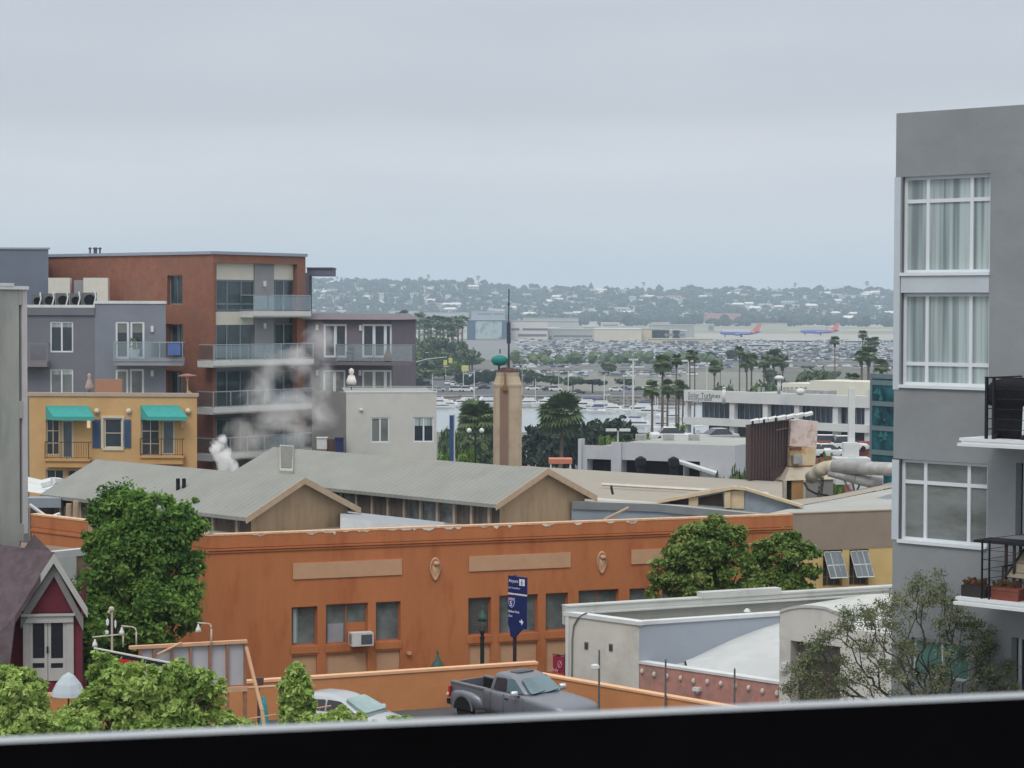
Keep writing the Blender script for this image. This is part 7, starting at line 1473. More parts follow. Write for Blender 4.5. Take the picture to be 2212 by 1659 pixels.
# ---- white office
OF=Fac(1482,320,1882,299); t=thing('white_office','long white office building with dark window bands and a sign on its parapet','building',OF.w(0,gz(0,310)))
M_of=mat('office_white',(206,208,208),.85,.05,.3,stain=(186,190,194),stain_amt=.4,stain_scale=.2)
zp1=OF.z(1482,842); zp0=OF.z(1482,866); zw0=OF.z(1482,900.5); zb0=OF.z(1482,916); sz_=OF.s
m=MB(); m.fb(OF,0,OF.L,zp0,zp1,-.6,.4); m.build('parapet_band',M_of,t)
m=MB(); m.fb(OF,0,OF.L,zb0,zw0,-.6,.6); m.build('floor_band',M_of,t)
m=MB(); m.fb(OF,sz_(1507),OF.L-.2,zw0-.1,zp0+.1,-1.4,-1.2); m.build('window_wall',glassm('office_glass',(60,68,82),.1,.5,.25),t)
m=MB(); 
u=1512
while u<1880: s=sz_(u); m.fb(OF,s-.07,s+.07,zw0,zp0,-1.2,-1.1); u+=11
m.build('mullions',M_ffr,t)
for u in (1483.5,1583,1655,1723,1806.5,1876): m=MB(); s=sz_(u); m.fb(OF,s-.42 if u>1490 else s-.1,s+.42 if u>1490 else s+.3,gz(0,310),zp0-.0,-.8,.1); m.build('column',M_of,t)
m=MB(); m.fb(OF,sz_(1507),OF.L-.2,zb0-4.2,zb0,-3,-2.8); m.build('ground_glass',mat('dark_ground_floor',(56,58,66),.4,.3,.3),t)
m=MB(); m.fb(OF,1,OF.L-.3,gz(0,310),zb0-4.2,-3.2,-2.6); m.build('ground_wall',M_of,t)
m=MB(); m.quad(OF.w(0,zp1-.8,-.4),OF.w(OF.L,zp1-.8,-.4),OF.w(OF.L,zp1-.8,-26),OF.w(0,zp1-.8,-26)); m.build('roof',M_pale2,t)
m=MB(); m.fb(OF,sz_(1619),sz_(1679),zp1-.8,OF.z(1650,826,-8),-14,-8.0); m.fb(OF,sz_(1679)+.01,sz_(1822),zp1-.8,OF.z(1700,820.5,-8),-15,-8.0); m.build('penthouse',mat('penthouse_cream',(206,204,190),.9,.05,.5),t)
M_lv=mat('louvre_grey',(150,150,146),.8,.1,1)
for u in (1640,1649,1694,1702,1711,1721,1731,1740): m=MB(); r=OF.rect(u-3,836,u+3,847,-8); m.fb(OF,r[0],r[1],r[2],r[3],-8,-7.95); m.build('penthouse_louvre',M_lv,t)
for u,v,w in ((1683,816,20),(1564,838,8),(1726,838,0)):
    if not w: continue
    c=P(u,v,312 if u<1600 else 305); m=MB(); R=w/2*308/FPX; m.lathe([(R,c.z-R*.35),(R*1.05,c.z+R*.1),(R*.5,c.z+R*.45),(.05,c.z+R*.5)],(c.x,c.y,0),14); m.tube((c.x,c.y,c.z-2.2),(c.x,c.y,c.z-.2),.25); m.build('roof_dish' if w>10 else 'roof_dome',M_white,t,smooth=True)
m=MB(); c=P(1729,840,303); m.ball((c.x,c.y,c.z-.4),.62,12,6,.8); m.build('white_dome',M_white,t,smooth=True)
m=MB(); r=OF.rect(1700,838,1790,850,-3); m.fb(OF,r[0],r[1],zp1-.8,r[3]-.2,-5,-3); m.build('roof_screen',M_galv,t)
m=MB(); r=OF.rect(1868,830,1882,850,.0); m.fb(OF,OF.L-.5,OF.L,zp1,zp1+.9,-1,.3); m.build('corner_post',M_of,t)
M_ink=mat('sign_ink',(40,48,48),.6,0)
zs=OF.z(1490,857.5); text_mesh('Solar Turbines',.98,'lettering',M_ink,t,facM(OF,OF.s(1491),zs,.41)); zs=OF.z(1490,864); text_mesh('Incorporated',.8,'lettering',M_ink,t,facM(OF,OF.s(1491),zs,.41))
# red kerb wall and vans in front
m=MB(); a,b=P(1460,955,262),P(1900,957,262); g_=gz(0,262); m.box(a.x,b.x,262,262.6,g_-.5,b.z+.2); tag(m.build('red_wall',mat('red_kerb_wall',(150,84,78),.9,.1,.4),at=Vector((0,262,g_))),'long dull red wall in front of the white office','wall')
zc_=P(1560,957,258).z
for i,(u,Y,k,z_) in enumerate(((1569,264,1,941),(1688,266,1,944),(1720,266,1,946),(1770,264,1,945),(1835,262,1,947),(1500,262,0,955),(1790,240,0,958),(1750,238,0,957),(1690,236,0,960))):
    c=P(u,z_,Y); car(c.x,Y,rad(170 if i%2 else 8),'by the red wall of the office, '+('far left','left of the brown screen','left white van near the pale panel','second white van near the pale panel','behind the white stack','beside the pale gate pillar','below the red wall, middle','below the red wall, left','below the red wall, behind the screen')[i],'cars round the office',z=c.z-1.5,k=k)
c=P(1496,960,240); t=thing('gate_pillar','pale concrete gate pillar left of the office entrance','pillar',(c.x,240,-24)); m=MB(); a,b=P(1489,938,240),P(1497,966,240); m.box(a.x,b.x,240,240.5,-24,a.z); m.build('pillar',mat('pillar_beige',(176,172,164),.9,.05,1),t); m=MB(); m.box(a.x-.05,b.x+.05,239.95,240.55,a.z,a.z+.12); m.build('cap',M_white,t)
c=P(1508,930,250); t=thing('canopy_sign','white T shaped canopy post at the office corner','sign',(c.x,250,-24)); m=MB(); m.tube((c.x,250,-24),c,.2); m.build('post',M_white,t); m=MB(); a,b=P(1497,919,250),P(1518,923,250); m.box(a.x,b.x,249.5,250.5,b.z,a.z); m.build('top',M_white,t)
# ---- airport buildings
M_term=mat('terminal_white',(214,208,204),.85,.04,.1); M_termb=mat('terminal_beige',(202,190,164),.9,.05,.1); M_strip=mat('terminal_window',(118,114,116),.5,.1,.2)
def block(name,label,ua,va,ub,vb,Y,depth,m_,strips=(),cat='building',roof=None):
    a,b=P(ua,va,Y),P(ub,vb,Y); g=gz((a.x+b.x)/2,Y); t=thing(name,label,cat,((a.x+b.x)/2,Y,g)); m=MB(); m.box(a.x,b.x,Y,Y+depth,g,a.z); m.build('wall',m_,t)
    m=MB(); m.box(a.x-.4,b.x+.4,Y-.4,Y+depth+.4,a.z,a.z+.5); m.build('roof',roof or M_pale2,t)
    for (u0,v0,u1,v1) in strips:
        p,q_=P(u0,v0,Y),P(u1,v1,Y); m=MB(); m.box(p.x,q_.x,Y-.15,Y,q_.z,p.z); m.build('window_band',M_strip,t)
    return t
block('white_terminal','white three storey terminal building with grey window bands right of the antenna mast',1104,694,1183,740,1880,30,M_term,((1104,709,1122,714),(1129,709,1183,714),(1119,721.5,1181,727)))
t=block('mural_building','slate building wall carrying a large pale patterned mural left of the mast',1009,692,1103,734,1860,24,mat('mural_slate',(84,104,130),.9,.05,.05))
a,b=P(1027,694,1859),P(1084,732,1859); m=MB(); m.box(a.x,b.x,1859.2,1859.7,b.z,a.z); mu=mat('mural_pale',(172,186,188),.9,.05,.1,stain=(96,110,116),stain_amt=.95,stain_scale=.16); m.build('mural',mu,t)
block('pinkish_block','low pinkish block below the mural wall',1029,734,1103,752,1850,20,mat('pink_block',(164,140,142),.9,.05,.1))
t=block('beige_hangar','beige hangar with white curved roof edge right of the terminal',1285,711,1386,726,1780,40,mat('hangar_pale',(206,200,184),.9,.05,.1),roof=M_white)
block('beige_hangar','beige side block attached right of the white roofed hangar',1386,711,1408,740,1790,40,M_termb)
block('beige_terminal','long beige terminal building with three dark openings',1405,733,1540,750,1700,30,M_termb,((1431,736.5,1458,742.5),(1463,736,1482,749),(1487,736.5,1508,742.5)))
block('grey_terminal','grey terminal block between the white terminal and the hangar',1183,712,1280,730,1900,40,mat('term_grey',(172,176,172),.9,.05,.1),((1196,724,1280,728),(1186,726,1192,736)))
block('grey_terminal','low flat grey terminal behind the beige terminal',1408,702,1500,716,2050,40,mat('term_grey2',(160,164,160),.9,.05,.1),((1430,712,1478,715),))
block('low_wall_building','long cream blast wall before the airfield',1560,739,1918,747,1900,4,mat('blast_wall',(196,190,172),.9,.06,.05),cat='wall')
block('red_roof_barracks','long pink tiled building at the foot of the hill',1528,678,1600,700,3500,60,mat('pink_tile',(176,132,124),.9,.08,.03),((1540,690,1600,692.5),)); block('red_roof_barracks','lower pink building right of the long pink one under the hill',1600,684,1660,700,3480,60,mat('pink_tile2',(172,146,140),.9,.08,.03))
block('pale_warehouse','long pale flat building along the far shore behind the mural wall',1018,673,1090,694,2700,60,mat('pale_far',(158,168,182),.9,.05,.03),((1032,677,1062,680),(1066,677,1088,680)))
block('pale_warehouse','long white hangar behind the right white terminal',1130,688,1250,700,2600,60,mat('pale_far2',(176,182,182),.9,.05,.03),((1140,694,1250,696),))
block('pale_tent','pale tent roofed hall left of the palm grove',840,672,900,694,2900,80,mat('pale_far3',(180,188,196),.9,.05,.03)); block('pale_tent','long low pale hall right behind the palm grove',892,676,1010,690,3000,80,mat('pale_far4',(176,184,192),.9,.05,.03),((915,683,980,685),))
block('pale_warehouse','thin white shed in the airfield left of the pink buildings',1470,702,1530,712,2500,40,mat('pale_far5',(188,188,180),.9,.05,.03)); block('pale_warehouse','low white shed between the two airliners',1630,699,1700,706,2700,40,mat('pale_far6',(190,190,182),.9,.05,.03))
c=P(1230,778,1500); t=thing('white_trailer','bright white box trailer in the airport car park','trailer',(c.x-0,1500,-27.9)); a,b=P(1219,765,1400),P(1239,776,1400); m=MB(); m.box(a.x,b.x,1400,1403,-26.9,a.z); m.build('box',mat('bright_white',(235,235,235),.6,0),t)
for s in (.2,.8): m=MB(); x=a.x+(b.x-a.x)*s; m.box(x-.4,x+.4,1400,1403,-27.9,-26.9); m.build('wheel',M_tyre,t)
rs=random.Random(12)
for i in range(46):   # assorted low sheds filling the airport strip
    Y=rs.choice([1950,2050,2200,2400,2600,3000,3350,3500,3650]); u=rs.uniform(840,1470) if Y<2500 else rs.uniform(700,1910); w=rs.uniform(14,46); h=rs.uniform(4,9); c=P(u,700,Y); g=gz(c.x,Y); W_=w*Y/FPX
    tone=rs.choice([(196,196,188),(170,172,168),(186,178,162),(150,156,162)])
    m=MB(); m.cur=0; m.box(c.x-W_/2,c.x+W_/2,Y,Y+18,g,g+h); m.cur=1; m.box(c.x-W_/2-.5,c.x+W_/2+.5,Y-.5,Y+18.5,g+h,g+h+.7)
    if h>6: m.cur=2; m.box(c.x-W_*.4,c.x+W_*.4,Y-.2,Y,g+h*.35,g+h*.65)
    o=m.build('airport_shed',[mat('shed_tone_%d'%i,tone,.9,.05,.05),M_white,M_strip],at=Vector((c.x,Y,g))); nm={(196,196,188):'off white',(170,172,168):'grey',(186,178,162):'tan',(150,156,162):'blue grey'}[tone]
    tag(o,nm+' low shed '+('near the terminals' if Y<2500 else 'beyond the runway')+(' left of the mast' if u<1099 else (' right of the mast' if u<1500 else ' below the right part of the hill'))+(', wide one' if w>30 else ', narrow one'),'shed','low sheds round the airport')
# ---- airliners
def plane(u,v,Y,rz,label,first):
    c=P(u,v,Y); t=thing('airliner',label,'airplane',(0,0,0),'airliners on the airfield')
    M_f=mat('livery_blue_%d'%u,(92,102,176),.4,0); M_r=mat('livery_red_%d'%u,(208,116,100),.4,0); M_w=mat('livery_white_%d'%u,(214,216,230),.4,0)
    def ring(x,r,z,n=14): return [(x,r*math.cos(2*math.pi*k/n),z+r*math.sin(2*math.pi*k/n)) for k in range(n)]
    m=MB(); m.loft([ring(-19.5,.2,4.1),ring(-18.6,1.1,3.9),ring(-16.5,1.75,3.8),ring(-13,1.95,3.8),ring(9,1.95,3.8),ring(14,1.4,4.2),ring(19,.4,4.9)]); m.build('fuselage',M_f,t,smooth=True)
    if first: m=MB(); m.loft([[(x,y,z) for y,z in ((-1.3,5.3),(-.7,5.72),(.7,5.72),(1.3,5.3))] for x in (-17,9)],closed=False); m.build('white_crown',M_w,t)
    m=MB(); m.hexa([Vector(p) for p in ((10.5,-.2,5.2),(17.5,-.2,5.4),(17.5,.2,5.4),(10.5,.2,5.2),(17.0,-.12,12.3),(20.5,-.12,12.3),(20.5,.12,12.3),(17.0,.12,12.3))]); m.build('tail_fin',M_r,t)
    m=MB(); m.loft([ring(8,1.98,3.8),ring(13,1.55,4.15),ring(15,1.2,4.4)]); m.build('tail_band',M_r,t,smooth=True)
    for sg in (1,-1):
        m=MB(); m.hexa([Vector(p) for p in ((-4,sg*1.5,3.0),(3.5,sg*1.5,3.0),(3.5,sg*1.5,3.5),(-4,sg*1.5,3.5),(4,sg*17,4.2),(6,sg*17,4.2),(6,sg*17,4.4),(4,sg*17,4.4))]); m.build('wing',M_w,t)
        m=MB(); m.hexa([Vector(p) for p in ((14,sg*.6,5),(18,sg*.6,5),(18,sg*.6,5.2),(14,sg*.6,5.2),(17.5,sg*7,5.4),(19.4,sg*7,5.4),(19.4,sg*7,5.5),(17.5,sg*7,5.5))]); m.build('tailplane',M_f,t)
        m=MB(); m.loft([[(x,sg*5.2+r*math.cos(a),2.1+r*math.sin(a)) for a in [2*math.pi*k/10 for k in range(10)]] for x,r in ((-5,.9),(-4,1.05),(-1,.7))]); m.build('engine',M_f,t,smooth=True)
    for x,y in ((-14.5,0),(1,2.5),(1,-2.5)): m=MB(); m.box(x-.45,x+.45,y-.25,y+.25,0,2.2); m.build('wheel',M_tyre,t)
    t.location=(c.x,Y,gz(c.x,Y)+.2); t.rotation_euler=(0,0,rz); return t
plane(1599,730,2080,rad(6),'blue airliner with white crown and red tail fin, left of the two',True); plane(1770,730,2230,rad(-4),'plain blue airliner with red tail fin, right of the two',False)

# ================================================================ the far hill: woods and houses
rs=np.random.RandomState(5)
ICO_V=[];ICO_F=[]
def blob_field(n,seed,ymin,ymax,umin,umax,rmin,rmax):
    rs=np.random.RandomState(seed); V=[];F=[]; b=0
    base=[]; 
    for k,(r,z) in enumerate(((.0,-1),(.8,-.5),(1,.1),(.7,.7),(.0,1))):
        base.append((r,z))
    for i in range(n):
        y=ymin+(ymax-ymin)*rs.uniform()**.9; u=rs.uniform(umin,umax); x=(u-UC)/FPX*y; g=gz(x,y); r=rs.uniform(rmin,rmax); h=r*rs.uniform(.7,1.25)
        dens=math.sin(x*.011+y*.013)+math.sin(x*.023-y*.008+2)+.6*math.sin(x*.05)
        if dens<-.7 and rs.uniform()<.6: continue
        n6=6; pts=[(x,y,g-1)]
        for (rr,zz) in base[1:4]:
            for q in range(n6): a=2*math.pi*q/n6+i; j=rs.uniform(.65,1.25); pts.append((x+math.cos(a)*rr*r*j,y+math.sin(a)*rr*r*j,g+h*.9+zz*h*rs.uniform(.8,1.15)))
        pts.append((x,y,g+h*1.9)); V+=pts
        for q in range(n6): F.append((b,b+1+(q+1)%n6,b+1+q,b+1+q)); F.append((b+19,b+13+q,b+13+(q+1)%n6,b+13+(q+1)%n6))
        for l_ in (0,1):
            for q in range(n6): o=b+1+l_*6; F.append((o+q,o+(q+1)%n6,o+6+(q+1)%n6,o+6+q))
        b+=20
    return V,F
V,F=blob_field(5600,9,3780,5320,560,2020,3.5,8.5)
m=MB(); m.v=V; m.f=[tuple(dict.fromkeys(f)) for f in F]; m.mi=[0]*len(F)
M_hillwood=leafm('hill_foliage',[(14,26,24),(24,38,32),(36,50,40),(60,72,56)],trans=0)
tag(m.build('hillside_woods',M_hillwood,at=Vector((0,4300,-28))),'dark trees covering the far hillside between the houses','woods',kind='stuff')
V,F=blob_field(700,19,3250,3800,600,1980,4,9); m=MB(); m.v=V; m.f=[tuple(dict.fromkeys(f)) for f in F]; m.mi=[0]*len(F)
tag(m.build('shore_woods',M_hillwood,at=Vector((0,3500,-28))),'line of trees at the foot of the far hill','woods',kind='stuff')
V,F=blob_field(60,29,1050,1160,1110,1560,1.5,3.5); m=MB(); m.v=V; m.f=[tuple(dict.fromkeys(f)) for f in F]; m.mi=[0]*len(F)
tag(m.build('scrub',LG_far,at=Vector((0,1100,-28))),'scrub and low hedges before the big airport car park','hedge',kind='stuff')
# houses on the hill
hm=[('white',(220,220,216)),('cream',(214,204,184)),('pale grey',(204,206,206)),('tan',(196,178,156))]; rm=[('grey',(160,158,160)),('brown',(146,122,110)),('pale',(222,220,216)),('tile red',(170,124,106))]
hp=[]
M_hw=mat('far_window',(70,78,88),.4,.1,1)
for i,(hn,hc) in enumerate(hm):
    for j,(rn,rc) in enumerate(rm):
        if (i+j)%4==3: continue
        L_=[15,19,13,17][(i+2*j)%4]; D_=9; H_=[4,6.5,5,7][(i+j)%4]; m=MB(); m.cur=0; m.box(-L_/2,L_/2,-D_/2,D_/2,-4,H_); m.cur=1
        if j%2==0: m.hexa([Vector(p) for p in ((-L_/2-.6,-D_/2-.6,H_),(L_/2+.6,-D_/2-.6,H_),(L_/2+.6,D_/2+.6,H_),(-L_/2-.6,D_/2+.6,H_),(-L_/2+1,-.1,H_+2.4),(L_/2-1,-.1,H_+2.4),(L_/2-1,.1,H_+2.4),(-L_/2+1,.1,H_+2.4))])
        else: m.box(-L_/2-.4,L_/2+.4,-D_/2-.4,D_/2+.4,H_,H_+.6)
        m.cur=2
        for lv in range(1 if H_<6 else 2):
            for k in range(4): x=-L_/2+L_*(k+.5)/4; m.box(x-L_*.07,x+L_*.07,-D_/2-.06,-D_/2,H_-2.6-lv*3,H_-1.0-lv*3)
        o=m.build('hillside_house',[mat('house_wall_%d%d'%(i,j),hc,.9,.04,.2),mat('house_roof_%d%d'%(i,j),rc,.9,.06,.2),M_hw]); o['_c']='%s house with %s roof'%(hn,rn); o['category']='house'; o['group']='houses on the far hillside'; hp.append(o)
rs=random.Random(31); used_h=set()
def house(x,y,k,s,rz):
    o=hp[k] if k not in used_h else hp[k].copy()
    if k in used_h: COL.objects.link(o)
    used_h.add(k); o.location=(x,y,gz(x,y)+2.5*s); o.scale=(s,)*3; o.rotation_euler=(0,0,rz); u=UC+x/y*FPX
    o['label']=o['_c']+' on hill '+('above the mauve wing' if u<900 else 'left of the mast' if u<1099 else 'right of the mast' if u<1300 else 'above the hangars' if u<1500 else 'above the left airliner' if u<1700 else 'near the grey apartment')+(', low slope' if y<4200 else ', near the ridge' if y>4850 else ', halfway up')
    return o
n=0; tries=0
while n<290 and tries<4000:
    tries+=1; y=rs.uniform(3850,5250); u=rs.uniform(600,1960); x=(u-UC)/FPX*y
    den=math.sin(x*.011+y*.013)+math.sin(x*.023-y*.008+2)
    if den>.75 and rs.random()<.85: continue
    house(x,y,rs.randrange(len(hp)),rs.uniform(.85,1.5),rs.uniform(-.5,.5)); n+=1
V=[];F=[]; m=MB()
for i in range(650):
    y=rs.uniform(3850,5300); u=rs.uniform(600,1960); x=(u-UC)/FPX*y; g=gz(x,y)+2; w=rs.uniform(3,7); h=rs.uniform(3,6); a=rs.uniform(-.5,.5); M_=Matrix.Translation((x,y,g))@Matrix.Rotation(a,4,'Z'); m.cur=rs.choice([0,0,1,2]); m.box(-w,w,-4,4,-3,h+1.5,M_)
tag(m.build('far_small_houses',[mat('fh_white',(214,214,210),.9,0),mat('fh_grey',(160,162,166),.9,0),mat('fh_tan',(184,168,146),.9,0)],at=Vector((0,4500,0))),'countless tiny houses between the trees of the far hill','houses',kind='stuff')
# skyline trees one can tell apart
sp=tree_proto('ridge_tree','x',LG_fardark,420,8,'trees standing on the ridge of the far hill',.9,size=2.0)
for i,(u,v,w,lb) in enumerate(((908,596,9,'narrow upright tree on the ridge left of the mast'),(1014,597,16,'tall rounded tree on the ridge, left of the mast'),(1045,602,16,'second broad tree on the ridge left of the mast'),(1158,612,13,'round tree on the ridge just right of the mast'),(1277,608,7,'thin cypress on the ridge, right of the mast'),(1312,617,12,'low round tree on the ridge right of the cypress'),(1495,614,34,'widest tree mass on the ridge, centre right'),(1425,613,12,'small tree on the ridge above the beige terminal'),(1487,616,10,'tree on the ridge above the hangar'),(1605,616,40,'broad dark crown on the ridge above the left airliner'),(1568,617,14,'upright ridge tree left of the broad crown'),(1735,620,44,'broad crown on the ridge above the right airliner'),(1769,614,18,'round ridge tree right of the broad crown'),(1835,616,34,'dark crown on the ridge near the grey apartment'),(1885,618,34,'last dark crown on the ridge beside the grey apartment'),(950,603,20,'low tree on the ridge far left'),(830,600,14,'small tree on the ridge above the mauve wing'),(975,603,18,'flat tree on the ridge between the two tall ones'),(1090,614,34,'dark bank of trees on the ridge behind the mast'),(1215,617,40,'low bank of trees on the ridge right of the mast'))):
    place(sp,u,v-2,5260,w*1.35,lb,i==0)
rp=reg(palm_proto('ridge_palm',12,3.0,22,91,'x',(0,0,0),'palms on the ridge of the far hill',skirt=False))
for i,(u,v) in enumerate(((925,597),(1033,600),(905,603),(738,601),(776,603),(728,600),(1374,620),(1660,622),(1718,615),(1873,612),(1390,613),(812,603))):
    c=P(u,v,5250); g=gz(c.x,5250); o=rp if i==0 else copy_tree(rp,ch=CH); s=max(.6,(c.z-g)/12); o.location=(c.x,5250,g); o.scale=(s,)*3; o.rotation_euler=(0,0,i*1.1); o['label']='tiny palm on the far hill ridge, %s from left'%('first','second','third','fourth','fifth','sixth','seventh','eighth','ninth','tenth','eleventh','twelfth')[sorted((925,1033,905,738,776,728,1374,1660,1718,1873,1390,812)).index(u)]
for o in bpy.data.objects:
    for k in ('_c',):
        if k in o: del o[k]
for o in [q for q in cp+hp if q.users and not q.get('label')]: bpy.data.objects.remove(o)
# ================================================================ grey pickup truck and silver car
M_tr=mat('truck_grey_paint',(120,124,131),.38,.06,1.2,spec=.6,metal=.35); M_trg=glassm('truck_glass',(96,122,130),.06); M_trgd=glassm('truck_glass_dark',(62,58,64),.08); M_chrome=mat('chrome',(214,216,218),.15,0,1,metal=.6); M_tl=mat('tail_lamp_red',(170,30,36),.3,0); M_tlw=mat('lamp_clear',(230,190,186),.3,0); M_rubber=mat('tyre_black',(30,30,32),.9,.1,5); M_rim=mat('alloy_rim',(128,130,132),.35,.05,5,metal=.6); M_blk=mat('bed_liner',(26,24,26),.9,.1,5)
def srect(x0,x1,w,z,n=28,e=.32,cx=None):
    """rounded rectangle ring in plan"""
    a=(x1-x0)/2; c=(x0+x1)/2; return [(c+a*math.copysign(abs(math.cos(t))**e,math.cos(t)),w*math.copysign(abs(math.sin(t))**e,math.sin(t)),z) for t in [2*math.pi*(i+.5)/n for i in range(n)]]
def wheels(t,xs,yw,r,zc,M0):
    for x in xs:
        for sg in (1,-1):
            m=MB(); n=22
            def rg(y,rr): return [M0@Vector((x+rr*math.cos(2*math.pi*k/n),sg*y,zc+rr*math.sin(2*math.pi*k/n))) for k in range(n)]
            m.loft([rg(yw-.24,r*.9),rg(yw-.2,r),rg(yw-.04,r),rg(yw,r*.92),rg(yw-.01,r*.66)]); ty=m.build('tyre',M_rubber,t)
            m=MB(); m.loft([rg(yw-.03,r*.66),rg(yw-.015,r*.62),rg(yw-.06,r*.5),rg(yw-.03,r*.15)]); m.build('rim',M_rim,ty)
def body_rings(M0,st):
    """st: (x, halfwidth low, halfwidth mid, halfwidth top, z bottom, z belt, z top centre)"""
    R_=[]
    for x,wl,wm,wt,zb,zm,zt in st:
        R_.append([M0@Vector(p) for p in ((x,-wl,zb),(x,-wm,zb+.22),(x,-wm,zm-.16),(x,-wm*.985,zm-.04),(x,-wt,zm+.03),(x,-wt*.6,zt-.01),(x,0,zt),(x,wt*.6,zt-.01),(x,wt,zm+.03),(x,wm*.985,zm-.04),(x,wm,zm-.16),(x,wm,zb+.22),(x,wl,zb))])
    return R_
def pane(M0,pts,off,m_,name,par,sm=1):
    # rounded quad pane, thin solid
    P4=[Vector(p) for p in pts]; c=sum(P4,Vector())/4; out_=[]
    n=6
    for i in range(4):
        p0,p1,p2=P4[i-1],P4[i],P4[(i+1)%4]; a=p1+(p0-p1)*.13; b=p1+(p2-p1)*.13
        for k in range(n+1): s=k/n; out_.append((1-s)**2*a+2*s*(1-s)*p1+s*s*b)
    nn=(P4[1]-P4[0]).cross(P4[2]-P4[1]).normalized()*off
    m=MB(); m.prism([M0@(p+nn) for p in out_],(M0.to_3x3()@(nn*-1.6))); return m.build(name,m_,par)
# --- truck
TY=73.9; tp=P(1131,1560,TY); TZ=-13.988; th=rad(-46)
M0=Matrix.Translation((tp.x,TY,TZ))@Matrix.Rotation(th,4,'Z')@Matrix.Scale(.99,4)
tr=thing('pickup_truck','grey extended cab pickup truck with chrome mirrors parked before the low orange wall','pickup truck',(tp.x,TY,TZ))
ft=body_rings(M0,[(2.78,.6,.72,.6,.5,.82,.86),(2.66,.8,.88,.74,.42,.98,1.02),(2.3,.88,.97,.8,.4,1.06,1.12),(1.6,.9,.99,.84,.4,1.12,1.19),(1.05,.9,.99,.86,.4,1.16,1.23),(.8,.9,.98,.88,.4,1.17,1.2),(-.2,.9,.98,.9,.4,1.18,1.2),(-.95,.9,.98,.9,.4,1.19,1.2)])
m=MB(); m.loft(ft,closed=True); b=m.build('body',M_tr,tr,smooth=True)
# cab greenhouse
gh=[srect(-.93,1.12,.86,1.16),srect(-.9,.95,.83,1.3),srect(-.8,.5,.75,1.62),srect(-.72,.28,.7,1.74),srect(-.6,.1,.6,1.80),srect(-.4,-.1,.3,1.815)]
m=MB(); m.loft([[M0@Vector(p) for p in r] for r in gh]); m.build('cab',M_tr,tr,smooth=True)
# windows: windscreen, front and rear side, back
def lerp3(a,b,f): return tuple(x+(y-x)*f for x,y in zip(a,b))
pane(M0,[(1.085,-.72,1.235),(1.085,.72,1.235),(.50,.6,1.665),(.50,-.6,1.665)],.035,M_trg,'windscreen',tr)
for sg in (-1,1):
    q=[(.86,sg*.855,1.24),(.12,sg*.875,1.24),(.06,sg*.765,1.665),(.36,sg*.755,1.665)]; q2=[(.04,sg*.875,1.24),(-.56,sg*.87,1.26),(-.50,sg*.76,1.645),(-.02,sg*.77,1.665)]
    if sg>0: q=q[::-1]; q2=q2[::-1]
    pane(M0,q,-.012,M_trg,'side_window',tr); pane(M0,q2,-.012,M_trgd,'side_window',tr)
pane(M0,[(-.92,.6,1.28),(-.92,-.6,1.28),(-.76,-.55,1.64),(-.76,.55,1.64)],.03,M_trgd,'rear_window',tr)
m=MB(); m.loft([[M0@Vector(p) for p in srect(-.28,.12,.42,z_,20)] for z_ in (1.8,1.835)]); m.build('sunroof',mat('sunroof_dark',(74,76,84),.3,.05,3),tr)
# bed with flared fenders
m=MB()
for sg in (-1,1): m.hexa([M0@Vector(p) for p in ((-1.0,sg*.70,.5),(-2.72,sg*.70,.5),(-2.72,sg*.80,.5),(-1.0,sg*.80,.5),(-1.0,sg*.74,1.16),(-2.72,sg*.74,1.22),(-2.72,sg*.82,1.22),(-1.0,sg*.82,1.16))]); m.hexa([M0@Vector(p) for p in ((-.98,sg*.70,1.161),(-2.74,sg*.70,1.221),(-2.74,sg*.86,1.221),(-.98,sg*.86,1.161),(-.98,sg*.71,1.21),(-2.74,sg*.71,1.27),(-2.74,sg*.85,1.27),(-.98,sg*.85,1.21))])
m.hexa([M0@Vector(p) for p in ((-2.70,-.8,.5),(-2.78,-.8,.5),(-2.78,.8,.5),(-2.70,.8,.5),(-2.70,-.8,1.22),(-2.78,-.8,1.22),(-2.78,.8,1.22),(-2.70,.8,1.22))]); m.build('bed',M_tr,tr)
m=MB(); m.hexa([M0@Vector(p) for p in ((-1.0,-.7,.6),(-2.7,-.7,.6),(-2.7,.7,.6),(-1.0,.7,.6),(-1.0,-.7,.66),(-2.7,-.7,.66),(-2.7,.7,.66),(-1.0,.7,.66))]); m.hexa([M0@Vector(p) for p in ((-.985,-.75,.6),(-1.03,-.75,.6),(-1.03,.75,.6),(-.985,.75,.6),(-.985,-.75,1.14),(-1.03,-.75,1.14),(-1.03,.75,1.14),(-.985,.75,1.14))]); 
for sg in (-1,1): m.hexa([M0@Vector(p) for p in ((-1.04,sg*.66,.67),(-2.69,sg*.66,.67),(-2.69,sg*.695,.67),(-1.04,sg*.695,.67),(-1.04,sg*.68,1.15),(-2.69,sg*.68,1.2),(-2.69,sg*.71,1.2),(-1.04,sg*.71,1.15))])
m.build('bed_liner',M_blk,tr)
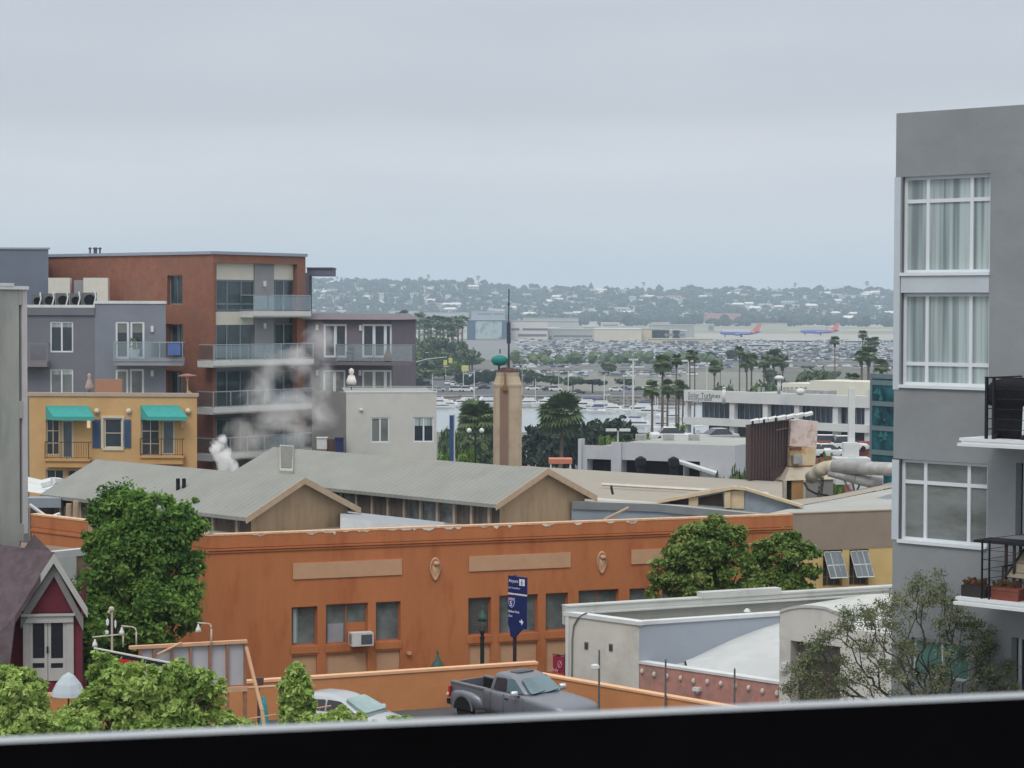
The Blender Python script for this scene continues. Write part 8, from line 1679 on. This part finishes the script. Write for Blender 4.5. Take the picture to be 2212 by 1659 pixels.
for sg in (-1,1):
    m=MB(); st=[]
    for x,zt_,o_ in ((-1.1,.72,.02),(-1.25,.9,.12),(-1.55,1.02,.19),(-2.0,1.06,.21),(-2.4,1.02,.18),(-2.66,.92,.1),(-2.74,.8,.03)):
        st.append([M0@Vector(p) for p in ((x,sg*.8,.45),(x,sg*(.82+o_),.45),(x,sg*(.82+o_),zt_-.16),(x,sg*(.81+o_*.8),zt_-.04),(x,sg*.8,zt_))])
    m.loft(st); m.build('rear_fender',M_tr,tr,smooth=True)
    m=MB(); n=20; arch=[[M0@Vector((-1.93+rr*math.cos(math.pi*k/n),sg*yy,.4+rr*math.sin(math.pi*k/n))) for k in range(n+1)] for rr,yy in ((.47,.95),(.53,1.055),(.47,1.06),(.43,1.045))]
    for a_,b_ in zip(arch,arch[1:]):
        for k in range(n): m.quad(a_[k],a_[k+1],b_[k+1],b_[k])
    m.build('wheel_arch',M_tr,tr,smooth=True)
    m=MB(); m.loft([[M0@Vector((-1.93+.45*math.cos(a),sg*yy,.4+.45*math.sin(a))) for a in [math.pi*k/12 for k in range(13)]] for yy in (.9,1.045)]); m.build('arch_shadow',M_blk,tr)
    m=MB(); m.hexa([M0@Vector(p) for p in ((-2.74,sg*.72,.72),(-2.80,sg*.72,.72),(-2.80,sg*.95,.72),(-2.68,sg*.97,.72),(-2.74,sg*.72,1.08),(-2.80,sg*.72,1.08),(-2.78,sg*.9,1.08),(-2.66,sg*.9,1.08))]); tl=m.build('tail_light',M_tl,tr)
    m=MB(); m.hexa([M0@Vector(p) for p in ((-2.76,sg*.74,.78),(-2.812,sg*.74,.78),(-2.812,sg*.965,.78),(-2.70,sg*.98,.78),(-2.76,sg*.74,.88),(-2.812,sg*.74,.88),(-2.812,sg*.95,.88),(-2.70,sg*.965,.88))]); m.build('clear_lamp',M_tlw,tl)
    # mirrors
    c=M0@Vector((.72,sg*1.12,1.25)); m=MB(); rings=[]
    for x,k in ((-.06,.75),(-.03,1),(.05,.95),(.1,.5)): rings.append([M0@Vector((.72+x,sg*(1.14+.15*k*math.copysign(abs(math.cos(a))**.6,math.cos(a))),1.27+.105*k*math.copysign(abs(math.sin(a))**.6,math.sin(a)))) for a in [2*math.pi*i/16 for i in range(16)]])
    m.loft(rings); mi_=m.build('mirror',M_chrome,tr,smooth=True); m=MB(); m.tube(M0@Vector((.74,sg*.93,1.16)),M0@Vector((.72,sg*1.08,1.2)),.03,n=8); m.build('mirror_arm',M_blk,mi_)
    m=MB(); m.hexa([M0@Vector(p) for p in ((2.62,sg*.45,.72),(2.76,sg*.45,.72),(2.72,sg*.72,.72),(2.58,sg*.86,.72),(2.6,sg*.45,.92),(2.72,sg*.45,.92),(2.68,sg*.72,.92),(2.54,sg*.86,.92))]); m.build('headlight',M_chrome,tr)
m=MB(); m.hexa([M0@Vector(p) for p in ((-2.78,-.85,.45),(-2.98,-.8,.45),(-2.98,.8,.45),(-2.78,.85,.45),(-2.78,-.85,.62),(-2.98,-.8,.62),(-2.98,.8,.62),(-2.78,.85,.62))]); m.build('bumper',M_blk,tr)
for y0 in (-.62,.02): m=MB(); m.path([M0@Vector((1.13,y0,1.245)),M0@Vector((1.105,y0+.3,1.27)),M0@Vector((1.06,y0+.58,1.30))],[.022,.018,.01],6); m.build('wiper',M_blk,tr)
m=MB(); m.fb  # door seams as thin dark strips
for x in (.02,-.62,1.0):
    pass
for sg in (-1,1): m=MB(); m.tube(M0@Vector((.02,sg*.985,.55)),M0@Vector((.02,sg*.972,1.17)),.008,n=4); m.tube(M0@Vector((-.62,sg*.985,.55)),M0@Vector((-.62,sg*.972,1.17)),.008,n=4); m.tube(M0@Vector((.98,sg*.99,.55)),M0@Vector((.98,sg*.978,1.1)),.008,n=4); m.build('door_seam',M_blk,tr)
for sg in (-1,1): m=MB(); m.tube(M0@Vector((.1,sg*.995,1.02)),M0@Vector((.26,sg*.995,1.02)),.02,n=6); m.build('door_handle',M_blk,tr)
wheels(tr,(1.85,-1.93),.985,.375,.375,M0)
# --- silver hatchback behind the shrubs
CY_=71.4; cpn=P(745,1560,CY_); M0=Matrix.Translation((cpn.x,CY_,TZ))@Matrix.Rotation(rad(-30),4,'Z')
M_sil=mat('silver_paint',(176,182,184),.3,.04,1,spec=.6,metal=.3)
sc_=thing('silver_car','silver hatchback with arched roof parked behind green shrubs','car',(cpn.x,CY_,TZ))
m=MB(); m.loft(body_rings(M0,[(-2.1,.55,.68,.55,.45,.8,.86),(-2.0,.75,.82,.72,.32,.95,1.0),(-1.4,.8,.87,.78,.25,.97,1.02),(.2,.8,.87,.8,.25,.95,1.0),(1.1,.8,.87,.76,.25,.9,.98),(1.8,.78,.83,.66,.3,.78,.86),(2.2,.5,.62,.5,.4,.62,.66)])); m.build('body',M_sil,sc_,smooth=True)
gh=[srect(-2.0,1.35,.76,.92),srect(-1.85,1.0,.74,1.06),srect(-1.55,.5,.68,1.3),srect(-1.25,.15,.62,1.43),srect(-.95,-.15,.5,1.49),srect(-.7,-.35,.25,1.505)]
m=MB(); m.loft([[M0@Vector(p) for p in r] for r in gh]); m.build('cabin',M_sil,sc_,smooth=True)
pane(M0,[(1.20,-.64,1.0),(1.20,.64,1.0),(.38,.54,1.37),(.38,-.54,1.37)],.055,glassm('pale_windscreen',(138,164,162),.07),'windscreen',sc_)
for sg in (-1,1):
    q=[(.95,sg*.755,1.0),(-.2,sg*.77,1.0),(-.2,sg*.67,1.36),(.3,sg*.67,1.34)]; q2=[(-.28,sg*.77,1.0),(-1.35,sg*.765,1.02),(-1.05,sg*.68,1.3),(-.28,sg*.67,1.36)]
    if sg>0: q=q[::-1]; q2=q2[::-1]
    pane(M0,q,-.016,M_trgd,'side_window',sc_); pane(M0,q2,-.016,M_trgd,'side_window',sc_)
    m=MB(); m.ball(M0@Vector((.85,sg*.98,1.0)),.1,10,6,.8); m.build('mirror',M_sil,sc_,smooth=True)
pane(M0,[(-1.93,.55,1.02),(-1.93,-.55,1.02),(-1.5,-.5,1.33),(-1.5,.5,1.33)],.045,M_trgd,'rear_window',sc_)
wheels(sc_,(1.35,-1.35),.88,.32,.32,M0)
# ================================================================ steam rising behind the shed roofs
def steam(name,label,blobs,dens,res=.6,edge=.45):
    m=MB(); xs=[]
    for u,v,r,Y in blobs: c=P(u,v,Y); R=r*Y/FPX; xs.append((c,R))
    lo=Vector([min(c[i]-R*1.3 for c,R in xs) for i in range(3)]); hi=Vector([max(c[i]+R*1.3 for c,R in xs) for i in range(3)])
    for c,R in xs: m.ball(c,R*1.2,14,9)
    cen=(lo+hi)/2
    me=m.build(name,None or M_dark,at=cen); me.data.materials.clear()
    rm=me.modifiers.new('r','REMESH'); rm.mode='VOXEL'; rm.voxel_size=.16
    mt=bpy.data.materials.new(name); mt.use_nodes=True; n=mt.node_tree.nodes; l=mt.node_tree.links; n.clear(); o=n.new('ShaderNodeOutputMaterial'); pv=n.new('ShaderNodeVolumePrincipled')
    pv.inputs['Color'].default_value=(1,1,1,1); pv.inputs['Anisotropy'].default_value=.0
    t=n.new('ShaderNodeTexCoord'); nz=n.new('ShaderNodeTexNoise'); nz.inputs['Scale'].default_value=res; nz.inputs['Detail'].default_value=5; nz.inputs['Roughness'].default_value=.6; nz.inputs['Distortion'].default_value=1.0; l.new(t.outputs['Object'],nz.inputs['Vector'])
    # sum of soft balls, broken up by the noise
    acc=None
    for c,R in xs:
        d=n.new('ShaderNodeVectorMath'); d.operation='DISTANCE'; l.new(t.outputs['Object'],d.inputs[0]); d.inputs[1].default_value=tuple(c-cen)
        k=n.new('ShaderNodeMapRange'); k.inputs['From Min'].default_value=R*1.15; k.inputs['From Max'].default_value=0; k.inputs['To Min'].default_value=0; k.inputs['To Max'].default_value=1; l.new(d.outputs['Value'],k.inputs['Value'])
        if acc is None: acc=k.outputs[0]
        else: a=n.new('ShaderNodeMath'); a.operation='MAXIMUM'; l.new(acc,a.inputs[0]); l.new(k.outputs[0],a.inputs[1]); acc=a.outputs[0]
    a=n.new('ShaderNodeMath'); a.operation='MULTIPLY_ADD'; a.inputs[1].default_value=3.2; a.inputs[2].default_value=-1.62-edge*.35; l.new(nz.outputs['Fac'],a.inputs[0])
    s=n.new('ShaderNodeMath'); s.operation='ADD'; l.new(a.outputs[0],s.inputs[0]); l.new(acc,s.inputs[1])
    g=n.new('ShaderNodeMath'); g.operation='MULTIPLY'; g.use_clamp=False; mx=n.new('ShaderNodeMath'); mx.operation='MAXIMUM'; mx.inputs[1].default_value=0; l.new(s.outputs[0],mx.inputs[0]); l.new(mx.outputs[0],g.inputs[0]); g.inputs[1].default_value=dens; l.new(g.outputs[0],pv.inputs['Density'])
    l.new(pv.outputs[0],o.inputs['Volume']); me.data.materials.append(mt); me['label']=label; me['category']='steam'; me['kind']='stuff'
    return me
steam('steam_plume','thin white steam drifting up in front of the brick apartment balconies',[(505,978,22,122),(525,962,28,126),(560,950,45,132),(600,900,60,133),(650,880,60,134),(560,860,50,133),(640,930,55,133),(690,900,42,134),(585,800,42,134),(650,790,45,135),(690,740,40,135),(520,930,35,131),(700,820,36,135)],.55,.6,.45)
steam('steam_puff','dense white steam puff rising just behind the smaller grey shed roof',[(490,1005,20,117),(484,985,20,117),(470,965,18,117),(478,950,13,117),(500,1012,17,117)],9.0,1.0,.1)
# ================================================================ air
m=MB(); m.box(-5600,5600,-60,7700,-34,150); hz=m.build('haze',M_dark,at=Vector((0,3800,50))); hz.data.materials.clear()
mt=bpy.data.materials.new('haze_air'); mt.use_nodes=True; n=mt.node_tree.nodes; l=mt.node_tree.links; n.clear(); o=n.new('ShaderNodeOutputMaterial'); pv=n.new('ShaderNodeVolumePrincipled')
pv.inputs['Color'].default_value=(.68,.85,1.0,1); pv.inputs['Density'].default_value=1.5e-4; pv.inputs['Anisotropy'].default_value=.0
l.new(pv.outputs[0],o.inputs['Volume']); hz.data.materials.append(mt); hz['kind']='stuff'; hz['label']='pale blue haze over the far shore'; hz['category']='haze'

# ---- labels: where several still read the same, tell them apart by their order from the left
ORD=('first','second','third','fourth','fifth','sixth','seventh','eighth','ninth','tenth','eleventh','twelfth')
by={}
for o in list(COL.objects):
    if o.parent is None and o.get('label') and not o.get('kind'): by.setdefault(o['label'],[]).append(o)
for lb,os_ in by.items():
    if len(os_)>1 and len(lb.split())<=13:
        os_.sort(key=lambda o:o.location.x/max(1,o.location.y))
        for i,o in enumerate(os_):
            if i<12: o['label']=lb+', '+(('left one' if i==0 else 'right one') if len(os_)==2 else ORD[i]+' from left')
for o in COL.objects:
    l=o.get('label')
    if l and len(l.split())>16: o['label']=l.replace(' like car','').replace('parked ','').replace(' the ',' ')
